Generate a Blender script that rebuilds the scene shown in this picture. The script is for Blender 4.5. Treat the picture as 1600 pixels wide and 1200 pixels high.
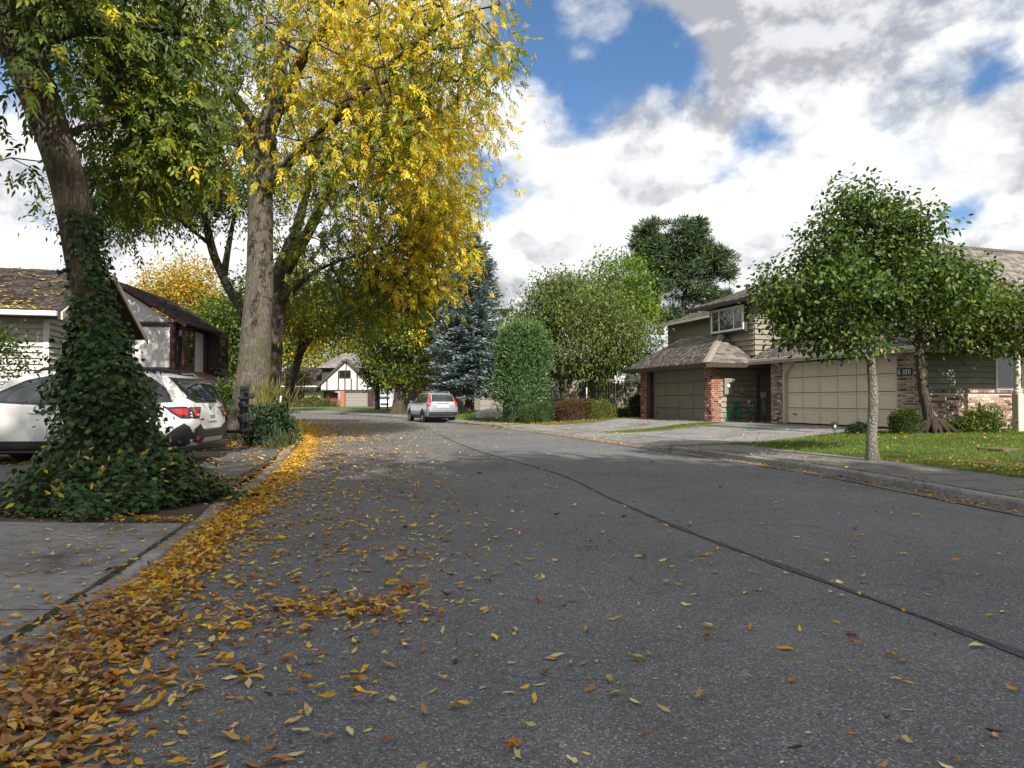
import bpy, bmesh, math, random
import numpy as np
from mathutils import Vector, Matrix
from mathutils.bvhtree import BVHTree
from mathutils.geometry import tessellate_polygon

for _o in list(bpy.data.objects):
    bpy.data.objects.remove(_o)
SC = bpy.context.scene
COL = SC.collection
R = math.radians
random.seed(7)
RNG = np.random.default_rng(11)

# ------------------------------------------------------------------ camera
cam_d = bpy.data.cameras.new('camera')
cam = bpy.data.objects.new('camera', cam_d)
COL.objects.link(cam)
cam.location = (0, 0, 1.25)
cam.rotation_euler = (R(90 + 1.34), 0, 0)
cam_d.sensor_width = 36
cam_d.lens = 24
cam_d.clip_end = 6000
cam_d.clip_start = 0.05
SC.camera = cam

# ------------------------------------------------------------------ light
SUN_AZ = (0.35, -0.937)          # horizontal direction towards the sun
SUN_EL = 37.0
world = bpy.data.worlds.new('World')
SC.world = world
world.use_nodes = True
sun_d = bpy.data.lights.new('sun', 'SUN')
sun_d.energy = 4.6
sun_d.angle = R(0.6)
sun_d.color = (1.0, 0.93, 0.82)
sun = bpy.data.objects.new('sun', sun_d)
COL.objects.link(sun)
_s = Vector((SUN_AZ[0] * math.cos(R(SUN_EL)), SUN_AZ[1] * math.cos(R(SUN_EL)), math.sin(R(SUN_EL)))).normalized()
sun.rotation_euler = _s.to_track_quat('Z', 'Y').to_euler()
SC.view_settings.view_transform = 'Standard'
SC.view_settings.look = 'None'
SC.view_settings.exposure = 0.78
SC.view_settings.gamma = 1.0
SC.view_settings.use_curve_mapping = False
SC.cycles.use_denoising = True
SC.cycles.max_bounces = 6
SC.cycles.diffuse_bounces = 3
SC.cycles.glossy_bounces = 3
SC.cycles.transmission_bounces = 4
SC.cycles.caustics_reflective = False
SC.cycles.caustics_refractive = False


def build_sky():
    nt = world.node_tree
    nt.nodes.clear()
    N = nt.nodes.new
    L = nt.links.new

    def math_n(op, a, b=None, c=None, clamp=False):
        n = N('ShaderNodeMath'); n.operation = op; n.use_clamp = clamp
        for i, v in enumerate((a, b, c)):
            if v is None:
                continue
            if isinstance(v, (int, float)):
                n.inputs[i].default_value = v
            else:
                L(v, n.inputs[i])
        return n.outputs[0]

    def vmath(op, a, b=None):
        n = N('ShaderNodeVectorMath'); n.operation = op
        for i, v in enumerate((a, b)):
            if v is None:
                continue
            if isinstance(v, (tuple, list)):
                n.inputs[i].default_value = v
            else:
                L(v, n.inputs[i])
        return n

    def sstep(x, lo, hi, a=0.0, b=1.0):
        n = N('ShaderNodeMapRange'); n.interpolation_type = 'SMOOTHSTEP'
        L(x, n.inputs[0])
        n.inputs[1].default_value = lo; n.inputs[2].default_value = hi
        n.inputs[3].default_value = a; n.inputs[4].default_value = b
        return n.outputs[0]

    def noise(vec, scale, detail, rough=0.55, dist=0.0):
        n = N('ShaderNodeTexNoise')
        L(vec, n.inputs['Vector'])
        n.inputs['Scale'].default_value = scale
        n.inputs['Detail'].default_value = detail
        n.inputs['Roughness'].default_value = rough
        n.inputs['Distortion'].default_value = dist
        return n.outputs[0]

    out = N('ShaderNodeOutputWorld')
    sky = N('ShaderNodeTexSky')
    sky.sky_type = 'NISHITA'
    sky.sun_disc = False
    sky.sun_elevation = R(SUN_EL)
    sky.sun_rotation = math.atan2(SUN_AZ[0], SUN_AZ[1])
    sky.ozone_density = 3.0
    sky.dust_density = 0.4
    hs = N('ShaderNodeHueSaturation'); hs.inputs['Saturation'].default_value = 1.12
    L(sky.outputs[0], hs.inputs['Color'])
    bg_sky = N('ShaderNodeBackground')
    L(hs.outputs[0], bg_sky.inputs[0])
    bg_sky.inputs[1].default_value = 0.09
    tc = N('ShaderNodeTexCoord')
    d = vmath('NORMALIZE', tc.outputs['Generated']).outputs[0]
    sep = N('ShaderNodeSeparateXYZ'); L(d, sep.inputs[0])
    # billows: even in every direction, a little flattened
    p = vmath('MULTIPLY', d, (1.0, 1.0, 1.35)).outputs[0]
    p = vmath('ADD', p, SKY_OFF).outputs[0]
    n1 = noise(p, 3.0, 11.0, 0.57, 0.15)
    n2 = noise(vmath('ADD', p, (0.02, 0.0, 0.085)).outputs[0], 3.0, 5.0, 0.52, 0.15)
    q = vmath('ADD', p, (9.1, 2.2, 4.4)).outputs[0]
    n4 = noise(q, 8.5, 9.0, 0.6, 0.2)
    n5 = noise(vmath('ADD', q, (0.01, 0.0, 0.032)).outputs[0], 8.5, 5.0, 0.55, 0.2)
    n3 = noise(p, 1.7, 3.0, 0.5)
    # blue openings between the clouds: (direction, half-angle) of the gaps in this sky
    wn = N('ShaderNodeTexNoise'); L(p, wn.inputs['Vector']); wn.inputs['Scale'].default_value = 5.5; wn.inputs['Detail'].default_value = 6
    sc_ = N('ShaderNodeVectorMath'); sc_.operation = 'SCALE'; sc_.inputs['Scale'].default_value = 0.30
    L(vmath('SUBTRACT', wn.outputs['Color'], (0.5, 0.5, 0.5)).outputs[0], sc_.inputs[0])
    dw = vmath('ADD', d, sc_.outputs[0]).outputs[0]
    hole = None
    for (hx, hy, hz, rad, w) in HOLES:
        hv = Vector((hx, hy, hz)).normalized()
        dd = vmath('DISTANCE', dw, tuple(hv)).outputs['Value']
        g = sstep(dd, 0.0, rad, w, 0.0)
        hole = g if hole is None else math_n('MAXIMUM', hole, g)
    cov = math_n('ADD', math_n('MULTIPLY', math_n('SUBTRACT', n1, 0.5), 1.5), math_n('MULTIPLY', math_n('SUBTRACT', n4, 0.5), 0.55))
    cov = math_n('SUBTRACT', math_n('ADD', cov, 0.35), hole)
    dens = sstep(cov, -0.07, 0.25)
    # lit tops and grey bases of the clouds themselves
    relief = sstep(math_n('SUBTRACT', n1, n2), -0.09, 0.09)
    small = sstep(math_n('SUBTRACT', n4, n5), -0.10, 0.10)
    body = sstep(n3, 0.36, 0.64)
    shade = math_n('ADD', math_n('ADD', math_n('MULTIPLY', relief, 0.56), math_n('MULTIPLY', body, 0.06)), math_n('MULTIPLY', small, 0.40), clamp=True)
    ramp = N('ShaderNodeValToRGB')
    L(shade, ramp.inputs[0])
    e = ramp.color_ramp.elements
    e[0].position = 0.06; e[0].color = (0.40, 0.415, 0.45, 1)
    e[1].position = 0.74; e[1].color = (0.95, 0.95, 0.945, 1)
    m = ramp.color_ramp.elements.new(0.42); m.color = (0.73, 0.74, 0.755, 1)
    bg_c = N('ShaderNodeBackground')
    L(ramp.outputs[0], bg_c.inputs[0])
    bg_c.inputs[1].default_value = 0.70
    mix = N('ShaderNodeMixShader')
    L(dens, mix.inputs[0]); L(bg_sky.outputs[0], mix.inputs[1]); L(bg_c.outputs[0], mix.inputs[2])
    L(mix.outputs[0], out.inputs[0])


def px_dir(px, py):
    """view direction of a photograph pixel (level camera, horizon at 625)"""
    return ((px - 800) / 1067.0, 1.0, (625 - py) / 1067.0)


HOLES = [px_dir(975, 55) + (0.15, 0.48), px_dir(850, 50) + (0.15, 0.46), px_dir(1160, 225) + (0.13, 0.48),
         px_dir(768, 290) + (0.09, 0.36), px_dir(1615, 60) + (0.07, 0.30),
         px_dir(1530, 284) + (0.05, 0.30), px_dir(0, 100) + (0.12, 0.36),
         px_dir(880, -200) + (0.2, 0.4)]
SKY_OFF = (3.3, 1.25, 0.6)
build_sky()

# ------------------------------------------------------------------ mesh helpers
class MB:
    def __init__(s):
        s.v = []; s.f = []

    def add(s, vs, fs):
        o = len(s.v)
        s.v.extend([tuple(p) for p in vs])
        s.f.extend([tuple(i + o for i in f) for f in fs])
        return s

    def box(s, x0, x1, y0, y1, z0, z1):
        return s.add([(x0, y0, z0), (x1, y0, z0), (x1, y1, z0), (x0, y1, z0), (x0, y0, z1), (x1, y0, z1), (x1, y1, z1), (x0, y1, z1)],
                     [(0, 3, 2, 1), (4, 5, 6, 7), (0, 1, 5, 4), (1, 2, 6, 5), (2, 3, 7, 6), (3, 0, 4, 7)])

    def cbox(s, x0, x1, y0, y1, z0, z1, b=0.01):
        """box with chamfered edges"""
        vs = []; idx = {}
        for i, (xa, xs) in enumerate(((x0, 1), (x1, -1))):
            for j, (ya, ys) in enumerate(((y0, 1), (y1, -1))):
                for k, (za, zs) in enumerate(((z0, 1), (z1, -1))):
                    idx[(i, j, k, 0)] = len(vs); vs.append((xa, ya + ys * b, za + zs * b))
                    idx[(i, j, k, 1)] = len(vs); vs.append((xa + xs * b, ya, za + zs * b))
                    idx[(i, j, k, 2)] = len(vs); vs.append((xa + xs * b, ya + ys * b, za))
        fs = []
        for i in (0, 1):
            q = [idx[(i, 0, 0, 0)], idx[(i, 1, 0, 0)], idx[(i, 1, 1, 0)], idx[(i, 0, 1, 0)]]
            fs.append(q if i else q[::-1])
            q = [idx[(0, i, 0, 1)], idx[(1, i, 0, 1)], idx[(1, i, 1, 1)], idx[(0, i, 1, 1)]]
            fs.append(q[::-1] if i else q)
            q = [idx[(0, 0, i, 2)], idx[(1, 0, i, 2)], idx[(1, 1, i, 2)], idx[(0, 1, i, 2)]]
            fs.append(q if i else q[::-1])
        for a in (0, 1):
            for c in (0, 1):
                fs.append([idx[(0, a, c, 1)], idx[(1, a, c, 1)], idx[(1, a, c, 2)], idx[(0, a, c, 2)]])
                fs.append([idx[(a, 0, c, 0)], idx[(a, 1, c, 0)], idx[(a, 1, c, 2)], idx[(a, 0, c, 2)]])
                fs.append([idx[(a, c, 0, 0)], idx[(a, c, 1, 0)], idx[(a, c, 1, 1)], idx[(a, c, 0, 1)]])
        for i in (0, 1):
            for j in (0, 1):
                for k in (0, 1):
                    fs.append([idx[(i, j, k, 0)], idx[(i, j, k, 1)], idx[(i, j, k, 2)]])
        return s.add(vs, fs)

    def prism(s, poly, f0, f1):
        """poly: 2d points, f0/f1 map a 2d point to 3d for the two ends"""
        n = len(poly)
        vs = [f0(*p) for p in poly] + [f1(*p) for p in poly]
        fs = [tuple(range(n))[::-1], tuple(range(n, 2 * n))] + [(i, (i + 1) % n, n + (i + 1) % n, n + i) for i in range(n)]
        return s.add(vs, fs)

    def tube(s, pts, radii, seg=8, cap=True):
        pts = [Vector(p) for p in pts]
        if isinstance(radii, (int, float)):
            radii = [radii] * len(pts)
        vs = []; fs = []
        up = Vector((0, 0, 1))
        prev = None
        for i, p in enumerate(pts):
            t = (pts[min(i + 1, len(pts) - 1)] - pts[max(i - 1, 0)])
            t = t.normalized() if t.length > 1e-9 else Vector((0, 0, 1))
            if prev is None:
                a = t.cross(up)
                if a.length < 0.1:
                    a = t.cross(Vector((1, 0, 0)))
            else:
                a = prev - t * prev.dot(t)
                if a.length < 1e-6:
                    a = t.cross(up)
            a.normalize(); b = t.cross(a); prev = a
            for k in range(seg):
                an = 2 * math.pi * k / seg
                vs.append(p + (a * math.cos(an) + b * math.sin(an)) * radii[i])
        for i in range(len(pts) - 1):
            for k in range(seg):
                k2 = (k + 1) % seg
                fs.append((i * seg + k, i * seg + k2, (i + 1) * seg + k2, (i + 1) * seg + k))
        if cap:
            fs.append(tuple(range(seg))[::-1]); fs.append(tuple(range((len(pts) - 1) * seg, len(pts) * seg)))
        return s.add(vs, fs)

    def lathe(s, prof, seg=24, c=(0, 0, 0)):
        vs = []; fs = []
        for r, z in prof:
            for k in range(seg):
                an = 2 * math.pi * k / seg
                vs.append((c[0] + r * math.cos(an), c[1] + r * math.sin(an), c[2] + z))
        for i in range(len(prof) - 1):
            for k in range(seg):
                k2 = (k + 1) % seg
                fs.append((i * seg + k, i * seg + k2, (i + 1) * seg + k2, (i + 1) * seg + k))
        return s.add(vs, fs)

    def mesh(s, name, smooth=False):
        me = bpy.data.meshes.new(name)
        me.from_pydata(s.v, [], s.f)
        if smooth:
            me.polygons.foreach_set('use_smooth', [True] * len(me.polygons))
        me.update()
        return me

    def build(s, name, mat, parent=None, smooth=False, kind=None):
        return obj(name, s.mesh(name, smooth), mat, parent, kind)


def obj(name, me, mat, parent=None, kind=None):
    o = bpy.data.objects.new(name, me)
    COL.objects.link(o)
    if mat is not None and me is not None and len(me.materials) == 0:
        me.materials.append(mat)
    if parent is not None:
        o.parent = parent
    if kind:
        o['kind'] = kind
    return o


def tag(o, label=None, cat=None, group=None, kind=None):
    if label: o['label'] = label
    if cat: o['category'] = cat
    if group: o['group'] = group
    if kind: o['kind'] = kind
    return o


def thing(name, label, cat, loc=(0, 0, 0), rz=0.0, group=None):
    o = bpy.data.objects.new(name, None)
    COL.objects.link(o)
    o.empty_display_size = 0.2
    o.location = loc
    o.rotation_euler = (0, 0, rz)
    return tag(o, label, cat, group)


def np_mesh(name, V, T, col=None, smooth=False):
    """mesh from numpy vertices and triangles, with an optional per-vertex colour"""
    V = np.ascontiguousarray(V, dtype=np.float32); T = np.ascontiguousarray(T, dtype=np.int32)
    me = bpy.data.meshes.new(name)
    me.vertices.add(len(V)); me.vertices.foreach_set('co', V.ravel())
    me.loops.add(T.size); me.loops.foreach_set('vertex_index', T.ravel())
    me.polygons.add(len(T))
    me.polygons.foreach_set('loop_start', np.arange(0, T.size, 3, dtype=np.int32))
    me.polygons.foreach_set('loop_total', np.full(len(T), 3, dtype=np.int32))
    if smooth:
        me.polygons.foreach_set('use_smooth', np.ones(len(T), dtype=bool))
    if col is not None:
        ca = me.color_attributes.new('Col', 'FLOAT_COLOR', 'POINT')
        c4 = np.ones((len(V), 4), dtype=np.float32); c4[:, :3] = col
        ca.data.foreach_set('color', c4.ravel())
    me.update(calc_edges=True)
    return me


def lathe_fix(prof):
    return prof


# ------------------------------------------------------------------ materials
class NT:
    def __init__(s, name):
        s.m = bpy.data.materials.new(name); s.m.use_nodes = True
        s.t = s.m.node_tree; s.n = s.t.nodes; s.l = s.t.links
        s.b = s.n['Principled BSDF']; s.out = s.n['Material Output']
        s._tc = None

    def node(s, t, **kw):
        n = s.n.new('ShaderNode' + t)
        for k, v in kw.items():
            setattr(n, k, v)
        return n

    def link(s, a, b): s.l.new(a, b)

    def coord(s, kind='Object', scale=None):
        if s._tc is None:
            s._tc = s.node('TexCoord')
        o = s._tc.outputs[kind]
        if kind == 'World':
            o = None
        if scale is not None:
            mp = s.node('Mapping'); mp.inputs['Scale'].default_value = scale
            s.link(o, mp.inputs[0]); o = mp.outputs[0]
        return o

    def pos(s, scale=None):
        g = s.node('NewGeometry'); o = g.outputs['Position']
        if scale is not None:
            mp = s.node('Mapping'); mp.inputs['Scale'].default_value = scale
            s.link(o, mp.inputs[0]); o = mp.outputs[0]
        return o

    def noise(s, vec, scale, detail=4, rough=0.55, dist=0.0):
        n = s.node('TexNoise')
        s.link(vec, n.inputs['Vector'])
        n.inputs['Scale'].default_value = scale; n.inputs['Detail'].default_value = detail
        n.inputs['Roughness'].default_value = rough; n.inputs['Distortion'].default_value = dist
        return n.outputs[0]

    def ramp(s, fac, stops):
        n = s.node('ValToRGB'); s.link(fac, n.inputs[0])
        e = n.color_ramp.elements
        while len(e) < len(stops):
            e.new(0.5)
        for i, (p, c) in enumerate(stops):
            e[i].position = p
            e[i].color = (c[0], c[1], c[2], 1) if isinstance(c, (tuple, list)) else (c, c, c, 1)
        return n.outputs[0]

    def mixc(s, fac, a, b, mode='MIX'):
        n = s.node('Mix', data_type='RGBA', blend_type=mode)
        for sock, v in ((n.inputs[0], fac), (n.inputs[6], a), (n.inputs[7], b)):
            if isinstance(v, (int, float)):
                sock.default_value = v
            elif isinstance(v, (tuple, list)):
                sock.default_value = (v[0], v[1], v[2], 1)
            else:
                s.link(v, sock)
        return n.outputs[2]

    def math(s, op, a, b=None):
        n = s.node('Math', operation=op)
        for i, v in enumerate((a, b)):
            if v is None: continue
            if isinstance(v, (int, float)): n.inputs[i].default_value = v
            else: s.link(v, n.inputs[i])
        return n.outputs[0]

    def bump(s, h, strength=0.3, dist=0.02):
        n = s.node('Bump'); n.inputs['Strength'].default_value = strength; n.inputs['Distance'].default_value = dist
        s.link(h, n.inputs['Height']); s.link(n.outputs[0], s.b.inputs['Normal'])

    def color(s, c):
        if isinstance(c, (tuple, list)): s.b.inputs['Base Color'].default_value = (c[0], c[1], c[2], 1)
        else: s.link(c, s.b.inputs['Base Color'])

    def rough(s, r):
        if isinstance(r, (int, float)): s.b.inputs['Roughness'].default_value = r
        else: s.link(r, s.b.inputs['Roughness'])

    def rnd(s):
        return s.node('ObjectInfo').outputs['Random']


def M_plain(name, c, rough=0.6, var=0.15, scale=6.0, bump=0.15, metallic=0.0, rand=0.0, coat=0.0, stretch=(1, 1, 1)):
    """coloured surface with grime-scale variation and slight relief"""
    k = NT(name)
    v = k.coord('Object', stretch)
    n = k.noise(v, scale, 6, 0.6)
    lo = tuple(x * (1 - var) for x in c); hi = tuple(min(1, x * (1 + var)) for x in c)
    col = k.ramp(n, [(0.3, lo), (0.7, hi)])
    if rand:
        f = k.math('ADD', k.math('MULTIPLY', k.rnd(), rand * 2), 1 - rand)
        g = k.node('CombineColor')
        for i in range(3): k.link(f, g.inputs[i])
        col = k.mixc(1.0, col, g.outputs[0], 'MULTIPLY')
    k.color(col); k.rough(rough)
    k.b.inputs['Metallic'].default_value = metallic
    k.b.inputs['Coat Weight'].default_value = coat
    k.b.inputs['Coat Roughness'].default_value = 0.06
    if bump:
        k.bump(k.noise(v, scale * 8, 3), bump, 0.01)
    return k.m


def M_asphalt(name, dark, light, speck=0.5, sp_scale=130):
    k = NT(name)
    p = k.pos()
    big = k.noise(p, 0.35, 5, 0.6)
    mid = k.noise(p, 3.0, 5, 0.6)
    base = k.ramp(k.math('ADD', k.math('MULTIPLY', big, 0.65), k.math('MULTIPLY', mid, 0.35)), [(0.34, dark), (0.66, light)])
    vo = k.node('TexVoronoi'); k.link(p, vo.inputs['Vector']); vo.inputs['Scale'].default_value = sp_scale
    sep = k.node('SeparateColor'); k.link(vo.outputs['Color'], sep.inputs[0])
    tone = k.ramp(sep.outputs[0], [(0.0, 0.5), (0.55, 0.95), (0.86, 1.2), (0.98, 2.3)])
    tone = k.mixc(speck, (1, 1, 1), tone)
    col = k.mixc(1.0, base, tone, 'MULTIPLY')
    wv = k.node('TexNoise'); k.link(p, wv.inputs['Vector']); wv.inputs['Scale'].default_value = 1.3; wv.inputs['Detail'].default_value = 5
    av = k.node('VectorMath', operation='ADD'); k.link(p, av.inputs[0]); k.link(wv.outputs['Color'], av.inputs[1])
    ce = k.node('TexVoronoi'); ce.feature = 'DISTANCE_TO_EDGE'; k.link(av.outputs[0], ce.inputs['Vector']); ce.inputs['Scale'].default_value = 0.55
    msk = k.ramp(k.noise(p, 0.5, 3), [(0.5, 0.0), (0.62, 0.75)])
    ck = k.math('MULTIPLY', k.ramp(ce.outputs['Distance'], [(0.0, 1.0), (0.006, 0.0)]), msk)
    col = k.mixc(ck, col, (0.03, 0.03, 0.032))
    col = k.mixc(k.ramp(k.noise(p, 0.9, 4, 0.6, 0.6), [(0.60, 0.0), (0.74, 0.35)]), col, (0.21, 0.20, 0.185))
    k.color(col)
    k.rough(k.ramp(mid, [(0.3, 0.78), (0.7, 0.93)]))
    k.b.inputs['Specular IOR Level'].default_value = 0.3
    k.bump(k.math('ADD', vo.outputs['Distance'], k.math('MULTIPLY', k.noise(p, 60, 4), 0.6)), 0.75, 0.008)
    return k.m


def M_concrete(name, c, stain=0.5, scale=1.2):
    k = NT(name)
    p = k.pos()
    a = k.noise(p, scale, 7, 0.62, 0.4)
    b = k.noise(p, scale * 9, 6, 0.65)
    col = k.ramp(a, [(0.28, tuple(x * (1 - stain) for x in c)), (0.5, tuple(x * 0.9 for x in c)), (0.72, tuple(x * 1.15 for x in c))])
    col = k.mixc(0.55, col, k.ramp(b, [(0.32, 0.35), (0.55, 1.0), (0.75, 1.3)]), 'MULTIPLY')
    vo = k.node('TexVoronoi'); k.link(p, vo.inputs['Vector']); vo.inputs['Scale'].default_value = 160
    sep = k.node('SeparateColor'); k.link(vo.outputs['Color'], sep.inputs[0])
    col = k.mixc(0.35, col, k.ramp(sep.outputs[0], [(0, 0.5), (0.6, 1.0), (1, 1.6)]), 'MULTIPLY')
    k.color(col); k.rough(0.88)
    k.b.inputs['Specular IOR Level'].default_value = 0.3
    k.bump(k.math('ADD', b, k.math('MULTIPLY', vo.outputs['Distance'], 0.5)), 0.5, 0.008)
    return k.m


def M_leaf(name, trans=0.35, rough=0.5, spec=0.35, attr=True, c=None):
    k = NT(name)
    if attr:
        a = k.node('Attribute'); a.attribute_name = 'Col'; col = a.outputs['Color']
    else:
        col = c
    k.color(col); k.rough(rough)
    k.b.inputs['Specular IOR Level'].default_value = spec
    tr = k.node('BsdfTranslucent')
    if attr:
        br = k.mixc(1.0, col, (1.25, 1.25, 0.8), 'MULTIPLY')
        k.link(br, tr.inputs[0])
    else:
        tr.inputs[0].default_value = (c[0], c[1], c[2], 1)
    mx = k.node('MixShader'); mx.inputs[0].default_value = trans
    k.link(k.b.outputs[0], mx.inputs[1]); k.link(tr.outputs[0], mx.inputs[2]); k.link(mx.outputs[0], k.out.inputs[0])
    return k.m


def M_fallen(name, pal):
    """one fallen leaf: colour picked per object from its palette, veins and brown spots"""
    k = NT(name)
    v = k.coord('Object')
    col = k.ramp(k.rnd(), pal)
    sp = k.noise(v, 60, 4, 0.6)
    col = k.mixc(k.ramp(sp, [(0.52, 0.0), (0.72, 0.7)]), col, (0.16, 0.07, 0.02))
    k.color(col); k.rough(0.6)
    tr = k.node('BsdfTranslucent'); k.link(col, tr.inputs[0])
    mx = k.node('MixShader'); mx.inputs[0].default_value = 0.15
    k.link(k.b.outputs[0], mx.inputs[1]); k.link(tr.outputs[0], mx.inputs[2]); k.link(mx.outputs[0], k.out.inputs[0])
    return k.m


def M_bark(name, c1, c2, moss=0.0, sc=1.0, zs=1.0):
    k = NT(name)
    v = k.coord('Object', (9 * sc, 9 * sc, 1.7 * sc * zs))
    n = k.noise(v, 2.2, 8, 0.62, 0.9)
    w = k.node('TexVoronoi'); w.feature = 'DISTANCE_TO_EDGE'
    mp = k.coord('Object', (19 * sc, 19 * sc, 1.9 * sc * zs))
    nz = k.node('TexNoise'); k.link(mp, nz.inputs['Vector']); nz.inputs['Scale'].default_value = 0.9; nz.inputs['Detail'].default_value = 6
    ad = k.node('VectorMath', operation='ADD'); k.link(mp, ad.inputs[0]); k.link(nz.outputs['Color'], ad.inputs[1])
    k.link(ad.outputs[0], w.inputs['Vector']); w.inputs['Scale'].default_value = 1.6
    crack = k.ramp(w.outputs['Distance'], [(0.0, 0.0), (0.30, 1.0)])
    col = k.ramp(n, [(0.3, c1), (0.68, c2)])
    col = k.mixc(1.0, col, k.ramp(crack, [(0, 0.68), (1, 1.04)]), 'MULTIPLY')
    lich = k.noise(k.coord('Object', (1, 1, 1)), 9, 5, 0.6)
    col = k.mixc(k.ramp(lich, [(0.58, 0.0), (0.7, 0.55)]), col, (0.26, 0.25, 0.21))
    if moss:
        ms = k.noise(k.coord('Object', (1, 1, 1)), 2.3, 5, 0.65)
        col = k.mixc(k.ramp(ms, [(0.48, 0.0), (0.62, moss)]), col, (0.06, 0.075, 0.015))
    k.color(col); k.rough(0.9); k.b.inputs['Specular IOR Level'].default_value = 0.2
    k.bump(k.math('ADD', k.math('MULTIPLY', crack, 0.7), n), 0.9, 0.03)
    return k.m


BRICK_MIX = [(0.0, (0.07, 0.05, 0.048)), (0.13, (0.22, 0.135, 0.105)), (0.3, (0.36, 0.25, 0.19)), (0.5, (0.44, 0.33, 0.26)), (0.68, (0.27, 0.17, 0.135)), (0.82, (0.52, 0.44, 0.37)), (0.94, (0.12, 0.09, 0.08))]
BRICK_RED = [(0.0, (0.06, 0.025, 0.02)), (0.12, (0.28, 0.1, 0.055)), (0.4, (0.37, 0.14, 0.075)), (0.66, (0.3, 0.11, 0.06)), (0.84, (0.42, 0.2, 0.12)), (0.92, (0.55, 0.45, 0.38)), (0.97, (0.12, 0.05, 0.04))]


def M_brick(name, pal, per_object):
    k = NT(name)
    if per_object:
        r = k.rnd()
    else:
        a = k.node('Attribute'); a.attribute_name = 'Col'
        sep = k.node('SeparateColor'); k.link(a.outputs['Color'], sep.inputs[0]); r = sep.outputs[0]
    n = k.node('ValToRGB'); k.link(r, n.inputs[0]); n.color_ramp.interpolation = 'CONSTANT'
    e = n.color_ramp.elements
    while len(e) < len(pal): e.new(0.5)
    for i, (p, c) in enumerate(pal):
        e[i].position = p; e[i].color = (*c, 1)
    ns = k.noise(k.pos(), 35, 5, 0.6)
    col = k.mixc(0.7, n.outputs[0], k.ramp(ns, [(0.3, 0.6), (0.7, 1.3)]), 'MULTIPLY')
    k.color(col); k.rough(0.9)
    k.bump(ns, 0.5, 0.01)
    return k.m


def M_shake(name, stops, leafy=False):
    k = NT(name)
    a = k.node('Attribute'); a.attribute_name = 'Col'
    sep = k.node('SeparateColor'); k.link(a.outputs['Color'], sep.inputs[0])
    col = k.ramp(sep.outputs[0], stops)
    ns = k.noise(k.pos((14, 14, 14)), 1.0, 6, 0.65)
    col = k.mixc(0.75, col, k.ramp(ns, [(0.28, 0.5), (0.7, 1.35)]), 'MULTIPLY')
    k.color(col); k.rough(0.9); k.b.inputs['Specular IOR Level'].default_value = 0.25
    k.bump(ns, 0.4, 0.01)
    return k.m


def M_glass(name, tint=(0.02, 0.025, 0.03), rough=0.03, spec=0.5):
    k = NT(name)
    n = k.noise(k.coord('Object'), 1.7, 3)
    k.color(k.ramp(n, [(0.35, tuple(x * 0.5 for x in tint)), (0.65, tint)]))
    k.rough(rough); k.b.inputs['Specular IOR Level'].default_value = spec
    k.b.inputs['Coat Weight'].default_value = 0.6; k.b.inputs['Coat Roughness'].default_value = 0.02
    return k.m


def M_metal_paint(name, c, metallic=0.35, rough=0.35, coat=0.8):
    k = NT(name)
    n = k.noise(k.coord('Object'), 2.5, 5, 0.6)
    d = k.ramp(n, [(0.3, tuple(x * 0.93 for x in c)), (0.7, c)])
    # road film towards the sills
    k.color(d); k.rough(rough); k.b.inputs['Metallic'].default_value = metallic
    k.b.inputs['Coat Weight'].default_value = coat; k.b.inputs['Coat Roughness'].default_value = 0.05
    return k.m


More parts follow.
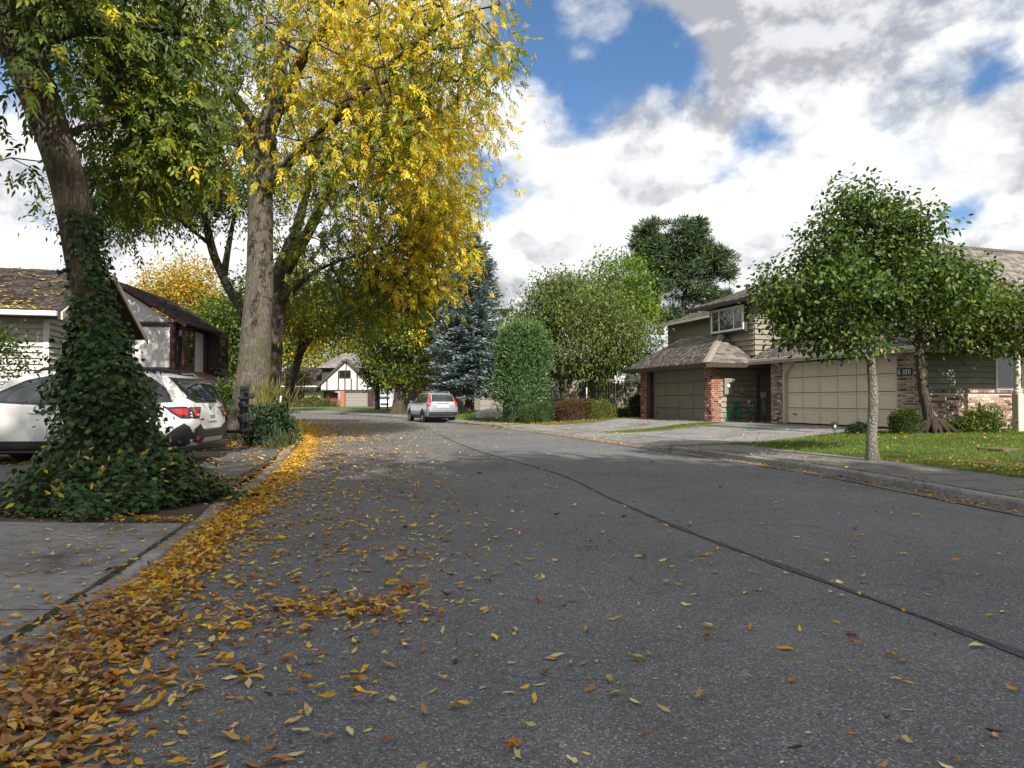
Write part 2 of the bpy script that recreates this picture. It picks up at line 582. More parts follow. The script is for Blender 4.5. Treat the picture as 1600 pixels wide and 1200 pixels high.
MAT = dict(
    road=M_asphalt('road_asphalt', (0.098, 0.099, 0.106), (0.158, 0.159, 0.166), 0.95, 135),
    drive_asphalt=M_asphalt('driveway_asphalt', (0.07, 0.068, 0.068), (0.14, 0.138, 0.135), 0.5, 120),
    seal=M_asphalt('crack_sealant', (0.034, 0.034, 0.04), (0.078, 0.078, 0.086), 0.8, 90),
    walk=M_concrete('sidewalk_concrete', (0.17, 0.165, 0.16), 0.5, 0.8),
    slab=M_concrete('old_concrete', (0.22, 0.213, 0.205), 0.72, 1.1),
    drive=M_concrete('driveway_concrete', (0.235, 0.232, 0.235), 0.5, 0.5),
    kerb=M_concrete('kerb_concrete', (0.27, 0.262, 0.25), 0.5, 1.6),
    moss=M_plain('moss', (0.05, 0.06, 0.015), 0.95, 0.5, 20, 0.8),
    soil=M_plain('soil', (0.07, 0.045, 0.03), 0.95, 0.5, 5, 0.8),
    turf=M_plain('turf', (0.06, 0.095, 0.02), 0.95, 0.45, 3, 0.8),
    far_ground=M_plain('distant_ground', (0.08, 0.09, 0.04), 0.95, 0.4, 0.4, 0.2),
    leaf=M_leaf('leaf_blades', 0.38), leaf_dull=M_leaf('dull_leaf_blades', 0.22, 0.65, 0.2),
    needle=M_leaf('needles', 0.10, 0.6, 0.2), grass=M_leaf('grass_blades', 0.3, 0.6, 0.2),
    ivy=M_leaf('ivy_blades', 0.14, 0.5, 0.28),
    litter=M_leaf('leaf_litter', 0.15, 0.6, 0.25),
    bark=M_bark('ash_bark', (0.09, 0.075, 0.062), (0.215, 0.185, 0.155), 0.5),
    bark_dark=M_bark('dark_bark', (0.06, 0.048, 0.038), (0.15, 0.12, 0.095), 0.45),
    bark_smooth=M_bark('smooth_grey_bark', (0.2, 0.185, 0.16), (0.33, 0.31, 0.275), 0.5, 0.8, 6.0),
    bark_brown=M_bark('furrowed_brown_bark', (0.05, 0.037, 0.028), (0.14, 0.105, 0.08), 0.15),
    twig=M_plain('twig_bark', (0.055, 0.043, 0.033), 0.9, 0.3, 8, 0.4),
    siding=M_plain('grey_brown_siding', (0.225, 0.20, 0.16), 0.7, 0.1, 3, 0.25, rand=0.05, stretch=(1, 1, 6)),
    siding_green=M_plain('grey_green_siding', (0.185, 0.18, 0.155), 0.7, 0.1, 3, 0.25, rand=0.05, stretch=(1, 1, 6)),
    siding_pale=M_plain('pale_grey_siding', (0.52, 0.5, 0.46), 0.7, 0.09, 3, 0.2, rand=0.03, stretch=(1, 1, 6)),
    trim_brown=M_plain('dark_brown_trim', (0.045, 0.032, 0.025), 0.6, 0.2, 4, 0.15),
    trim_olive=M_plain('olive_door_paint', (0.18, 0.162, 0.128), 0.55, 0.07, 3, 0.1, rand=0.03),
    beige=M_plain('beige_door_paint', (0.68, 0.60, 0.465), 0.5, 0.05, 2, 0.08, rand=0.02),
    beige_trim=M_plain('beige_trim', (0.54, 0.49, 0.41), 0.55, 0.06, 4, 0.1),
    white=M_plain('white_trim', (0.74, 0.73, 0.70), 0.5, 0.06, 4, 0.1),
    gutter_white=M_plain('pale_gutter', (0.62, 0.62, 0.62), 0.4, 0.08, 4, 0.05),
    black=M_plain('black_plastic', (0.022, 0.022, 0.024), 0.5, 0.2, 10, 0.15),
    rubber=M_plain('tyre_rubber', (0.018, 0.018, 0.019), 0.85, 0.25, 20, 0.2),
    alloy=M_plain('alloy_rim', (0.55, 0.55, 0.57), 0.3, 0.06, 8, 0.0, metallic=0.85),
    steel=M_plain('galvanised_steel', (0.42, 0.43, 0.44), 0.45, 0.12, 10, 0.05, metallic=0.7),
    red_lens=M_plain('red_tail_lens', (0.5, 0.012, 0.02), 0.12, 0.1, 12, 0.0, coat=0.8),
    clear_lens=M_plain('clear_lens', (0.62, 0.6, 0.6), 0.15, 0.1, 12, 0.0, coat=0.8),
    smoke_lens=M_plain('smoked_lens', (0.03, 0.02, 0.022), 0.12, 0.1, 12, 0.0, coat=0.8),
    car_white=M_metal_paint('pearl_white_paint', (0.74, 0.73, 0.71), 0.0, 0.3),
    car_silver=M_metal_paint('silver_paint', (0.36, 0.42, 0.48), 0.55, 0.32),
    car_black=M_metal_paint('black_paint', (0.014, 0.014, 0.017), 0.1, 0.25),
    car_blue=M_metal_paint('blue_paint', (0.03, 0.09, 0.22), 0.3, 0.3),
    glass=M_glass('window_glass'), glass_car=M_glass('car_glass', (0.03, 0.04, 0.045), 0.02, 0.6),
    plate=M_plain('licence_plate', (0.66, 0.66, 0.68), 0.4, 0.1, 12, 0.0),
    ink=M_plain('dark_ink', (0.03, 0.03, 0.06), 0.5, 0.1, 12, 0.0),
    mortar=M_plain('mortar', (0.46, 0.43, 0.39), 0.95, 0.2, 14, 0.4),
    brick_mix=M_brick('mixed_brick', BRICK_MIX, False), brick_mix_o=M_brick('mixed_brick_piece', BRICK_MIX, True),
    brick_red=M_brick('red_brick', BRICK_RED, False),
    shake_brown=M_shake('weathered_shake', [(0, (0.11, 0.095, 0.088)), (0.5, (0.185, 0.165, 0.152)), (1, (0.27, 0.245, 0.23))]),
    shake_grey=M_shake('grey_shingle', [(0, (0.085, 0.076, 0.066)), (0.5, (0.145, 0.13, 0.113)), (1, (0.21, 0.19, 0.168))]),
    shake_dark=M_shake('dark_shake', [(0, (0.018, 0.015, 0.014)), (0.5, (0.038, 0.032, 0.029)), (1, (0.075, 0.063, 0.056))]),
    shake_blue=M_shake('blue_grey_shingle', [(0, (0.24, 0.27, 0.33)), (0.5, (0.29, 0.32, 0.39)), (1, (0.34, 0.37, 0.45))]),
    shake_mauve=M_shake('mauve_grey_shingle', [(0, (0.13, 0.12, 0.125)), (0.5, (0.18, 0.165, 0.17)), (1, (0.24, 0.22, 0.225))]),
    sheathing=M_plain('roof_sheathing', (0.05, 0.042, 0.036), 0.9, 0.2, 4, 0.2),
    stucco=M_plain('white_stucco', (0.66, 0.66, 0.66), 0.9, 0.06, 14, 0.5),
    lamp_grey=M_plain('grey_lamp_paint', (0.30, 0.30, 0.30), 0.5, 0.1, 6, 0.05),
    stucco_cream=M_plain('cream_stucco', (0.72, 0.70, 0.60), 0.9, 0.06, 14, 0.5),
    timber_red=M_plain('maroon_timber', (0.055, 0.012, 0.014), 0.6, 0.2, 6, 0.3),
    timber=M_plain('dark_timber', (0.06, 0.05, 0.042), 0.6, 0.2, 6, 0.3),
    grey_door=M_plain('taupe_door', (0.26, 0.235, 0.215), 0.6, 0.06, 4, 0.1),
    red_door=M_plain('red_door', (0.2, 0.025, 0.02), 0.5, 0.1, 4, 0.1),
    fence=M_plain('weathered_fence', (0.21, 0.185, 0.155), 0.9, 0.25, 5, 0.4, rand=0.15, stretch=(6, 6, 0.6)),
    hose=M_plain('green_hose', (0.01, 0.22, 0.10), 0.45, 0.12, 20, 0.1),
    blue_bin=M_plain('blue_plastic', (0.02, 0.06, 0.42), 0.5, 0.1, 6, 0.05),
    grey_bin=M_plain('dark_grey_plastic', (0.05, 0.055, 0.06), 0.5, 0.1, 6, 0.05),
    rock=M_plain('pale_rock', (0.42, 0.41, 0.40), 0.9, 0.25, 6, 0.6),
    root=M_plain('dark_root_wood', (0.035, 0.024, 0.018), 0.95, 0.45, 9, 0.9),
    iron=M_plain('rusty_iron_cover', (0.12, 0.085, 0.06), 0.8, 0.3, 25, 0.6),
)

# ------------------------------------------------------------------ street layout (metres, camera at 0,0)
def catmull(pts, n=10):
    P = [np.array(p, float) for p in pts]
    P = [2 * P[0] - P[1]] + P + [2 * P[-1] - P[-2]]
    out = []
    for i in range(1, len(P) - 2):
        for k in range(n):
            t = k / n
            a, b, c, d = P[i - 1], P[i], P[i + 1], P[i + 2]
            out.append(0.5 * (2 * b + (c - a) * t + (2 * a - 5 * b + 4 * c - d) * t * t + (3 * b - a - 3 * c + d) * t ** 3))
    out.append(P[-2])
    return np.array(out)


def resample(P, step):
    d = np.r_[0, np.cumsum(np.linalg.norm(np.diff(P, axis=0), axis=1))]
    n = max(2, int(d[-1] / step) + 1)
    s = np.linspace(0, d[-1], n)
    return np.stack([np.interp(s, d, P[:, i]) for i in range(P.shape[1])], 1)


def normals2(P):
    """unit normal to the left of the direction of travel"""
    t = np.gradient(P, axis=0)
    t /= np.linalg.norm(t, axis=1)[:, None] + 1e-9
    return np.stack([-t[:, 1], t[:, 0]], 1)


LEFT = resample(catmull([(-1.2, -14), (-1.55, -6), (-1.95, 0), (-2.33, 3.1), (-2.56, 4.5), (-2.95, 6.4), (-3.6, 9.5), (-4.5, 13.4), (-6.2, 20), (-8.6, 28), (-12.2, 38), (-18, 51), (-30, 64), (-52, 73), (-90, 80)]), 0.4)
RIGHT = resample(catmull([(6.1, -14), (6.1, -6), (6.05, 0), (5.9, 5), (5.7, 7.6), (5.15, 12.1), (3.85, 16.7), (2.0, 23.4), (0.2, 28.6), (-3.4, 37), (-6.9, 44.5), (-11.6, 54), (-20, 66), (-33, 76.5), (-55, 84), (-90, 90)]), 0.4)
LN = normals2(LEFT)            # points away from the road on the left
RN = -normals2(RIGHT)          # points away from the road on the right


def side_dist(x, y, E, Nrm):
    """signed distance from an edge line, positive away from the road"""
    x = np.atleast_1d(x); y = np.atleast_1d(y)
    d2 = (x[:, None] - E[None, :, 0]) ** 2 + (y[:, None] - E[None, :, 1]) ** 2
    i = d2.argmin(1)
    return (x - E[i, 0]) * Nrm[i, 0] + (y - E[i, 1]) * Nrm[i, 1]


KERB_H = 0.125


def smooth01(t):
    t = np.clip(t, 0, 1)
    return t * t * (3 - 2 * t)


def ground_right(x, y):
    t = side_dist(x, y, RIGHT, RN)
    z = np.where(t < 0.14, KERB_H, KERB_H + 0.02 * np.clip(t, 0, 2))
    z = z + 0.24 * smooth01((t - 1.8) / 4.0)
    yy = np.atleast_1d(y)
    z = z - 0.088 * smooth01((yy - 16.9) / 0.9) * smooth01((30.2 - yy) / 1.0) * smooth01((1.5 - t) / 1.5)   # crossings dip to the gutter
    return z


def ground_left(x, y):
    t = side_dist(x, y, LEFT, LN)
    lo = smooth01((8.2 - np.atleast_1d(y)) / 1.4)      # driveway crossing dips to the gutter
    return KERB_H - 0.012 + 0.015 * np.clip(t, 0, 4) - 0.075 * lo * smooth01((3.0 - t) / 3.0)


def strip(name, E, Nrm, a, b, zf, mat, kind='structure', i0=0, i1=None, parent=None, nt=2):
    i1 = i1 or len(E)
    mb = MB()
    cols = np.linspace(a, b, nt)
    for i in range(i0, i1):
        for t in cols:
            p = E[i] + Nrm[i] * t
            z = zf(p[0], p[1]); z = float(np.atleast_1d(z)[0])
            mb.v.append((p[0], p[1], z))
    n = i1 - i0
    for i in range(n - 1):
        for j in range(nt - 1):
            q = (i * nt + j, i * nt + j + 1, (i + 1) * nt + j + 1, (i + 1) * nt + j)
            mb.f.append(q)
    o = mb.build(name, mat, parent)
    fix_up(o.data)
    if kind and parent is None:
        o['kind'] = kind
    return o


def fix_up(me):
    """turn faces so that they look up"""
    bm = bmesh.new(); bm.from_mesh(me)
    bm.normal_update()
    fl = [f for f in bm.faces if f.normal.z < 0]
    if fl: bmesh.ops.reverse_faces(bm, faces=fl)
    bm.to_mesh(me); bm.free()


def sheet(name, poly, zf, off, mat, res=0.8, kind='structure', parent=None, smooth=True, skirt=0.0):
    """polygon in plan draped on the ground function"""
    bm = bmesh.new()
    vs = [bm.verts.new((p[0], p[1], 0)) for p in poly]
    f = bm.faces.new(vs)
    bmesh.ops.triangulate(bm, faces=[f])
    for _ in range(14):
        es = [e for e in bm.edges if e.calc_length() > res]
        if not es: break
        bmesh.ops.subdivide_edges(bm, edges=es, cuts=1)
        bmesh.ops.triangulate(bm, faces=[q for q in bm.faces if len(q.verts) > 3])
    X = np.array([v.co.x for v in bm.verts]); Y = np.array([v.co.y for v in bm.verts])
    Z = zf(X, Y) + off
    for v, z in zip(bm.verts, Z):
        v.co.z = float(z)
    bm.normal_update()
    fl = [q for q in bm.faces if q.normal.z < 0]
    if fl: bmesh.ops.reverse_faces(bm, faces=fl)
    if skirt:
        be = [e for e in bm.edges if e.is_boundary]
        r = bmesh.ops.extrude_edge_only(bm, edges=be)
        for v in [g for g in r['geom'] if isinstance(g, bmesh.types.BMVert)]:
            v.co.z -= skirt
        bmesh.ops.recalc_face_normals(bm, faces=bm.faces[:])
    me = bpy.data.meshes.new(name)
    bm.to_mesh(me); bm.free()
    o = obj(name, me, mat, parent)
    if kind and parent is None: o['kind'] = kind
    return o


flat = lambda z: (lambda x, y: np.zeros_like(np.atleast_1d(np.asarray(x, float))) + z)

# --- the ground out to the horizon, the road on it
MB().add([(-2500, -2500, -0.06), (2500, -2500, -0.06), (2500, 2500, -0.06), (-2500, 2500, -0.06)], [(0, 1, 2, 3)]).build('ground', MAT['far_ground'], kind='structure')

road = MB()
nL = 160
Lr = np.stack([np.interp(np.linspace(0, 1, nL), np.linspace(0, 1, len(LEFT)), LEFT[:, i]) for i in (0, 1)], 1)
Rr = np.stack([np.interp(np.linspace(0, 1, nL), np.linspace(0, 1, len(RIGHT)), RIGHT[:, i]) for i in (0, 1)], 1)
for i in range(nL):
    for j in range(7):
        t = j / 6
        p = Lr[i] * (1 - t) + Rr[i] * t
        road.v.append((p[0], p[1], 0.05 * (1 - (2 * t - 1) ** 2) - 0.004))
for i in range(nL - 1):
    for j in range(6):
        road.f.append((i * 7 + j, i * 7 + j + 1, (i + 1) * 7 + j + 1, (i + 1) * 7 + j))
ro = road.build('road', MAT['road'], smooth=True, kind='structure')
fix_up(ro.data)
_bv = BVHTree.FromPolygons([v.co for v in ro.data.vertices], [tuple(p.vertices) for p in ro.data.polygons])


def road_z(x, y):
    x = np.atleast_1d(x); y = np.atleast_1d(y)
    out = np.zeros(len(x))
    for i in range(len(x)):
        h = _bv.ray_cast(Vector((x[i], y[i], 2)), Vector((0, 0, -1)))
        out[i] = h[0].z if h[0] is not None else 0.0
    return out


# sealed seam wandering down the middle of the road
seam = resample(catmull([(-2.9, 25.0), (-2.37, 23.0), (-0.9, 16.5), (0.62, 11.6), (1.22, 8.3), (1.68, 6.06), (2.08, 4.49), (2.4, 3.23), (2.7, 1.8), (2.95, 0)]), 0.12)
sn = normals2(seam)
mb = MB()
for i, p in enumerate(seam):
    w = 0.026 + 0.009 * math.sin(i * 0.7) * math.sin(i * 0.23) + random.uniform(-0.010, 0.010)
    o = 0.02 * math.sin(i * 0.11)
    a = p + sn[i] * (w + o); b = p - sn[i] * (w - o)
    za, zb = road_z(a[0], a[1])[0], road_z(b[0], b[1])[0]
    mb.v += [(a[0], a[1], za + 0.006), (b[0], b[1], zb + 0.006)]
    if i: mb.f.append((2 * i - 2, 2 * i - 1, 2 * i + 1, 2 * i))
so = mb.build('road_seam', MAT['seal'], kind='structure'); fix_up(so.data)

# concrete gutter pans
strip('gutter_left', LEFT, LN, -0.34, 0.005, lambda x, y: 0.012, MAT['kerb'])
strip('gutter_right', RIGHT, RN, -0.28, 0.005, lambda x, y: 0.012, MAT['walk'])


def make_kerb(name, E, Nrm, drops, i0, i1, per=7, w=0.15):
    """kerb laid in lengths with open joints; drops: list of (i_from, i_to) lowered for driveways"""
    root = bpy.data.objects.new(name, None); COL.objects.link(root); root['kind'] = 'structure'

    def h(i):
        z = KERB_H
        for a, b in drops:
            if a <= i <= b: z = min(z, 0.035)
            elif a - 3 < i < a: z = min(z, 0.035 + (KERB_H - 0.035) * (a - i) / 3)
            elif b < i < b + 3: z = min(z, 0.035 + (KERB_H - 0.035) * (i - b) / 3)
        return z
    for a in range(i0, i1 - per, per):
        mb = MB()
        prof_n = 6
        idxs = list(range(a, a + per + 1))
        for q, i in enumerate(idxs):
            p0 = E[i].copy()
            t = (E[min(i + 1, len(E) - 1)] - E[max(i - 1, 0)]); t /= np.linalg.norm(t)
            if q == 0: p0 = p0 + t * 0.006
            if q == len(idxs) - 1: p0 = p0 - t * 0.006
            z = h(i) + random.uniform(-0.002, 0.002)
            for (off, zz) in ((0.0, -0.03), (0.012, z - 0.03), (0.03, z - 0.008), (0.055, z), (w, z + 0.002), (w, -0.03)):
                p = p0 + Nrm[i] * off
                mb.v.append((p[0], p[1], max(zz, -0.03)))
        n = len(idxs)
        for q in range(n - 1):
            for j in range(prof_n - 1):
                mb.f.append((q * prof_n + j, q * prof_n + j + 1, (q + 1) * prof_n + j + 1, (q + 1) * prof_n + j))
        mb.f.append(tuple(range(prof_n))); mb.f.append(tuple(range((n - 1) * prof_n, n * prof_n))[::-1])
        me = mb.mesh('kerb_stone')
        bm = bmesh.new(); bm.from_mesh(me); bmesh.ops.recalc_face_normals(bm, faces=bm.faces[:]); bm.to_mesh(me); bm.free()
        obj('kerb_stone', me, MAT['kerb'], root)
    return root


def near_i(E, y):
    return int(np.abs(E[:140, 1] - y).argmin()) if y < 60 else int(np.abs(E[:, 1] - y).argmin())


make_kerb('kerb_left', LEFT, LN, [(near_i(LEFT, -3), near_i(LEFT, 7.0)), (near_i(LEFT, 10.0), near_i(LEFT, 13.2))], 2, near_i(LEFT, 70))
make_kerb('kerb_right', RIGHT, RN, [(near_i(RIGHT, 17.7), near_i(RIGHT, 29.2))], 2, near_i(RIGHT, 82))

# --- right-hand side: turf base, sidewalk slabs, driveways
ri1 = near_i(RIGHT, 80)
strip('lawn_right', RIGHT, RN, 0.15, 26.0, ground_right, MAT['turf'], i0=0, i1=ri1, nt=40)
walk = bpy.data.objects.new('pavement_right', None); COL.objects.link(walk); walk['kind'] = 'structure'


def slab_between(name, E, Nrm, ia, ib, ta, tb, zf, off, mat, parent, gap=0.006, thick=0.05):
    mb = MB()
    n = ib - ia + 1
    m = 4
    for q in range(n):
        i = ia + q
        t = (E[min(i + 1, len(E) - 1)] - E[max(i - 1, 0)]); t = t / np.linalg.norm(t)
        sh = gap if q == 0 else (-gap if q == n - 1 else 0)
        for j in range(m):
            p = E[i] + t * sh + Nrm[i] * (ta + (tb - ta) * j / (m - 1))
            z = float(zf(p[0], p[1])[0]) + off
            mb.v.append((p[0], p[1], z))
    for q in range(n - 1):
        for j in range(m - 1):
            mb.f.append((q * m + j, q * m + j + 1, (q + 1) * m + j + 1, (q + 1) * m + j))
    o = len(mb.v)
    rim = [j for j in range(m)] + [q * m + m - 1 for q in range(1, n)] + [(n - 1) * m + j for j in range(m - 2, -1, -1)] + [q * m for q in range(n - 2, 0, -1)]
    for r in rim:
        v = mb.v[r]; mb.v.append((v[0], v[1], v[2] - thick))
    for k in range(len(rim)):
        k2 = (k + 1) % len(rim)
        mb.f.append((rim[k], rim[k2], o + k2, o + k))
    me = mb.mesh(name)
    bm = bmesh.new(); bm.from_mesh(me); bmesh.ops.recalc_face_normals(bm, faces=bm.faces[:]); bm.to_mesh(me); bm.free()
    return obj(name, me, mat, parent)


for a in range(4, near_i(RIGHT, 16.4), 4):
    slab_between('paving_slab', RIGHT, RN, a, a + 4, 0.155, 1.55, ground_right, 0.008, MAT['walk'], walk, 0.005)
ia = near_i(RIGHT, 17.0)
for a in range(ia, near_i(RIGHT, 30), 5):
    slab_between('paving_slab', RIGHT, RN, a, a + 5, 0.155, 1.5, ground_right, 0.008, MAT['drive'], walk, 0.008)
for a in range(near_i(RIGHT, 31), near_i(RIGHT, 70), 5):
    slab_between('paving_slab', RIGHT, RN, a, a + 5, 0.155, 1.4, ground_right, 0.008, MAT['drive'], walk, 0.008)

DA = Vector((-0.30, 0.954)); DI = Vector((0.954, 0.30))      # along the garage fronts / into the houses
drv = bpy.data.objects.new('driveway_beige_house', None); COL.objects.link(drv); drv['kind'] = 'structure'
for poly in ([(5.25, 17.15), (8.4, 18.05), (7.2, 21.6), (4.1, 20.7)], [(4.09, 20.74), (7.19, 21.64), (6.6, 23.5), (3.5, 22.5)],
             [(8.43, 18.06), (11.35, 19.1), (9.2, 25.9), (6.9, 24.1)]):
    sheet('driveway_slab', poly, ground_right, 0.012, MAT['drive'], 0.6, parent=drv, kind=None, skirt=0.04)
drv = bpy.data.objects.new('driveway_brown_house', None); COL.objects.link(drv); drv['kind'] = 'structure'
for poly in ([(2.95, 23.75), (5.6, 25.0), (3.9, 29.9), (0.9, 29.3)], [(5.63, 25.02), (7.8, 26.0), (6.0, 32.2), (3.93, 29.92)]):
    sheet('driveway_slab', poly, ground_right, 0.012, MAT['drive'], 0.6, parent=drv, kind=None, skirt=0.04)
sheet('side_path', [(7.7, 24.9), (9.6, 25.6), (10.6, 27.0), (7.6, 26.0)], ground_right, 0.016, MAT['drive'], 0.6)

# --- left-hand side: planting ground, apron slabs, asphalt parking
strip('verge_left', LEFT, LN, 0.15, 40.0, ground_left, MAT['soil'], i0=0, i1=near_i(LEFT, 66), nt=24)
apron = bpy.data.objects.new('pavement_left', None); COL.objects.link(apron); apron['kind'] = 'structure'
ea = near_i(LEFT, -2.5)
for k, (y0, y1) in enumerate(((-2.5, 1.0), (1.0, 4.15), (4.15, 6.75))):
    slab_between('paving_slab', LEFT, LN, near_i(LEFT, y0), near_i(LEFT, y1), 0.17, 2.9, ground_left, 0.014, MAT['slab'], apron, 0.009)
    slab_between('paving_slab', LEFT, LN, near_i(LEFT, y0), near_i(LEFT, y1), 2.92, 5.9, ground_left, 0.014, MAT['slab'], apron, 0.009)
# moss growing in the joint behind the kerb
mj = RNG
N_ = 700
ii = RNG.uniform(near_i(LEFT, 2.0), near_i(LEFT, 6.8), N_)
mb = MB()
for q in ii:
    if math.sin(q * 2.3) + math.sin(q * 5.1 + 1) < -0.5: continue
    i = int(q); f = q - i
    p = LEFT[i] * (1 - f) + LEFT[i + 1] * f + LN[i] * (0.16 + random.gauss(0, 0.016))
    r = random.uniform(0.006, 0.02); z = 0.1 + random.uniform(0.005, 0.018)
    h = float(ground_left(p[0], p[1])[0]) + 0.002
    mb.add([(p[0] + r * math.cos(a), p[1] + r * math.sin(a), h) for a in (0, 1.26, 2.5, 3.77, 5.0)] + [(p[0], p[1], h + r * 0.9)], [(0, 1, 5), (1, 2, 5), (2, 3, 5), (3, 4, 5), (4, 0, 5)])
tag(mb.build('moss_line', MAT['moss'], smooth=True), 'green moss in the joint behind the near kerb', 'moss', kind='stuff')
sheet('parking_pad', [(-3.95, 9.7), (-4.7, 13.6), (-5.35, 16.0), (-16, 14.2), (-16, 8.2), (-6.0, 9.0)], ground_left, 0.012, MAT['drive_asphalt'], 0.8)
sheet('driveway_far_house', [(-14.3, 68.5), (-12.6, 66.3), (-15, 88), (-22.3, 89)], flat(0.14), 0.0, MAT['drive_asphalt'], 3.0)
sheet('lawn_far', [(-50, 82), (-32, 78), (-20, 68), (-12, 57), (8, 60), (20, 110), (-60, 130)], flat(0.115), 0.0, MAT['turf'], 6.0)

# ------------------------------------------------------------------ building helpers (local frame of each house)
def shakes(name, O, u, v, edges, expo, wid, mat, parent, vmax, thick=0.022, jitter=0.3, base=0.0):
    """courses of separate shakes on a roof plane; edges(v)->(u0,u1)"""
    O = np.array(O, float); u = np.array(u, float); v = np.array(v, float)
    u /= np.linalg.norm(u); v /= np.linalg.norm(v)
    n = np.cross(u, v)
    if n[2] < 0: n = -n
    V = []; T = []; C = []
    row = 0; vv = 0.0
    while vv < vmax:
        e0 = edges(vv); e1 = edges(min(vmax, vv + expo * 1.4))
        if e0 is None: break
        a, b = e0
        x = a - random.uniform(0, wid)
        while x < b:
            w = wid * random.uniform(0.6, 1.5)
            x0 = max(x, a); x1 = min(x + w - 0.008, b)
            x += w
            if x1 - x0 < 0.03: continue
            dv = random.uniform(-jitter, jitter) * expo * 0.25
            lo = vv + dv; hi = min(vv + expo * 1.6, vmax)
            # clip the top edge to the plane outline
            ce = edges(hi)
            t0, t1 = (x0, x1) if ce is None else (min(max(x0, ce[0]), ce[1]), max(min(x1, ce[1]), ce[0]))
            th = thick * random.uniform(0.7, 1.5)
            o = len(V)
            for (uu, v_, h) in ((x0, lo, th + base), (x1, lo, th + base), (t1, hi, base + 0.004), (t0, hi, base + 0.004), (x0, lo, base - 0.005), (x1, lo, base - 0.005)):
                V.append(O + u * uu + v * v_ + n * h)
            T += [(o, o + 1, o + 2), (o, o + 2, o + 3), (o + 4, o + 5, o + 1), (o + 4, o + 1, o), (o + 4, o, o + 3), (o + 5, o + 2, o + 1)]
            c = random.random()
            C += [(c, c, c)] * 6
        vv += expo; row += 1
    me = np_mesh(name, np.array(V), np.array(T), np.array(C))
    return obj(name, me, mat, parent, 'stuff')


def slope(parent, a, b, c, d, mat, expo=0.2, wid=0.16, thick=0.022, deck=True, name='shingles', drop=0.05):
    """roof plane a-b (eave, left to right) up to d-c (ridge): deck board plus its shakes"""
    a, b, c, d = [np.array(q, float) for q in (a, b, c, d)]
    u = b - a; Lu = np.linalg.norm(u); u /= Lu
    w = d - a; v = w - u * w.dot(u); H = np.linalg.norm(v); v /= H
    du = (d - a).dot(u); cu = (c - a).dot(u)
    if deck:
        n = np.cross(u, v); n = n if n[2] > 0 else -n
        pts = [a, b, c, d]
        if np.linalg.norm(c - d) < 1e-4: pts = [a, b, c]
        mb = MB()
        k = len(pts)
        mb.add([p for p in pts] + [p - n * drop for p in pts], [tuple(range(k)), tuple(range(k, 2 * k))[::-1]] + [(i, k + i, k + (i + 1) % k, (i + 1) % k) for i in range(k)])
        mb.build('roof_deck', MAT['sheathing'], parent)

    def edges(t):
        f = min(1, max(0, t / H))
        return (du * f, Lu + (cu - Lu) * f)
    return shakes(name, a, u, v, edges, expo, wid, mat, parent, H - 0.03, thick)


def siding(parent, O, axis, length, z0, z1, expo, mat, out, cut=None, name='siding_board'):
    """lapped horizontal boards, each a part. axis: 'x' or 'y'; out: outward sign on the other axis; cut: (l0,l1,z0,z1) openings"""
    z = z0
    while z < z1 - 0.02:
        zt = min(z + expo, z1)
        segs = [(0.0, length)]
        for (l0, l1, c0, c1) in (cut or []):
            if z < c1 - 0.01 and zt > c0 + 0.01:
                ns = []
                for s0, s1 in segs:
                    if l0 > s0: ns.append((s0, min(s1, l0)))
                    if l1 < s1: ns.append((max(s0, l1), s1))
                segs = ns
        for s0, s1 in segs:
            if s1 - s0 < 0.05: continue
            mb = MB()
            t_b, t_t = 0.062, 0.008
            prof = [(-0.004, z + 0.022), (t_b, z + 0.012), (t_b - 0.002, z + 0.018), (t_t + 0.004, zt), (-0.004, zt)]
            if axis == 'x':
                mb.prism(prof, lambda p, q, s=s0: (O[0] + s, O[1] + out * p, O[2] + q), lambda p, q, s=s1: (O[0] + s, O[1] + out * p, O[2] + q))
            else:
                mb.prism(prof, lambda p, q, s=s0: (O[0] + out * p, O[1] + s, O[2] + q), lambda p, q, s=s1: (O[0] + out * p, O[1] + s, O[2] + q))
            o = mb.build(name, mat, parent)
            recalc(o.data)
        z = zt


def recalc(me):
    bm = bmesh.new(); bm.from_mesh(me); bmesh.ops.recalc_face_normals(bm, faces=bm.faces[:]); bm.to_mesh(me); bm.free()


def brick_positions(w, h, bw=0.2, bh=0.067, j=0.011):
    out = []
    z = 0.0; r = 0
    while z + bh <= h + 0.001:
        x = 0.0 if r % 2 == 0 else -bw / 2 - j / 2
        while x < w - 0.02:
            a = max(0, x); b = min(w, x + bw)
            if b - a > 0.04: out.append((a, b, z, z + bh))
            x += bw + j
        z += bh + j; r += 1
    return out


def bricks_joined(parent, faces, mat, name='bricks', proud=0.012):
    """faces: list of (origin, along, outward, width, height) -> one part of many small bricks"""
    V = []; T = []; C = []
    for (O, al, outw, w, h) in faces:
        O = np.array(O, float); al = np.array(al, float); ow = np.array(outw, float)
        for (a, b, z0, z1) in brick_positions(w, h):
            p = proud * random.uniform(0.6, 1.3)
            o = len(V)
            e = 0.004
            for (aa, zz, d) in ((a, z0, -0.01), (b, z0, -0.01), (b, z1, -0.01), (a, z1, -0.01), (a + e, z0 + e, p), (b - e, z0 + e, p), (b - e, z1 - e, p), (a + e, z1 - e, p)):
                V.append(O + al * aa + ow * d + np.array((0, 0, zz)))
            T += [(o + 4, o + 5, o + 6), (o + 4, o + 6, o + 7)]
            for i in range(4):
                k = (i + 1) % 4
                T += [(o + i, o + k, o + 4 + k), (o + i, o + 4 + k, o + 4 + i)]
            c = random.random(); C += [(c, c, c)] * 8
    me = np_mesh(name, np.array(V), np.array(T), np.array(C))
    recalc(me)
    return obj(name, me, mat, parent, 'stuff')


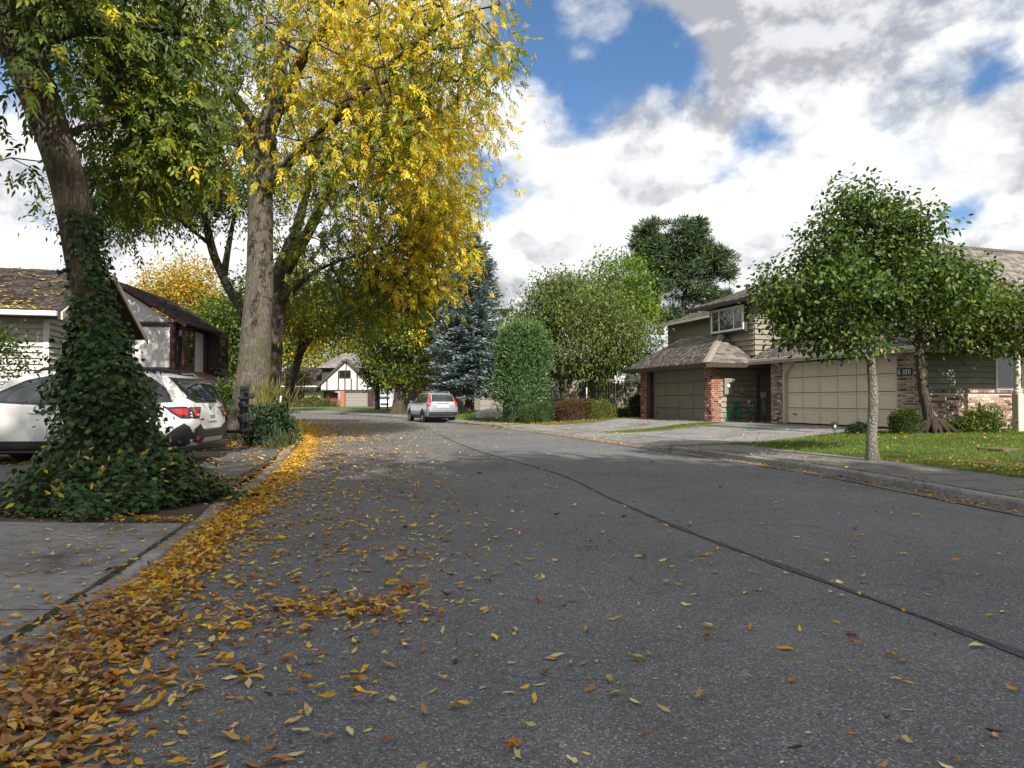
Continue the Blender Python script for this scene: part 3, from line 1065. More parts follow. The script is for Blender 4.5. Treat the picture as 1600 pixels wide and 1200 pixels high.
def bricks_single(parent, O, axis_x, w, h, mat, out=-1, proud=0.012):
    """each brick an object sharing a few meshes (wall facing local -y)"""
    cache = {}
    for (a, b, z0, z1) in brick_positions(w, h):
        key = round(b - a, 2)
        if key not in cache:
            mb = MB(); k = key
            mb.cbox(0, b - a, -proud, 0.02, 0, z1 - z0, 0.004)
            cache[key] = mb.mesh('brick')
        o = obj('brick', cache[key], mat, parent)
        o.location = (O[0] + a, O[1] + random.uniform(-0.004, 0.003), O[2] + z0)


def window(parent, O, w, h, axis, out, frame=0.06, mullions=(), mat='white', depth=0.05, rails=(), name='window'):
    """framed window on a wall; O lower corner; axis along wall"""
    def put(mb, a0, a1, z0, z1, d0, d1):
        if axis == 'x':
            mb.cbox(O[0] + a0, O[0] + a1, O[1] + min(out * d0, out * d1), O[1] + max(out * d0, out * d1), O[2] + z0, O[2] + z1, 0.006)
        else:
            mb.cbox(O[0] + min(out * d0, out * d1), O[0] + max(out * d0, out * d1), O[1] + a0, O[1] + a1, O[2] + z0, O[2] + z1, 0.006)
    mb = MB()
    put(mb, 0, w, 0, frame, 0, depth); put(mb, 0, w, h - frame, h, 0, depth)
    put(mb, 0, frame, frame, h - frame, 0, depth); put(mb, w - frame, w, frame, h - frame, 0, depth)
    for m in mullions: put(mb, m - frame * 0.4, m + frame * 0.4, frame, h - frame, 0.0, depth * 0.85)
    for m in rails: put(mb, frame, w - frame, m - frame * 0.3, m + frame * 0.3, 0.0, depth * 0.8)
    fr = mb.build(name, MAT[mat], parent)
    xs = [frame * 0.9] + [m for m in mullions] + [w - frame * 0.9]
    for i in range(len(xs) - 1):
        mb = MB(); put(mb, xs[i] + 0.004, xs[i + 1] - 0.004, frame * 0.9, h - frame * 0.9, 0.004, depth * 0.4)
        mb.build('pane', MAT['glass'], fr)
    return fr


def garage_door(parent, O, w, h, cols, rows, mat, raised=True):
    """sectional door in the plane x=const facing -x; every panel a piece"""
    d = bpy.data.objects.new('garage_door', None); COL.objects.link(d); d.parent = parent
    mb = MB(); mb.box(O[0] + 0.03, O[0] + 0.05, O[1], O[1] + w, O[2], O[2] + h); mb.build('door_back', MAT['trim_brown'], d)
    pw = w / cols; ph = h / rows
    f = 0.055
    mb = MB()
    # panel: flat frame around a recessed field with sloping edges, facing -x
    a0, a1, z0, z1 = 0.012, pw - 0.012, 0.011, ph - 0.011
    ring = lambda e, x: [(x, a0 + e, z0 + e), (x, a1 - e, z0 + e), (x, a1 - e, z1 - e), (x, a0 + e, z1 - e)]
    vs = ring(0, 0.03) + ring(0, 0.0) + ring(f, 0.0) + ring(f + 0.02, 0.018 if raised else 0.008) + ring(f + 0.07, 0.016 if raised else 0.006)
    fs = []
    for k in range(4):
        for i in range(4):
            j = (i + 1) % 4
            fs.append((k * 4 + i, k * 4 + j, (k + 1) * 4 + j, (k + 1) * 4 + i))
    fs.append((16, 17, 18, 19))
    me = MB().add(vs, fs).mesh('door_panel'); recalc(me)
    for i in range(cols):
        for j in range(rows):
            o = obj('door_panel', me, MAT[mat], d)
            o.location = (O[0], O[1] + i * pw, O[2] + j * ph)
    mb = MB(); mb.cbox(O[0] - 0.035, O[0] - 0.012, O[1] + w * 0.90, O[1] + w * 0.94, O[2] + 0.3, O[2] + 0.33, 0.004)
    mb.build('handle', MAT['black'], d)
    return d


def part(parent, name, mat, *boxes, b=0.006, smooth=False):
    mb = MB()
    for q in boxes: mb.cbox(*q, b)
    return mb.build(name, MAT[mat] if isinstance(mat, str) else mat, parent, smooth)


# ------------------------------------------------------------------ beige-door house on the right
ROT = math.atan2(0.30, 0.954)
FA = 0.43
HA = thing('beige_garage_house', 'brick and grey siding house with wide beige garage door behind the young tree', 'house', (11.2, 19.0, FA), ROT)
EV = 2.32        # eave height above the floor
# cores of the walls
part(HA, 'wall', 'siding_green', (0.06, 12, 0.06, 0.58, -0.5, EV), (0.06, 1.6, 5.5, 6.0, -0.5, EV), (1.6, 12, 5.5, 10.5, -0.5, EV), (0.6, 12, 0.58, 5.5, -0.5, EV), (0.02, 0.6, 0.5, 5.5, 2.13, EV))
# side wall towards the camera: brick wainscot, cap course, boards
WH = 1.03
part(HA, 'wainscot_backing', 'mortar', (0.5, 8.0, -0.02, 0.055, -0.45, WH - 0.005), b=0.002)
bricks_single(HA, (0.52, -0.022, -0.12), True, 4.05, WH + 0.1, MAT['brick_mix_o'])
bricks_joined(HA, [((4.58, -0.022, -0.12), (1, 0, 0), (0, -1, 0), 3.4, WH + 0.1)], MAT['brick_mix'])
cap = MB()
x = 0.5
Vc = []
while x < 8:
    part(HA, 'cap_brick', 'brick_mix_o', (x, x + 0.096, -0.075, 0.05, WH, WH + 0.075), b=0.005)
    x += 0.105
siding(HA, (0.5, 0.05, 0), 'x', 7.5, WH + 0.08, EV - 0.02, 0.172, MAT['siding_green'], -1, cut=[(2.55, 4.75, WH + 0.07, WH + 1.07)])
window(HA, (3.07, 0.05, WH + 0.09), 2.15, 0.97, 'x', -1, 0.07, (1.07,), 'white', 0.06)
# brick piers each side of the door
for (y0, y1) in ((0.0, 0.56), (5.45, 6.02)):
    part(HA, 'pier_core', 'mortar', (0.0, 0.5, y0, y1, -0.5, EV + 0.0), b=0.003)
    bricks_joined(HA, [((-0.002, y1, -0.1), (0, -1, 0), (-1, 0, 0), y1 - y0, EV), ((0.0, y0 - 0.002, -0.1), (1, 0, 0), (0, -1, 0), 0.5, EV), ((0.5, y1 + 0.002, -0.1), (-1, 0, 0), (0, 1, 0), 0.5, EV)], MAT['brick_mix'], 'pier_bricks')
garage_door(HA, (0.16, 0.66, 0.02), 4.69, 2.1, 6, 4, 'beige')
part(HA, 'door_trim', 'beige_trim', (0.02, 0.18, 0.565, 0.66, 0, 2.13), (0.02, 0.18, 5.35, 5.445, 0, 2.13), (0.02, 0.18, 0.565, 5.445, 2.13, 2.23))
for s, y in ((1, 0.66), (-1, 5.35)):
    mb = MB(); mb.prism([(0, 2.128), (0.42 * s, 2.128), (0, 1.72)], lambda a, z, y=y: (0.03, y + a, z), lambda a, z, y=y: (0.15, y + a, z))
    o = mb.build('corner_brace', MAT['beige_trim'], HA); recalc(o.data)
# house number plaque on the near pier
pl = part(HA, 'number_plaque', 'black', (-0.05, -0.015, 0.04, 0.54, 1.50, 1.72))
seg = {'6': 'afedcg', '1': 'bc', '0': 'abcdef'}


def digit(mb, ch, x, y0, z0, w, h, t=0.018, d=0.006):
    # facing -x, read right to left in +y
    S = {'a': (0, w, h - t, h), 'd': (0, w, 0, t), 'g': (0, w, h / 2 - t / 2, h / 2 + t / 2), 'f': (0, t, h / 2, h), 'e': (0, t, 0, h / 2), 'b': (w - t, w, h / 2, h), 'c': (w - t, w, 0, h / 2)}
    for q in seg[ch]:
        a0, a1, z_0, z_1 = S[q]
        mb.box(x - d, x, y0 - a1, y0 - a0, z0 + z_0, z0 + z_1)


for i, ch in enumerate('6100'):
    mb = MB(); digit(mb, ch, -0.051, 0.49 - i * 0.115, 1.545, 0.075, 0.13); mb.build('numeral', MAT['white'], pl)
# hip roof of weathered shakes
ex0, ex1, ey0, ey1 = -0.42, 14.0, -0.55, 11.0
rz = 6.75; ry = (ey0 + ey1) / 2; hx = ry - ey0
roofA = bpy.data.objects.new('roof', None); COL.objects.link(roofA); roofA.parent = HA
GX = 2.6
slope(roofA, (GX, ey0, EV), (ex1, ey0, EV), (ex1, ry, rz), (GX, ry, rz), MAT['shake_brown'], 0.21, 0.2, 0.03)
YC = 6.62; GX = 2.6; gz = EV + (GX - ex0) * 0.53
slope(roofA, (ex0, YC, EV), (ex0, ey0, EV), (GX, ey0 + GX - ex0, gz), (GX, YC, gz), MAT['shake_brown'], 0.21, 0.2, 0.03)
slope(roofA, (ex0, ey0, EV), (GX, ey0, EV), (GX, ey0 + GX - ex0, gz), (GX, ey0 + GX - ex0, gz), MAT['shake_brown'], 0.21, 0.2, 0.03)
slope(roofA, (ex1, ey1, EV), (GX, ey1, EV), (GX, ry, rz), (ex1, ry, rz), MAT['shake_brown'], 0.5, 0.6, 0.03)
mb = MB(); mb.prism([(ey0 + 0.1, EV), (ey1 - 0.1, EV), (ry, rz - 0.08)], lambda y, z: (GX + 0.14, y, z), lambda y, z: (GX + 0.3, y, z)); o = mb.build('gable_wall', MAT['siding'], HA); recalc(o.data)
for ya in (ey0, ey1):
    mb = MB(); mb.prism([(ya, EV - 0.14), (ry, rz - 0.16), (ry, rz + 0.0), (ya, EV + 0.0)], lambda y, z: (GX - 0.05, y, z), lambda y, z: (GX - 0.003, y, z)); o = mb.build('barge_board', MAT['white'], HA); recalc(o.data)
# ridge caps
mb = MB()
x = GX - 0.05
while x < ex1:
    mb.prism([(-0.15, -0.085), (0, 0.035), (0.15, -0.085), (0.15, -0.11), (0, 0.0), (-0.15, -0.11)], lambda a, z, x=x: (x, ry + a, rz + z + 0.05), lambda a, z, x=x: (x + 0.26, ry + a, rz + z + 0.03))
    x += 0.22
o = mb.build('ridge_cap', MAT['shake_brown'], roofA, kind='stuff'); recalc(o.data)
part(HA, 'fascia', 'beige_trim', (ex0 + 0.02, ex1, ey0 - 0.02, ey0 + 0.02, EV - 0.2, EV - 0.03), (ex0 - 0.02, ex0 + 0.018, ey0 - 0.018, 6.6, EV - 0.2, EV - 0.03))
part(HA, 'rain_gutter', 'beige_trim', (ex0 - 0.14, ex0 - 0.025, ey0 - 0.14, 6.62, EV - 0.13, EV - 0.02), (ex0 - 0.02, ex1, ey0 - 0.14, ey0 - 0.025, EV - 0.13, EV - 0.02), b=0.012)
part(HA, 'soffit', 'trim_brown', (ex0 + 0.02, 0.5, ey0 + 0.02, 6.5, EV - 0.05, EV - 0.025), (0.5, ex1, ey0 + 0.02, 0.06, EV - 0.05, EV - 0.025), b=0.003)
# porch post
pp = MB()
pp.cbox(1.83, 2.03, -1.55, -1.35, -0.2, 1.0, 0.02)
pp.lathe([(0.085, 1.0), (0.1, 1.02), (0.1, 1.06), (0.075, 1.09), (0.09, 1.13), (0.07, 1.18), (0.08, 1.6), (0.075, 2.0), (0.095, 2.04), (0.08, 2.08), (0.1, 2.1)], 20, (1.93, -1.45, 0))
pp.cbox(1.83, 2.03, -1.55, -1.35, 2.1, 2.34, 0.015)
po = pp.build('porch_post', MAT['beige_trim'], HA)
part(HA, 'porch_beam', 'beige_trim', (1.75, 8.0, -1.6, -1.3, 2.345, 2.55))
porch = bpy.data.objects.new('porch_roof', None); COL.objects.link(porch); porch.parent = HA
slope(porch, (1.6, -1.85, 2.56), (8.2, -1.85, 2.56), (8.2, 0.4, 3.35), (1.6, 0.4, 3.35), MAT['shake_brown'], 0.21, 0.2, 0.03)
part(HA, 'porch_floor', MAT['slab'], (1.7, 8.0, -1.7, -0.05, -0.4, -0.02))

# ------------------------------------------------------------------ brown-door house beyond it
FB = 0.36
HB = thing('brown_garage_house', 'grey brown sided house with brown garage door, red brick piers and upper bay window', 'house', (7.6, 26.0, FB), ROT)
EB = 2.28
part(HB, 'wall', 'siding', (0.08, 9, 0.06, 0.46, -0.5, EB), (0.42, 9, 0.46, 5.2, -0.5, EB), (0.08, 9, 5.2, 5.63, -0.5, EB), (0.06, 0.42, 0.5, 5.1, 2.15, EB))
part(HB, 'lintel_board', 'trim_olive', (0.02, 0.058, 0.5, 5.1, 2.14, EB))
for (y0, y1) in ((0.0, 0.47), (5.12, 5.63)):
    part(HB, 'pier_core', 'mortar', (0.0, 0.43, y0, y1, -0.5, EB), b=0.003)
    bricks_joined(HB, [((-0.002, y1, -0.06), (0, -1, 0), (-1, 0, 0), y1 - y0, EB + 0.04), ((0.0, y0 - 0.002, -0.06), (1, 0, 0), (0, -1, 0), 0.43, EB + 0.04)], MAT['brick_red'], 'pier_bricks')
garage_door(HB, (0.2, 0.5, 0.02), 4.3, 2.12, 4, 4, 'trim_olive', raised=False)
part(HB, 'door_jamb', 'trim_brown', (0.03, 0.22, 4.81, 5.11, 0, 2.14)); part(HB, 'door_jamb', 'trim_brown', (0.03, 0.22, 0.475, 0.499, 0, 2.14))
siding(HB, (0.435, 0.05, 0), 'x', 5.0, 0.0, EB, 0.205, MAT['siding'], -1)
part(HB, 'foundation', MAT['slab'], (0.4, 5.4, 0.0, 0.07, -0.5, -0.005))
# main lower roof, hipped at the corner
x0, y0, y1 = -0.58, -0.55, 6.2
s_ = 2.35; zt = EB + s_ * 0.60
roofB = bpy.data.objects.new('lower_roof', None); COL.objects.link(roofB); roofB.parent = HB
slope(roofB, (x0, y1, EB), (x0, y0, EB), (x0 + s_, y0 + s_, zt), (x0 + s_, y1 - 1.2, zt), MAT['shake_grey'], 0.16, 0.32, 0.012)
slope(roofB, (x0, y0, EB), (6.0, y0, EB), (6.0, y0 + s_, zt), (x0 + s_, y0 + s_, zt), MAT['shake_grey'], 0.16, 0.32, 0.012)
slope(roofB, (6.0, y1, EB), (x0, y1, EB), (x0 + s_, y1 - 1.2, zt), (6.0, y1 - 1.2, zt), MAT['shake_grey'], 0.3, 0.6, 0.012)
# hip capping shingles
mb = MB()
for k in range(17):
    a = np.array((x0, y0, EB)) + np.array((s_, s_, zt - EB)) * (k / 17.0)
    b = np.array((x0, y0, EB)) + np.array((s_, s_, zt - EB)) * ((k + 1.25) / 17.0)
    sd = np.array((1, -1, 0)) / math.sqrt(2) * 0.15
    mb.add([a - sd + (0, 0, 0.01), a + (0, 0, 0.062), a + sd + (0, 0, 0.01), b - sd + (0, 0, -0.005), b + (0, 0, 0.045), b + sd + (0, 0, -0.005)], [(0, 1, 4, 3), (1, 2, 5, 4), (0, 2, 1)])
o = mb.build('hip_cap', M_plain('hip_shingle', (0.23, 0.207, 0.18), 0.9, 0.2, 8, 0.4), roofB, kind='stuff'); recalc(o.data)
part(HB, 'fascia', 'trim_brown', (x0 - 0.03, x0 + 0.01, y0, y1, EB - 0.17, EB - 0.02), (x0 - 0.03, 5.5, y0 - 0.03, y0 - 0.002, EB - 0.17, EB - 0.02))
part(HB, 'soffit', 'trim_brown', (x0 + 0.012, 0.06, y0, y1, EB - 0.06, EB - 0.03), (0.06, 5.5, y0, 0.05, EB - 0.06, EB - 0.03), b=0.003)
# upper storey with the bay
UX, UY0, UY1, UZ = 1.72, -0.32, 2.65, 4.80
part(HB, 'upper_wall', 'siding', (UX, 3.4, UY0, UY1, 2.6, UZ), (3.4, 9, -0.6, 9.0, 2.4, UZ - 0.02))
siding(HB, (UX, UY0 + 0.02, 0), 'y', UY1 - UY0 - 0.04, 2.6, UZ, 0.205, MAT['siding'], -1, cut=[(0.3, 2.5, 3.5, 4.7)])
siding(HB, (UX - 0.02, UY0, 0), 'x', 1.7, 2.6, UZ, 0.205, MAT['siding'], -1)
siding(HB, (3.4, -0.6, 0), 'x', 5.5, 2.5, UZ - 0.02, 0.205, MAT['siding'], -1)
part(HB, 'bay_box', 'trim_brown', (UX - 0.22, UX - 0.001, 0.0, 2.2, 3.56, 4.64))
window(HB, (UX - 0.225, 0.02, 3.64), 2.16, 0.97, 'y', -1, 0.085, (0.62, 1.6), 'white', 0.05)
roofU = bpy.data.objects.new('upper_roof', None); COL.objects.link(roofU); roofU.parent = HB
ux0, uy0, uy1 = UX - 0.62, UY0 - 0.6, UY1 + 0.6
um = (uy0 + uy1) / 2; uh = (uy1 - uy0) / 2; uz = UZ + uh * 0.42
slope(roofU, (ux0, uy1, UZ), (ux0, uy0, UZ), (ux0 + uh, um, uz), (ux0 + uh, um, uz), MAT['shake_grey'], 0.16, 0.32, 0.012)
slope(roofU, (ux0, uy0, UZ), (4.2, uy0, UZ), (4.2, um, uz), (ux0 + uh, um, uz), MAT['shake_grey'], 0.16, 0.32, 0.012)
slope(roofU, (4.2, uy1, UZ), (ux0, uy1, UZ), (ux0 + uh, um, uz), (4.2, um, uz), MAT['shake_grey'], 0.3, 0.6, 0.012)
part(HB, 'upper_fascia', 'trim_brown', (ux0 - 0.03, ux0 + 0.01, uy0, uy1, UZ - 0.16, UZ - 0.02), (ux0 - 0.03, 3.3, uy0 - 0.03, uy0 - 0.002, UZ - 0.16, UZ - 0.02))
part(HB, 'upper_soffit', 'beige_trim', (ux0 + 0.012, UX, uy0, uy1, UZ - 0.06, UZ - 0.03), (UX, 3.3, uy0, UY0, UZ - 0.06, UZ - 0.03), b=0.003)
roofM = bpy.data.objects.new('main_roof', None); COL.objects.link(roofM); roofM.parent = HB
mx0, my0, my1, mz = 3.0, -1.1, 9.6, UZ + 0.02
slope(roofM, (mx0, my0, mz), (10, my0, mz), (10, 3.9, mz + 1.35), (mx0 + 3.4, 3.9, mz + 1.35), MAT['shake_grey'], 0.2, 0.34, 0.012)
slope(roofM, (mx0, my1, mz), (mx0, my0, mz), (mx0 + 3.4, 3.9, mz + 1.35), (mx0 + 3.4, 3.9, mz + 1.35), MAT['shake_grey'], 0.2, 0.34, 0.012)
part(HB, 'main_fascia', 'white', (mx0 - 0.03, mx0 + 0.01, my0, my1, mz - 0.14, mz - 0.02), (mx0 - 0.03, 9.5, my0 - 0.03, my0 - 0.002, mz - 0.14, mz - 0.02))
# downspout and service pieces fixed to the wall
mb = MB(); mb.tube([(2.05, -0.5, EB - 0.12), (2.05, -0.3, EB - 0.3), (2.05, -0.05, EB - 0.42), (2.05, -0.045, 0.3), (2.05, -0.05, 0.05), (2.02, -0.25, -0.02)], 0.045, 10)
mb.build('downspout', MAT['trim_brown'], HB, True)
me_ = bpy.data.objects.new('electric_meter_box', None); COL.objects.link(me_); me_.parent = HB
part(me_, 'meter_cover', 'siding', (0.52, 0.88, -0.09, 0.03, 1.1, 1.72))
mb = MB(); mb.lathe([(0.0, 0.07), (0.05, 0.06), (0.075, 0.03), (0.08, 0.0)], 20)
mb.v = [(0.7 + v[0], -0.09 - v[2], 1.42 + v[1]) for v in mb.v]
o = mb.build('meter_dial', MAT['white'], me_, True); recalc(o.data)
for (bx, bz, bw, bh) in ((1.25, 1.16, 0.14, 0.2), (1.45, 1.12, 0.1, 0.17)):
    part(HB, 'outlet_box', 'siding', (bx, bx + bw, -0.11, 0.02, bz, bz + bh))
part(HB, 'junction_box', 'siding_pale', (2.2, 2.4, -0.1, 0.02, 0.98, 1.2))
mb = MB(); mb.tube([(2.28, -0.06, 1.0), (2.28, -0.06, 0.0)], 0.02, 8); mb.tube([(2.36, -0.06, 1.0), (2.36, -0.06, 0.0)], 0.014, 8)
mb.build('conduit', MAT['steel'], HB, True)
# gas meter standing by the wall
gm = thing('gas_meter', 'grey gas meter with pipes against the grey brown siding', 'meter', tuple(HB.matrix_basis @ Vector((1.55, -0.32, -0.02))), ROT)
mb = MB(); mb.tube([(0.08, 0, 0), (0.08, 0, 0.72), (0.02, 0, 0.8), (-0.06, 0, 0.82)], 0.022, 10); mb.build('riser_pipe', MAT['steel'], gm, True)
mb = MB(); mb.cbox(-0.14, 0.1, -0.09, 0.09, 0.36, 0.6, 0.05); mb.cbox(-0.11, 0.07, -0.07, 0.07, 0.6, 0.66, 0.02); mb.build('meter_body', MAT['steel'], gm, True)
mb = MB(); mb.lathe([(0.0, 0.05), (0.09, 0.04), (0.1, 0.0), (0.05, -0.06), (0.03, -0.09)], 18, (-0.1, 0, 0.84)); mb.build('regulator', MAT['steel'], gm, True)
mb = MB(); mb.tube([(-0.1, 0, 0.6), (-0.1, 0, 0.76)], 0.02, 8); mb.tube([(-0.02, 0, 0.66), (0.2, 0.0, 0.7), (0.22, 0.2, 0.7)], 0.018, 8); mb.build('outlet_pipe', MAT['steel'], gm, True)
# hose on its hanger
hs = thing('garden_hose', 'bright green garden hose coiled on wall hanger beside red brick pier', 'hose', tuple(HB.matrix_basis @ Vector((0.98, -0.06, 0.0))), ROT)
mb = MB(); pts = []
for k in range(9 * 28):
    a = 2 * math.pi * k / 28
    lay = k / 28
    rr = 0.20 + 0.05 * math.sin(lay * 2.1)
    pts.append((rr * 0.9 * math.sin(a) + random.uniform(-0.004, 0.004), -0.05 - 0.015 * (lay % 4), 0.50 + rr * 1.25 * math.cos(a)))
mb.tube(pts, 0.016, 6)
mb.build('coil', MAT['hose'], hs, True)
mb = MB(); mb.tube([(0.05, -0.08, 0.3), (0.12, -0.1, 0.12), (0.05, -0.15, 0.02), (-0.15, -0.2, 0.012), (-0.05, -0.35, 0.012)], 0.014, 6); mb.build('hose_end', MAT['hose'], hs, True)
mb = MB(); mb.cbox(-0.1, 0.1, -0.16, 0.03, 0.60, 0.68, 0.02); mb.build('hanger', MAT['hose'], hs)
mb = MB(); mb.tube([(-0.42, 0.0, 0.42), (-0.42, -0.06, 0.42), (-0.42, -0.07, 0.3), (-0.4, -0.1, 0.0)], 0.013, 6); mb.build('tap_hose', MAT['hose'], hs, True)

# ------------------------------------------------------------------ neighbour behind the blossom tree, fence, far roof
HC = thing('grey_green_house', 'grey green sided bungalow with white window behind the blossom tree', 'house', (2.6, 41.0, 0.3), R(6))
part(HC, 'wall', 'siding', (-0.9, 3.6, 0.06, 8, -0.4, 2.7))
siding(HC, (-0.9, 0.05, 0), 'x', 4.5, 0.0, 2.7, 0.24, MAT['siding'], -1, cut=[(2.25, 3.4, 0.62, 2.15)])
window(HC, (1.35, 0.05, 0.62), 1.15, 1.5, 'x', -1, 0.08, (0.57,), 'white', 0.05)
part(HC, 'chimney', 'stucco', (5.2, 6.3, 6.0, 7.1, 2.0, 6.05), (5.1, 6.4, 5.9, 7.2, 6.06, 6.25))
roofC = bpy.data.objects.new('roof', None); COL.objects.link(roofC); roofC.parent = HC
slope(roofC, (-1.4, -0.6, 2.7), (4.2, -0.6, 2.7), (4.2, 4, 5.0), (-1.4, 4, 5.0), MAT['shake_mauve'], 0.3, 0.35, 0.015)
slope(roofC, (4.2, 8.6, 2.7), (-1.4, 8.6, 2.7), (-1.4, 4, 5.0), (4.2, 4, 5.0), MAT['shake_mauve'], 0.6, 0.6, 0.015)
HD = thing('blue_roofed_house', 'low house with pale blue grey roof behind the fence', 'house', (9.0, 45.0, 0.2), R(4))
part(HD, 'wall', 'stucco', (0, 9, 0.4, 8, -0.3, 2.9))
roofD = bpy.data.objects.new('roof', None); COL.objects.link(roofD); roofD.parent = HD
slope(roofD, (-0.5, -0.2, 2.9), (9.6, -0.2, 2.9), (9.6, 4.2, 5.75), (-0.5, 4.2, 5.75), MAT['shake_blue'], 0.25, 0.4, 0.012)
slope(roofD, (9.6, 8.4, 2.9), (-0.5, 8.4, 2.9), (-0.5, 4.2, 5.75), (9.6, 4.2, 5.75), MAT['shake_blue'], 0.6, 0.8, 0.012)
for i, (vx, vy) in enumerate(((2.7, 2.3), (3.9, 2.9))):
    mb = MB(); zz = 2.9 + (vy + 0.2) / 4.4 * 2.85
    mb.tube([(vx, vy, zz - 0.05), (vx, vy, zz + 0.4)], 0.06, 10); mb.build('roof_vent', MAT['trim_brown'], roofD, True)
fenceg = thing('board_fence', 'tall weathered board fence between grey green house and brown garage', 'fence', (4.2, 37.6, 0.3), R(-2))
x = 0.0
while x < 3.3:
    h = 1.9 + random.uniform(-0.02, 0.02)
    part(fenceg, 'fence_board', 'fence', (x, x + 0.142, random.uniform(-0.008, 0.008), 0.025, -0.2, h), b=0.004)
    x += 0.15
part(fenceg, 'fence_cap', 'fence', (-0.05, 3.35, -0.05, 0.06, 1.92, 1.97)); part(fenceg, 'fence_cap', 'fence', (-0.05, 3.35, 0.026, 0.065, 0.3, 0.39))
for x in (0, 1.65, 3.3): part(fenceg, 'fence_post', 'fence', (x - 0.05, x + 0.05, 0.027, 0.12, -0.2, 2.0))
gate = thing('lattice_top_fence', 'sunlit pale fence panel with lattice top beside the left brick pier', 'fence', (7.5, 37.3, 0.3), R(3))
x = 0.0
while x < 2.6:
    part(gate, 'fence_board', 'fence', (x, x + 0.142, 0.0, 0.025, -0.2, 1.55), b=0.004); x += 0.15
part(gate, 'top_rail', 'fence', (0, 2.6, -0.03, 0.05, 1.56, 1.62), (0, 2.6, -0.03, 0.05, 1.93, 1.98))
for k in range(20):
    part(gate, 'lattice_slat', 'fence', (k * 0.13, k * 0.13 + 0.03, 0.0, 0.015, 1.62, 1.93), b=0.003)
for k in range(3):
    part(gate, 'lattice_slat', 'fence', (0, 2.6, 0.016, 0.028, 1.68 + k * 0.09, 1.70 + k * 0.09), b=0.003)

# ------------------------------------------------------------------ pale sided house on the left
AL = R(14)
HL = thing('pale_sided_house', 'pale grey sided house with dark leaf-strewn shake roof behind the white car', 'house', (-11.25, 16.5, 0.12), AL)
EL = 3.18
part(HL, 'wall', 'siding_pale', (-13, -0.02, 0.05, 6.0, -0.3, EL))
siding(HL, (-13, 0.045, 0), 'x', 12.9, 0.0, EL - 0.02, 0.142, MAT['siding_pale'], -1)
siding(HL, (-0.02, 0.06, 0), 'y', 5.9, 0.0, EL - 0.02, 0.142, MAT['siding_pale'], 1, cut=[(0.6, 1.6, 1.4, 2.7)])
part(HL, 'corner_board', 'white', (-0.1, 0.03, 0.005, 0.055, 0, EL - 0.02))
window(HL, (-0.01, 0.7, 1.5), 0.85, 1.15, 'y', 1, 0.07, (), 'white', 0.05)
mb = MB(); mb.tube([(-7.0, -0.03, EL - 1.0), (-7.0, -0.03, 0.0)], 0.02, 8); mb.tube([(-3.55, -0.03, EL - 0.95), (-3.55, -0.03, 0.0)], 0.022, 8); mb.build('conduit', MAT['siding_pale'], HL, True)
RL = EL + 1.55
mb = MB(); mb.prism([(0.05, EL), (6.0, EL), (3.02, RL - 0.12)], lambda y, z: (-0.14, y, z), lambda y, z: (-0.02, y, z)); o = mb.build('gable_wall', MAT['siding_pale'], HL); recalc(o.data)
roofL = bpy.data.objects.new('roof', None); COL.objects.link(roofL); roofL.parent = HL
slope(roofL, (-13.5, -0.62, EL + 0.02), (0.5, -0.62, EL + 0.02), (0.5, 3.02, RL + 0.06), (-13.5, 3.02, RL + 0.06), MAT['shake_dark'], 0.17, 0.15, 0.024)
slope(roofL, (0.5, 6.66, EL + 0.02), (-13.5, 6.66, EL + 0.02), (-13.5, 3.02, RL + 0.06), (0.5, 3.02, RL + 0.06), MAT['shake_dark'], 0.5, 0.5, 0.024)
part(HL, 'rain_gutter', 'gutter_white', (-13.5, 0.45, -0.75, -0.635, EL - 0.09, EL + 0.03), b=0.012)
part(HL, 'fascia', 'trim_brown', (-13.5, 0.48, -0.63, -0.59, EL - 0.16, EL - 0.03))
part(HL, 'soffit', 'siding_pale', (-13.5, 0.4, -0.585, 0.04, EL - 0.06, EL - 0.035), b=0.003)
for sgn, ya in ((1, -0.64), (-1, 6.68)):
    mb = MB()
    mb.prism([(ya, EL - 0.16), (3.02, RL - 0.13), (3.02, RL + 0.05), (ya, EL + 0.02)], lambda y, z: (0.505, y, z), lambda y, z: (0.545, y, z)); o = mb.build('barge_board', MAT['beige_trim'], HL); recalc(o.data)
part(HL, 'chimney', 'brick_red', (-6.9, -6.2, 3.2, 3.9, RL - 0.4, RL + 0.2))

# ------------------------------------------------------------------ half-timbered white house, left middle distance
HT = thing('maroon_timbered_house', 'white stucco house with maroon timbers, bay windows and steep dark shake roof', 'house', (-14.2, 28.6, 0.12), R(5))
HT.scale = (1.0, 0.70, 1.0)
part(HT, 'wall', 'stucco', (-6, 0, 0, 7, -0.3, 4.45))
part(HT, 'lower_wall', 'stucco', (-6, 0.35, -0.04, 7.04, -0.3, 2.1))
# front face looks along local -y ; street side face +x
mb = MB(); mb.prism([(-6, 4.35), (0, 4.35), (-2.3, 5.85)], lambda x, z: (x, 0.0, z), lambda x, z: (x, 0.15, z)); o = mb.build('gable', MAT['stucco'], HT); recalc(o.data)
part(HT, 'timber', 'timber_red', (-6, 0.03, -0.06, -0.002, 2.28, 2.5)); part(HT, 'timber', 'timber_red', (-6, 0.03, -0.06, -0.002, 4.2, 4.38))
for x in (-6, -4.3, -2.2, -0.14): part(HT, 'timber', 'timber_red', (x, x + 0.17, -0.065, -0.002, 2.502, 4.198))
for y in (0.0, 2.1, 4.9, 6.8): part(HT, 'timber', 'timber_red', (0.002, 0.065, y + 0.01, y + 0.19, 2.1, 4.3))
part(HT, 'timber', 'timber_red', (0.002, 0.09, 0, 7, 2.1, 2.32), (0.002, 0.09, 0, 7, 4.22, 4.38))
bw = bpy.data.objects.new('bay_window', None); COL.objects.link(bw); bw.parent = HT
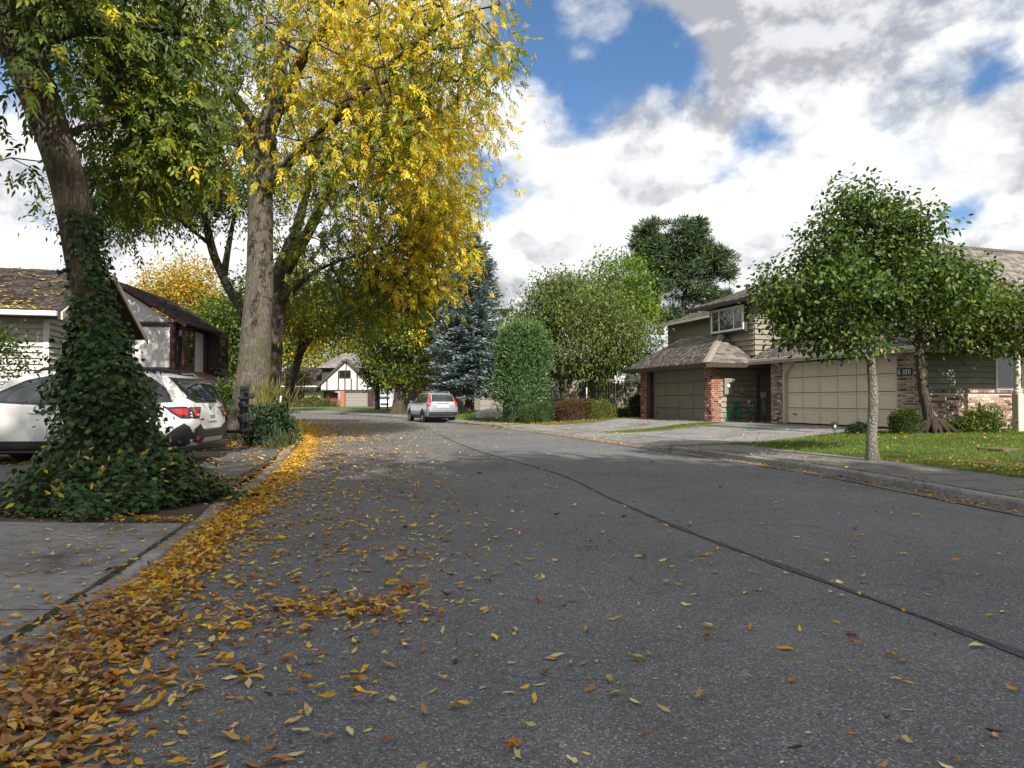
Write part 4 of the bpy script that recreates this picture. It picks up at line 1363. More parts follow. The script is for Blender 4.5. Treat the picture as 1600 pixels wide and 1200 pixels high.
part(bw, 'bay_frame', 'timber_red', (0.092, 0.35, 0.25, 2.05, 2.35, 2.55), (0.092, 0.35, 0.25, 2.05, 4.1, 4.25), (0.27, 0.35, 0.25, 0.37, 2.55, 4.1), (0.27, 0.35, 1.93, 2.05, 2.55, 4.1), (0.27, 0.35, 1.1, 1.2, 2.55, 4.1))
part(bw, 'pane', 'glass', (0.28, 0.33, 0.375, 1.095, 2.56, 4.09)); part(bw, 'pane', 'glass', (0.28, 0.33, 1.205, 1.925, 2.56, 4.09)); part(bw, 'pane', 'glass', (0.1, 0.265, 0.28, 0.33, 2.56, 4.09))
bw2 = bpy.data.objects.new('bay_window', None); COL.objects.link(bw2); bw2.parent = HT
part(bw2, 'bay_frame', 'timber_red', (0.092, 0.75, 5.1, 6.7, 2.3, 2.6), (0.092, 0.75, 5.1, 6.7, 4.1, 4.25), (0.66, 0.75, 5.1, 5.24, 2.6, 4.1), (0.66, 0.75, 6.56, 6.7, 2.6, 4.1), (0.092, 0.17, 5.1, 5.24, 2.6, 4.1))
part(bw2, 'pane', 'glass', (0.68, 0.72, 5.25, 6.55, 2.61, 4.09)); part(bw2, 'pane', 'glass', (0.175, 0.655, 5.13, 5.18, 2.61, 4.09))
roofT = bpy.data.objects.new('roof', None); COL.objects.link(roofT); roofT.parent = HT
slope(roofT, (0.6, -0.3, 4.3), (0.6, 7.5, 4.3), (-2.3, 7.5, 6.1), (-2.3, -0.3, 6.1), MAT['shake_dark'], 0.2, 0.2, 0.03)
slope(roofT, (-6.7, 7.5, 4.15), (-6.7, -0.4, 4.15), (-2.3, -0.4, 6.1), (-2.3, 7.5, 6.1), MAT['shake_dark'], 0.4, 0.4, 0.03)
mb = MB(); mb.prism([(0.6, 4.15), (-2.3, 5.95), (-2.3, 6.13), (0.63, 4.33)], lambda x, z: (x, -0.44, z), lambda x, z: (x, -0.4, z)); o = mb.build('barge_board', MAT['timber_red'], HT); recalc(o.data)
mb = MB(); mb.prism([(-6.7, 4.0), (-2.3, 5.95), (-2.3, 6.13), (-6.73, 4.18)], lambda x, z: (x, -0.44, z), lambda x, z: (x, -0.4, z)); o = mb.build('barge_board', MAT['timber_red'], HT); recalc(o.data)
mb = MB(); mb.cbox(0.3, 1.3, -0.1, 6.2, 2.0, 2.12, 0.02)
sl = MB(); sl.prism([(0.36, 2.25), (1.35, 1.75), (1.35, 1.85), (0.36, 2.38)], lambda x, z: (x, -0.3, z), lambda x, z: (x, 7.2, z)); o = sl.build('skirt_roof', MAT['timber_red'], HT); recalc(o.data)

# ------------------------------------------------------------------ half-timbered house closing the street
HE = thing('cream_gabled_house', 'cream half-timbered gabled house with taupe garage door closing the street', 'house', (-24.6, 88.0, 0.12), R(3))
part(HE, 'wall', 'stucco_cream', (0.0, 6.4, 0.0, 8, 2.35, 3.1), (-6.5, 0, 1.2, 9, -0.3, 3.0))
mb = MB(); mb.prism([(0, 2.35), (6.4, 2.35), (6.4, 3.15), (3.2, 6.15), (0, 3.15)], lambda x, z: (x, -0.05, z), lambda x, z: (x, 0.3, z)); o = mb.build('gable', MAT['stucco_cream'], HE); recalc(o.data)
garage_wall = part(HE, 'garage_wall', 'trim_brown', (2.4, 6.4, 0.3, 6, -0.2, 2.34))
gd = bpy.data.objects.new('garage_door', None); COL.objects.link(gd); gd.parent = HE
for k in range(6): part(gd, 'door_panel', 'grey_door', (3.05, 5.95, 0.2, 0.26, 0.02 + k * 0.355, 0.36 + k * 0.355), b=0.02)
part(HE, 'header', 'stucco_cream', (2.9, 6.0, 0.05, 0.3, 2.16, 2.34))
for x in (2.45, 6.0): part(HE, 'brick_pier', M_brick('plain_brick_piece', BRICK_RED, True) if x < 3 else 'brick_red', (x, x + 0.55, -0.12, 0.4, -0.2, 2.33))
part(HE, 'timber', 'timber', (0, 6.4, -0.12, -0.052, 2.3, 2.48))
for x, h in ((0.75, 3.7), (2.2, 4.9), (3.05, 3.9), (3.85, 3.9), (4.6, 4.9), (5.9, 3.3)):
    part(HE, 'timber', 'timber', (x - 0.09, x + 0.09, -0.12, -0.052, 2.482, h))
part(HE, 'timber', 'timber', (3.1, 3.26, -0.12, -0.052, 5.0, 6.0))
window(HE, (2.3, -0.06, 3.92), 1.5, 1.05, 'x', -1, 0.08, (0.75,), 'timber', 0.07)
for s in (1, -1):
    mb = MB(); X = lambda x: 3.2 + s * x
    mb.prism([(0, 6.5), (3.75, 3.0), (3.6, 2.75), (0, 6.15)], lambda x, z: (X(x), -0.45, z), lambda x, z: (X(x), -0.3, z)); o = mb.build('barge_board', MAT['timber'], HE); recalc(o.data)
roofE = bpy.data.objects.new('roof', None); COL.objects.link(roofE); roofE.parent = HE
slope(roofE, (3.2 + 3.7, 8, 3.02), (3.2 + 3.7, -0.4, 3.02), (3.2, -0.4, 6.5), (3.2, 8, 6.5), MAT['shake_mauve'], 0.4, 0.4, 0.02)
slope(roofE, (-0.5, -0.4, 3.02), (-0.5, 8, 3.02), (3.2, 8, 6.5), (3.2, -0.4, 6.5), MAT['shake_mauve'], 0.4, 0.4, 0.02)
slope(roofE, (-0.8, 0.5, 5.3), (7.6, 0.5, 5.3), (5.0, 5, 7.5), (1.8, 5, 7.5), MAT['shake_mauve'], 0.4, 0.4, 0.02)
slope(roofE, (-0.8, 9.5, 5.3), (-0.8, 0.5, 5.3), (1.8, 5, 7.5), (1.8, 5, 7.5), MAT['shake_mauve'], 0.4, 0.4, 0.02)
slope(roofE, (7.6, 0.5, 5.3), (7.6, 9.5, 5.3), (5.0, 5, 7.5), (5.0, 5, 7.5), MAT['shake_mauve'], 0.4, 0.4, 0.02)
part(HE, 'upper_wall', 'trim_brown', (-0.2, 7.0, 1.2, 8.5, 3.1, 5.28))
roofE2 = bpy.data.objects.new('wing_roof', None); COL.objects.link(roofE2); roofE2.parent = HE
slope(roofE2, (-8.2, 0.4, 2.3), (0.2, 0.4, 2.3), (0.2, 5.5, 5.6), (-5.8, 5.5, 5.6), MAT['shake_dark'], 0.4, 0.4, 0.02)
slope(roofE2, (-8.2, 10, 2.3), (-8.2, 0.4, 2.3), (-5.8, 5.5, 5.6), (-5.8, 5.5, 5.6), MAT['shake_dark'], 0.4, 0.4, 0.02)
window(HE, (-5.0, 1.18, 0.9), 2.6, 1.2, 'x', -1, 0.08, (0.9, 1.8), 'timber', 0.07)
dr = part(HE, 'front_door', 'red_door', (0.9, 1.9, 1.1, 1.18, 0, 2.1)); part(dr, 'handle', 'steel', (1.75, 1.8, 1.06, 1.1, 1.0, 1.1))
# house half hidden behind the spruce
HF = thing('dim_house', 'dim house with pale balcony band half hidden behind the blue spruce', 'house', (-9.5, 58.0, 0.2), R(-3))
part(HF, 'wall', 'trim_olive', (0, 12, 0, 8, -0.3, 5.2))
part(HF, 'balcony', 'white', (-0.3, 3.4, -1.2, 0, 2.9, 3.2)); part(HF, 'balcony_rail', 'white', (-0.3, 3.4, -1.2, -1.12, 3.95, 4.03))
window(HF, (0.4, -0.01, 3.3), 2.2, 1.5, 'x', -1, 0.08, (1.1,), 'white', 0.06)
gd = bpy.data.objects.new('garage_door', None); COL.objects.link(gd); gd.parent = HF
for k in range(4): part(gd, 'door_panel', 'grey_door', (6.8, 9.6, -0.05, 0.01, 0.02 + k * 0.53, 0.53 + k * 0.53), b=0.02)
roofF = bpy.data.objects.new('roof', None); COL.objects.link(roofF); roofF.parent = HF
slope(roofF, (-0.6, -0.7, 5.2), (12.6, -0.7, 5.2), (12.6, 4, 7.2), (-0.6, 4, 7.2), MAT['shake_grey'], 0.35, 0.4, 0.02)
# pale house glimpsed between trunks on the left
HG = thing('pale_far_house', 'pale stucco house glimpsed between trunks on the left', 'house', (-41.0, 66.0, 0.1), R(20))
part(HG, 'wall', 'stucco', (0, 12, 0, 8, -0.3, 5.4))
window(HG, (2, -0.01, 3.2), 1.6, 1.2, 'x', -1, 0.08, (0.8,), 'white', 0.06); window(HG, (7, -0.01, 3.2), 1.6, 1.2, 'x', -1, 0.08, (0.8,), 'white', 0.06)
window(HG, (4, -0.01, 0.8), 2.0, 1.2, 'x', -1, 0.08, (1.0,), 'white', 0.06)
roofG = bpy.data.objects.new('roof', None); COL.objects.link(roofG); roofG.parent = HG
slope(roofG, (-0.6, -0.6, 5.4), (12.6, -0.6, 5.4), (12.6, 4, 7.6), (-0.6, 4, 7.6), MAT['shake_mauve'], 0.35, 0.4, 0.02)
slope(roofG, (12.6, 8.6, 5.4), (-0.6, 8.6, 5.4), (-0.6, 4, 7.6), (12.6, 4, 7.6), MAT['shake_mauve'], 0.6, 0.6, 0.02)

# ------------------------------------------------------------------ vehicles
def interp(tab, x):
    xs = [t[0] for t in tab]
    return [float(np.interp(x, xs, [t[k] for t in tab])) for k in range(1, len(tab[0]))]


def car_body(spec):
    """lofted shell; spec['st'] rows: x, z bottom, z top, half width, roof half width"""
    st = spec['st']; L = st[-1][0]
    S = resample(catmull(np.array(st), 10), 0.035)
    ring_n = 26
    V = []; F = []
    belt = spec['belt']
    for row in S:
        x, zb, zt, w, wr = row
        zb = min(zb, zt - 0.1)
        bl = min(belt, zt - 0.06)
        mid = zb + (bl - zb) * 0.55
        ctrl = [(0, zb), (w * 0.72, zb), (w * 0.93, zb + 0.05), (w * 0.985, zb + 0.16), (w, mid), (w * 0.965, bl - 0.03), (w * 0.925, bl + 0.015)]
        gh = zt - bl
        if gh > 0.12:
            ctrl += [(wr + (w * 0.925 - wr) * 0.42, bl + gh * 0.56), (wr, zt - 0.085), (wr * 0.93, zt - 0.03), (wr * 0.7, zt - 0.006), (0, zt)]
        else:
            q = w * 0.9
            ctrl += [(q, bl + gh * 0.3), (q * 0.97, bl + gh * 0.5), (q * 0.88, bl + gh * 0.72), (q * 0.6, bl + gh * 0.92), (0, zt)]
        ctrl = np.array(ctrl)
        cc = catmull(ctrl, 4)
        half = cc[np.linspace(0, len(cc) - 1, ring_n).astype(int)]
        half = cc
        full = [(p[0], p[1]) for p in half] + [(-p[0], p[1]) for p in half[-2:0:-1]]
        for (y, z) in full: V.append((x, y, z))
    m = len(full); n = len(S)
    for i in range(n - 1):
        for j in range(m):
            k = (j + 1) % m
            F.append((i * m + j, i * m + k, (i + 1) * m + k, (i + 1) * m + j))
    F.append(tuple(range(m))); F.append(tuple(range((n - 1) * m, n * m))[::-1])
    mb = MB().add(V, F)
    me = mb.mesh('body', True); recalc(me)
    bv = BVHTree.FromPolygons([Vector(v) for v in V], F)
    return me, bv


def patch(bv, poly, mode, off=0.006, res=0.05, side=1, thick=0.0):
    """polygon projected on the body: mode 'side' (x,z), 'rear' (y,z), 'front' (y,z), 'top' (x,y)"""
    tris = tessellate_polygon([[Vector((p[0], p[1], 0)) for p in poly]])
    bm = bmesh.new()
    vs = [bm.verts.new((p[0], p[1], 0)) for p in poly]
    for t in tris:
        try: bm.faces.new([vs[i] for i in t])
        except ValueError: pass
    for _ in range(8):
        es = [e for e in bm.edges if e.calc_length() > res]
        if not es: break
        bmesh.ops.subdivide_edges(bm, edges=es, cuts=1)
        bmesh.ops.triangulate(bm, faces=[q for q in bm.faces if len(q.verts) > 3])
    mb = MB(); ok = {}
    for v in bm.verts:
        a, b = v.co.x, v.co.y
        if mode == 'side': o = Vector((a, 3 * side, b)); d = Vector((0, -side, 0))
        elif mode == 'rear': o = Vector((-3, a, b)); d = Vector((1, 0, 0))
        elif mode == 'front': o = Vector((9, a, b)); d = Vector((-1, 0, 0))
        else: o = Vector((a, b, 4)); d = Vector((0, 0, -1))
        h = bv.ray_cast(o, d)
        if h[0] is None:
            nr = bv.find_nearest(o + d * 2.2); p = nr[0]
        else:
            p = h[0]
        ok[v] = len(mb.v); p = p - d * off; mb.v.append(tuple(p))
    for f in bm.faces: mb.f.append(tuple(ok[v] for v in f.verts))
    bm.free()
    me = mb.mesh('patch', True)
    # faces look back at the caster
    want = -d
    b2 = bmesh.new(); b2.from_mesh(me); b2.normal_update()
    fl = [f for f in b2.faces if f.normal.dot(want) < 0]
    if fl: bmesh.ops.reverse_faces(b2, faces=fl)
    if thick:
        r = bmesh.ops.solidify(b2, geom=b2.faces[:], thickness=thick)
    b2.to_mesh(me); b2.free()
    return me


def ribbon(pts, w):
    P = [np.array(p, float) for p in pts]
    L_, R_ = [], []
    for i, p in enumerate(P):
        t = P[min(i + 1, len(P) - 1)] - P[max(i - 1, 0)]; t /= np.linalg.norm(t) + 1e-9
        n = np.array((-t[1], t[0])) * w / 2
        L_.append(tuple(p + n)); R_.append(tuple(p - n))
    return L_ + R_[::-1]


def wheel(parent, x, y, r, w=0.23):
    wh = bpy.data.objects.new('wheel', None); COL.objects.link(wh); wh.parent = parent; wh.location = (x, y, r)
    s = 1 if y > 0 else -1
    mb = MB(); mb.lathe([(r * 0.62, -w / 2), (r * 0.92, -w / 2), (r * 0.985, -w / 2 + 0.025), (r, -w / 2 + 0.06), (r, w / 2 - 0.06), (r * 0.985, w / 2 - 0.025), (r * 0.92, w / 2), (r * 0.64, w / 2), (r * 0.62, w / 2 - 0.03)], 36)
    mb.v = [(v[0], s * v[2], v[1]) for v in mb.v]
    o = mb.build('tyre', MAT['rubber'], wh, True); recalc(o.data)
    mb = MB(); mb.lathe([(r * 0.64, w / 2 - 0.03), (r * 0.6, w / 2 - 0.012), (r * 0.56, w / 2 - 0.05), (r * 0.55, -w / 2)], 36)
    mb.lathe([(0, w / 2 - 0.02), (0.05, w / 2 - 0.022), (0.06, w / 2 - 0.04), (0.06, 0)], 20)
    for k in range(5):
        for dk in (-0.13, 0.13):
            a = 2 * math.pi * k / 5 + dk
            c, sn_ = math.cos(a), math.sin(a)
            p0, p1 = 0.05, r * 0.58
            t = 0.016
            mb.add([(p0 * c - t * sn_, p0 * sn_ + t * c, w / 2 - 0.03), (p0 * c + t * sn_, p0 * sn_ - t * c, w / 2 - 0.03), (p1 * c + t * sn_, p1 * sn_ - t * c, w / 2 - 0.025), (p1 * c - t * sn_, p1 * sn_ + t * c, w / 2 - 0.025),
                    (p0 * c - t * sn_, p0 * sn_ + t * c, w / 2 - 0.07), (p0 * c + t * sn_, p0 * sn_ - t * c, w / 2 - 0.07), (p1 * c + t * sn_, p1 * sn_ - t * c, w / 2 - 0.07), (p1 * c - t * sn_, p1 * sn_ + t * c, w / 2 - 0.07)],
                   [(0, 1, 2, 3), (0, 4, 5, 1), (1, 5, 6, 2), (2, 6, 7, 3), (3, 7, 4, 0)])
    mb.v = [(v[0], s * v[2], v[1]) for v in mb.v]
    o = mb.build('rim', MAT['alloy'], wh, True); recalc(o.data)
    mb = MB(); mb.lathe([(0.0, 0.02), (r * 0.56, 0.02)], 24); mb.v = [(v[0], s * v[2], v[1]) for v in mb.v]
    mb.build('brake_disc', MAT['black'], wh)


def circ(cx, cz, r, a0=0, a1=360, n=28):
    return [(cx + r * math.cos(R(a0 + (a1 - a0) * i / n)), cz + r * math.sin(R(a0 + (a1 - a0) * i / n))) for i in range(n + (0 if a1 - a0 == 360 else 1))]


def mirror_y(poly): return [(-p[0], p[1]) for p in poly][::-1]


WAGON = dict(belt=1.03, st=[(0.0, 0.44, 0.74, 0.70, 0.55), (0.03, 0.38, 0.92, 0.80, 0.6), (0.08, 0.33, 1.03, 0.865, 0.66), (0.2, 0.30, 1.18, 0.90, 0.66), (0.42, 0.28, 1.42, 0.915, 0.63), (0.62, 0.26, 1.55, 0.925, 0.62), (0.9, 0.24, 1.595, 0.93, 0.62), (1.7, 0.22, 1.63, 0.935, 0.625), (2.5, 0.22, 1.61, 0.935, 0.62), (2.95, 0.22, 1.53, 0.93, 0.6), (3.4, 0.22, 1.3, 0.93, 0.62), (3.72, 0.22, 1.10, 0.925, 0.68), (4.2, 0.24, 1.02, 0.915, 0.7), (4.6, 0.27, 0.92, 0.86, 0.66), (4.82, 0.32, 0.76, 0.74, 0.55), (4.86, 0.38, 0.66, 0.66, 0.5)])
SUV = dict(belt=1.08, st=[(0.0, 0.46, 0.80, 0.72, 0.55), (0.03, 0.40, 1.0, 0.80, 0.6), (0.07, 0.36, 1.12, 0.85, 0.64), (0.14, 0.33, 1.26, 0.875, 0.66), (0.26, 0.31, 1.5, 0.885, 0.63), (0.4, 0.29, 1.60, 0.89, 0.61), (0.7, 0.26, 1.645, 0.90, 0.61), (1.5, 0.24, 1.67, 0.905, 0.62), (2.3, 0.24, 1.645, 0.905, 0.615), (2.7, 0.24, 1.56, 0.90, 0.6), (3.1, 0.24, 1.34, 0.90, 0.62), (3.42, 0.24, 1.14, 0.895, 0.68), (3.9, 0.26, 1.05, 0.88, 0.68), (4.25, 0.29, 0.95, 0.83, 0.64), (4.46, 0.34, 0.78, 0.72, 0.54), (4.5, 0.40, 0.68, 0.64, 0.5)])


def shift(poly, dx=0, dz=0): return [(p[0] + dx, p[1] + dz) for p in poly]


def windows_side(root, bv, polys, frame_poly=None):
    for s in (1, -1):
        if frame_poly: obj('window_trim', patch(bv, frame_poly, 'side', 0.003, 0.06, s), MAT['black'], root)
        for p in polys: obj('side_window', patch(bv, p, 'side', 0.007, 0.05, s), MAT['glass_car'], root)


def lines_side(root, bv, lines, w=0.008):
    for s in (1, -1):
        for l in lines: obj('panel_gap', patch(bv, ribbon(l, w), 'side', 0.002, 0.05, s), MAT['ink'], root)


def finish(root, r, xs, y, plates=True):
    for x in xs:
        for s in (1, -1): wheel(root, x, s * y, r)


def make_wagon(label, loc, rz, paint='car_white', detail=True):
    root = thing('parked_wagon', label, 'car', loc, rz)
    me, bv = car_body(WAGON)
    obj('body', me, MAT[paint], root)
    frame = [(0.36, 1.07), (0.52, 1.32), (0.8, 1.50), (1.4, 1.55), (2.4, 1.53), (2.8, 1.45), (3.3, 1.20), (3.45, 1.07), (2.4, 1.02), (1.2, 1.03)]
    wins = [[(0.62, 1.10), (0.72, 1.26), (0.98, 1.42), (1.12, 1.43), (1.16, 1.075)], [(1.24, 1.07), (1.21, 1.45), (1.9, 1.50), (2.18, 1.49), (2.26, 1.06)], [(2.36, 1.06), (2.30, 1.49), (2.7, 1.43), (3.2, 1.19), (3.34, 1.09)]]
    windows_side(root, bv, wins, frame)
    lines_side(root, bv, [[(1.12, 1.04), (1.05, 0.9), (1.25, 0.45)], [(2.30, 1.03), (2.31, 0.7), (2.30, 0.40)], [(3.5, 1.03), (3.48, 0.7), (3.45, 0.4)]])
    # wheel arches and sill cladding
    for s in (1, -1):
        obj('wheel_arch', patch(bv, circ(0.98, 0.36, 0.44, -6, 186), 'side', 0.006, 0.06, s), MAT['black'], root)
        obj('wheel_arch', patch(bv, circ(3.72, 0.36, 0.44, -6, 186), 'side', 0.006, 0.06, s), MAT['black'], root)
        obj('sill_cladding', patch(bv, [(1.3, 0.26), (1.36, 0.43), (3.34, 0.43), (3.38, 0.26)], 'side', 0.012, 0.08, s), MAT['black'], root)
        obj('bumper_cladding', patch(bv, [(0.0, 0.45), (0.06, 0.66), (0.14, 0.72), (0.30, 0.62), (0.5, 0.44), (0.56, 0.36), (0.55, 0.29), (0.12, 0.33)], 'side', 0.010, 0.06, s), MAT['black'], root)
        tl = [(0.03, 1.0), (0.22, 1.0), (0.46, 0.985), (0.36, 0.9), (0.2, 0.80), (0.02, 0.79)]
        t = obj('tail_light', patch(bv, tl, 'side', 0.010, 0.05, s), MAT['smoke_lens'], root)
        obj('red_lens', patch(bv, [(0.10, 0.965), (0.36, 0.95), (0.26, 0.875), (0.10, 0.85)], 'side', 0.014, 0.05, s), MAT['red_lens'], t)
        h = obj('door_handle', patch(bv, [(2.40, 0.90), (2.43, 0.93), (2.58, 0.93), (2.62, 0.905), (2.58, 0.885), (2.43, 0.885)], 'side', 0.035, 0.05, s, 0.02), MAT[paint], root)
        obj('door_handle', patch(bv, [(1.34, 0.91), (1.37, 0.94), (1.52, 0.94), (1.56, 0.915), (1.52, 0.895), (1.37, 0.895)], 'side', 0.035, 0.05, s, 0.02), MAT[paint], root)
        # mirrors
        mb = MB(); mb.cbox(3.1, 3.3, s * 0.98 - 0.09, s * 0.98 + 0.09, 1.02, 1.16, 0.04); mb.build('mirror', MAT[paint], root, True)
        # roof rails
        mb = MB(); mb.tube([(0.75, s * 0.56, 1.57), (0.85, s * 0.57, 1.63), (1.2, s * 0.575, 1.675), (2.2, s * 0.575, 1.675), (2.6, s * 0.565, 1.63), (2.75, s * 0.555, 1.55)], [0.02, 0.03, 0.032, 0.032, 0.03, 0.02], 8); mb.build('roof_rail', MAT['black'], root, True)
    # rear
    obj('rear_spoiler_trim', patch(bv, [(-0.66, 1.12), (-0.56, 1.50), (0.56, 1.50), (0.66, 1.12), (0.5, 1.06), (-0.5, 1.06)], 'rear', 0.006, 0.06), MAT['black'], root)
    obj('rear_window', patch(bv, [(-0.56, 1.13), (-0.48, 1.46), (0.48, 1.46), (0.56, 1.13), (0.4, 1.10), (-0.4, 1.10)], 'rear', 0.012, 0.06), MAT['glass_car'], root)
    for s in (1, -1):
        p = [(s * 0.42, 0.985), (s * 0.84, 0.99), (s * 0.80, 0.80), (s * 0.60, 0.80), (s * 0.56, 0.88)]
        t = obj('tail_light', patch(bv, p if s > 0 else p[::-1], 'rear', 0.012, 0.05), MAT['smoke_lens'], root)
        q = [(s * 0.58, 0.95), (s * 0.80, 0.955), (s * 0.77, 0.83), (s * 0.63, 0.83)]
        obj('red_lens', patch(bv, q, 'rear', 0.018, 0.05), MAT['red_lens'], t)
        q = [(s * 0.6, 0.87), (s * 0.73, 0.87), (s * 0.72, 0.845), (s * 0.61, 0.845)]
        obj('clear_lens', patch(bv, q, 'rear', 0.022, 0.05), MAT['clear_lens'], t)
        q = [(s * 0.64, 0.50), (s * 0.75, 0.50), (s * 0.74, 0.43), (s * 0.65, 0.43)]
        obj('reflector', patch(bv, q, 'rear', 0.025, 0.05), MAT['red_lens'], root)
    obj('rear_bumper', patch(bv, [(-0.80, 0.40), (-0.78, 0.62), (-0.6, 0.70), (-0.4, 0.58), (0.4, 0.58), (0.6, 0.70), (0.78, 0.62), (0.80, 0.40), (0.5, 0.34), (-0.5, 0.34)], 'rear', 0.016, 0.06), MAT['black'], root)
    obj('skid_plate', patch(bv, [(-0.5, 0.37), (-0.46, 0.45), (0.46, 0.45), (0.5, 0.37)], 'rear', 0.03, 0.06), MAT['alloy'], root)
    pl = obj('licence_plate', patch(bv, [(-0.16, 0.74), (0.16, 0.74), (0.16, 0.88), (-0.16, 0.88)], 'rear', 0.016, 0.06), MAT['plate'], root)
    for k in range(6): obj('plate_character', patch(bv, [(-0.12 + k * 0.042, 0.775), (-0.095 + k * 0.042, 0.775), (-0.095 + k * 0.042, 0.84), (-0.12 + k * 0.042, 0.84)], 'rear', 0.019, 0.06), MAT['ink'], pl)
    obj('plate_recess', patch(bv, [(-0.24, 0.72), (0.24, 0.72), (0.22, 0.92), (-0.22, 0.92)], 'rear', 0.007, 0.05), MAT[paint], root)
    obj('emblem', patch(bv, circ(0, 0.97, 0.035, 0, 360, 14), 'rear', 0.016, 0.05), MAT['ink'], root)
    obj('badge', patch(bv, [(0.38, 0.765), (0.56, 0.765), (0.56, 0.785), (0.38, 0.785)], 'rear', 0.010, 0.05), MAT['ink'], root)
    lines_r = ribbon([(-0.62, 1.05), (-0.60, 0.78), (-0.44, 0.60), (0.44, 0.60), (0.60, 0.78), (0.62, 1.05)], 0.008)
    obj('tailgate_gap', patch(bv, lines_r, 'rear', 0.003, 0.05), MAT['ink'], root)
    mb = MB(); mb.tube([(0.2, 0.0, 1.38), (0.17, -0.2, 1.27), (0.14, -0.42, 1.2)], 0.01, 6); mb.build('rear_wiper', MAT['black'], root, True)
    obj('windscreen', patch(bv, [(-0.68, 1.12), (-0.54, 1.48), (0.54, 1.48), (0.68, 1.12)], 'front', 0.006, 0.06), MAT['glass_car'], root)
    for s in (1, -1):
        q = [(s * 0.5, 0.72), (s * 0.78, 0.76), (s * 0.84, 0.88), (s * 0.55, 0.82)]
        obj('headlight', patch(bv, q, 'front', 0.01, 0.05), MAT['clear_lens'], root)
    obj('grille', patch(bv, [(-0.42, 0.55), (0.42, 0.55), (0.45, 0.76), (-0.45, 0.76)], 'front', 0.012, 0.05), MAT['black'], root)
    mb = MB(); mb.cbox(0.25, 4.6, -0.75, 0.75, 0.2, 0.34, 0.03); mb.build('underbody', MAT['black'], root)
    finish(root, 0.36, (0.98, 3.72), 0.835)
    return root


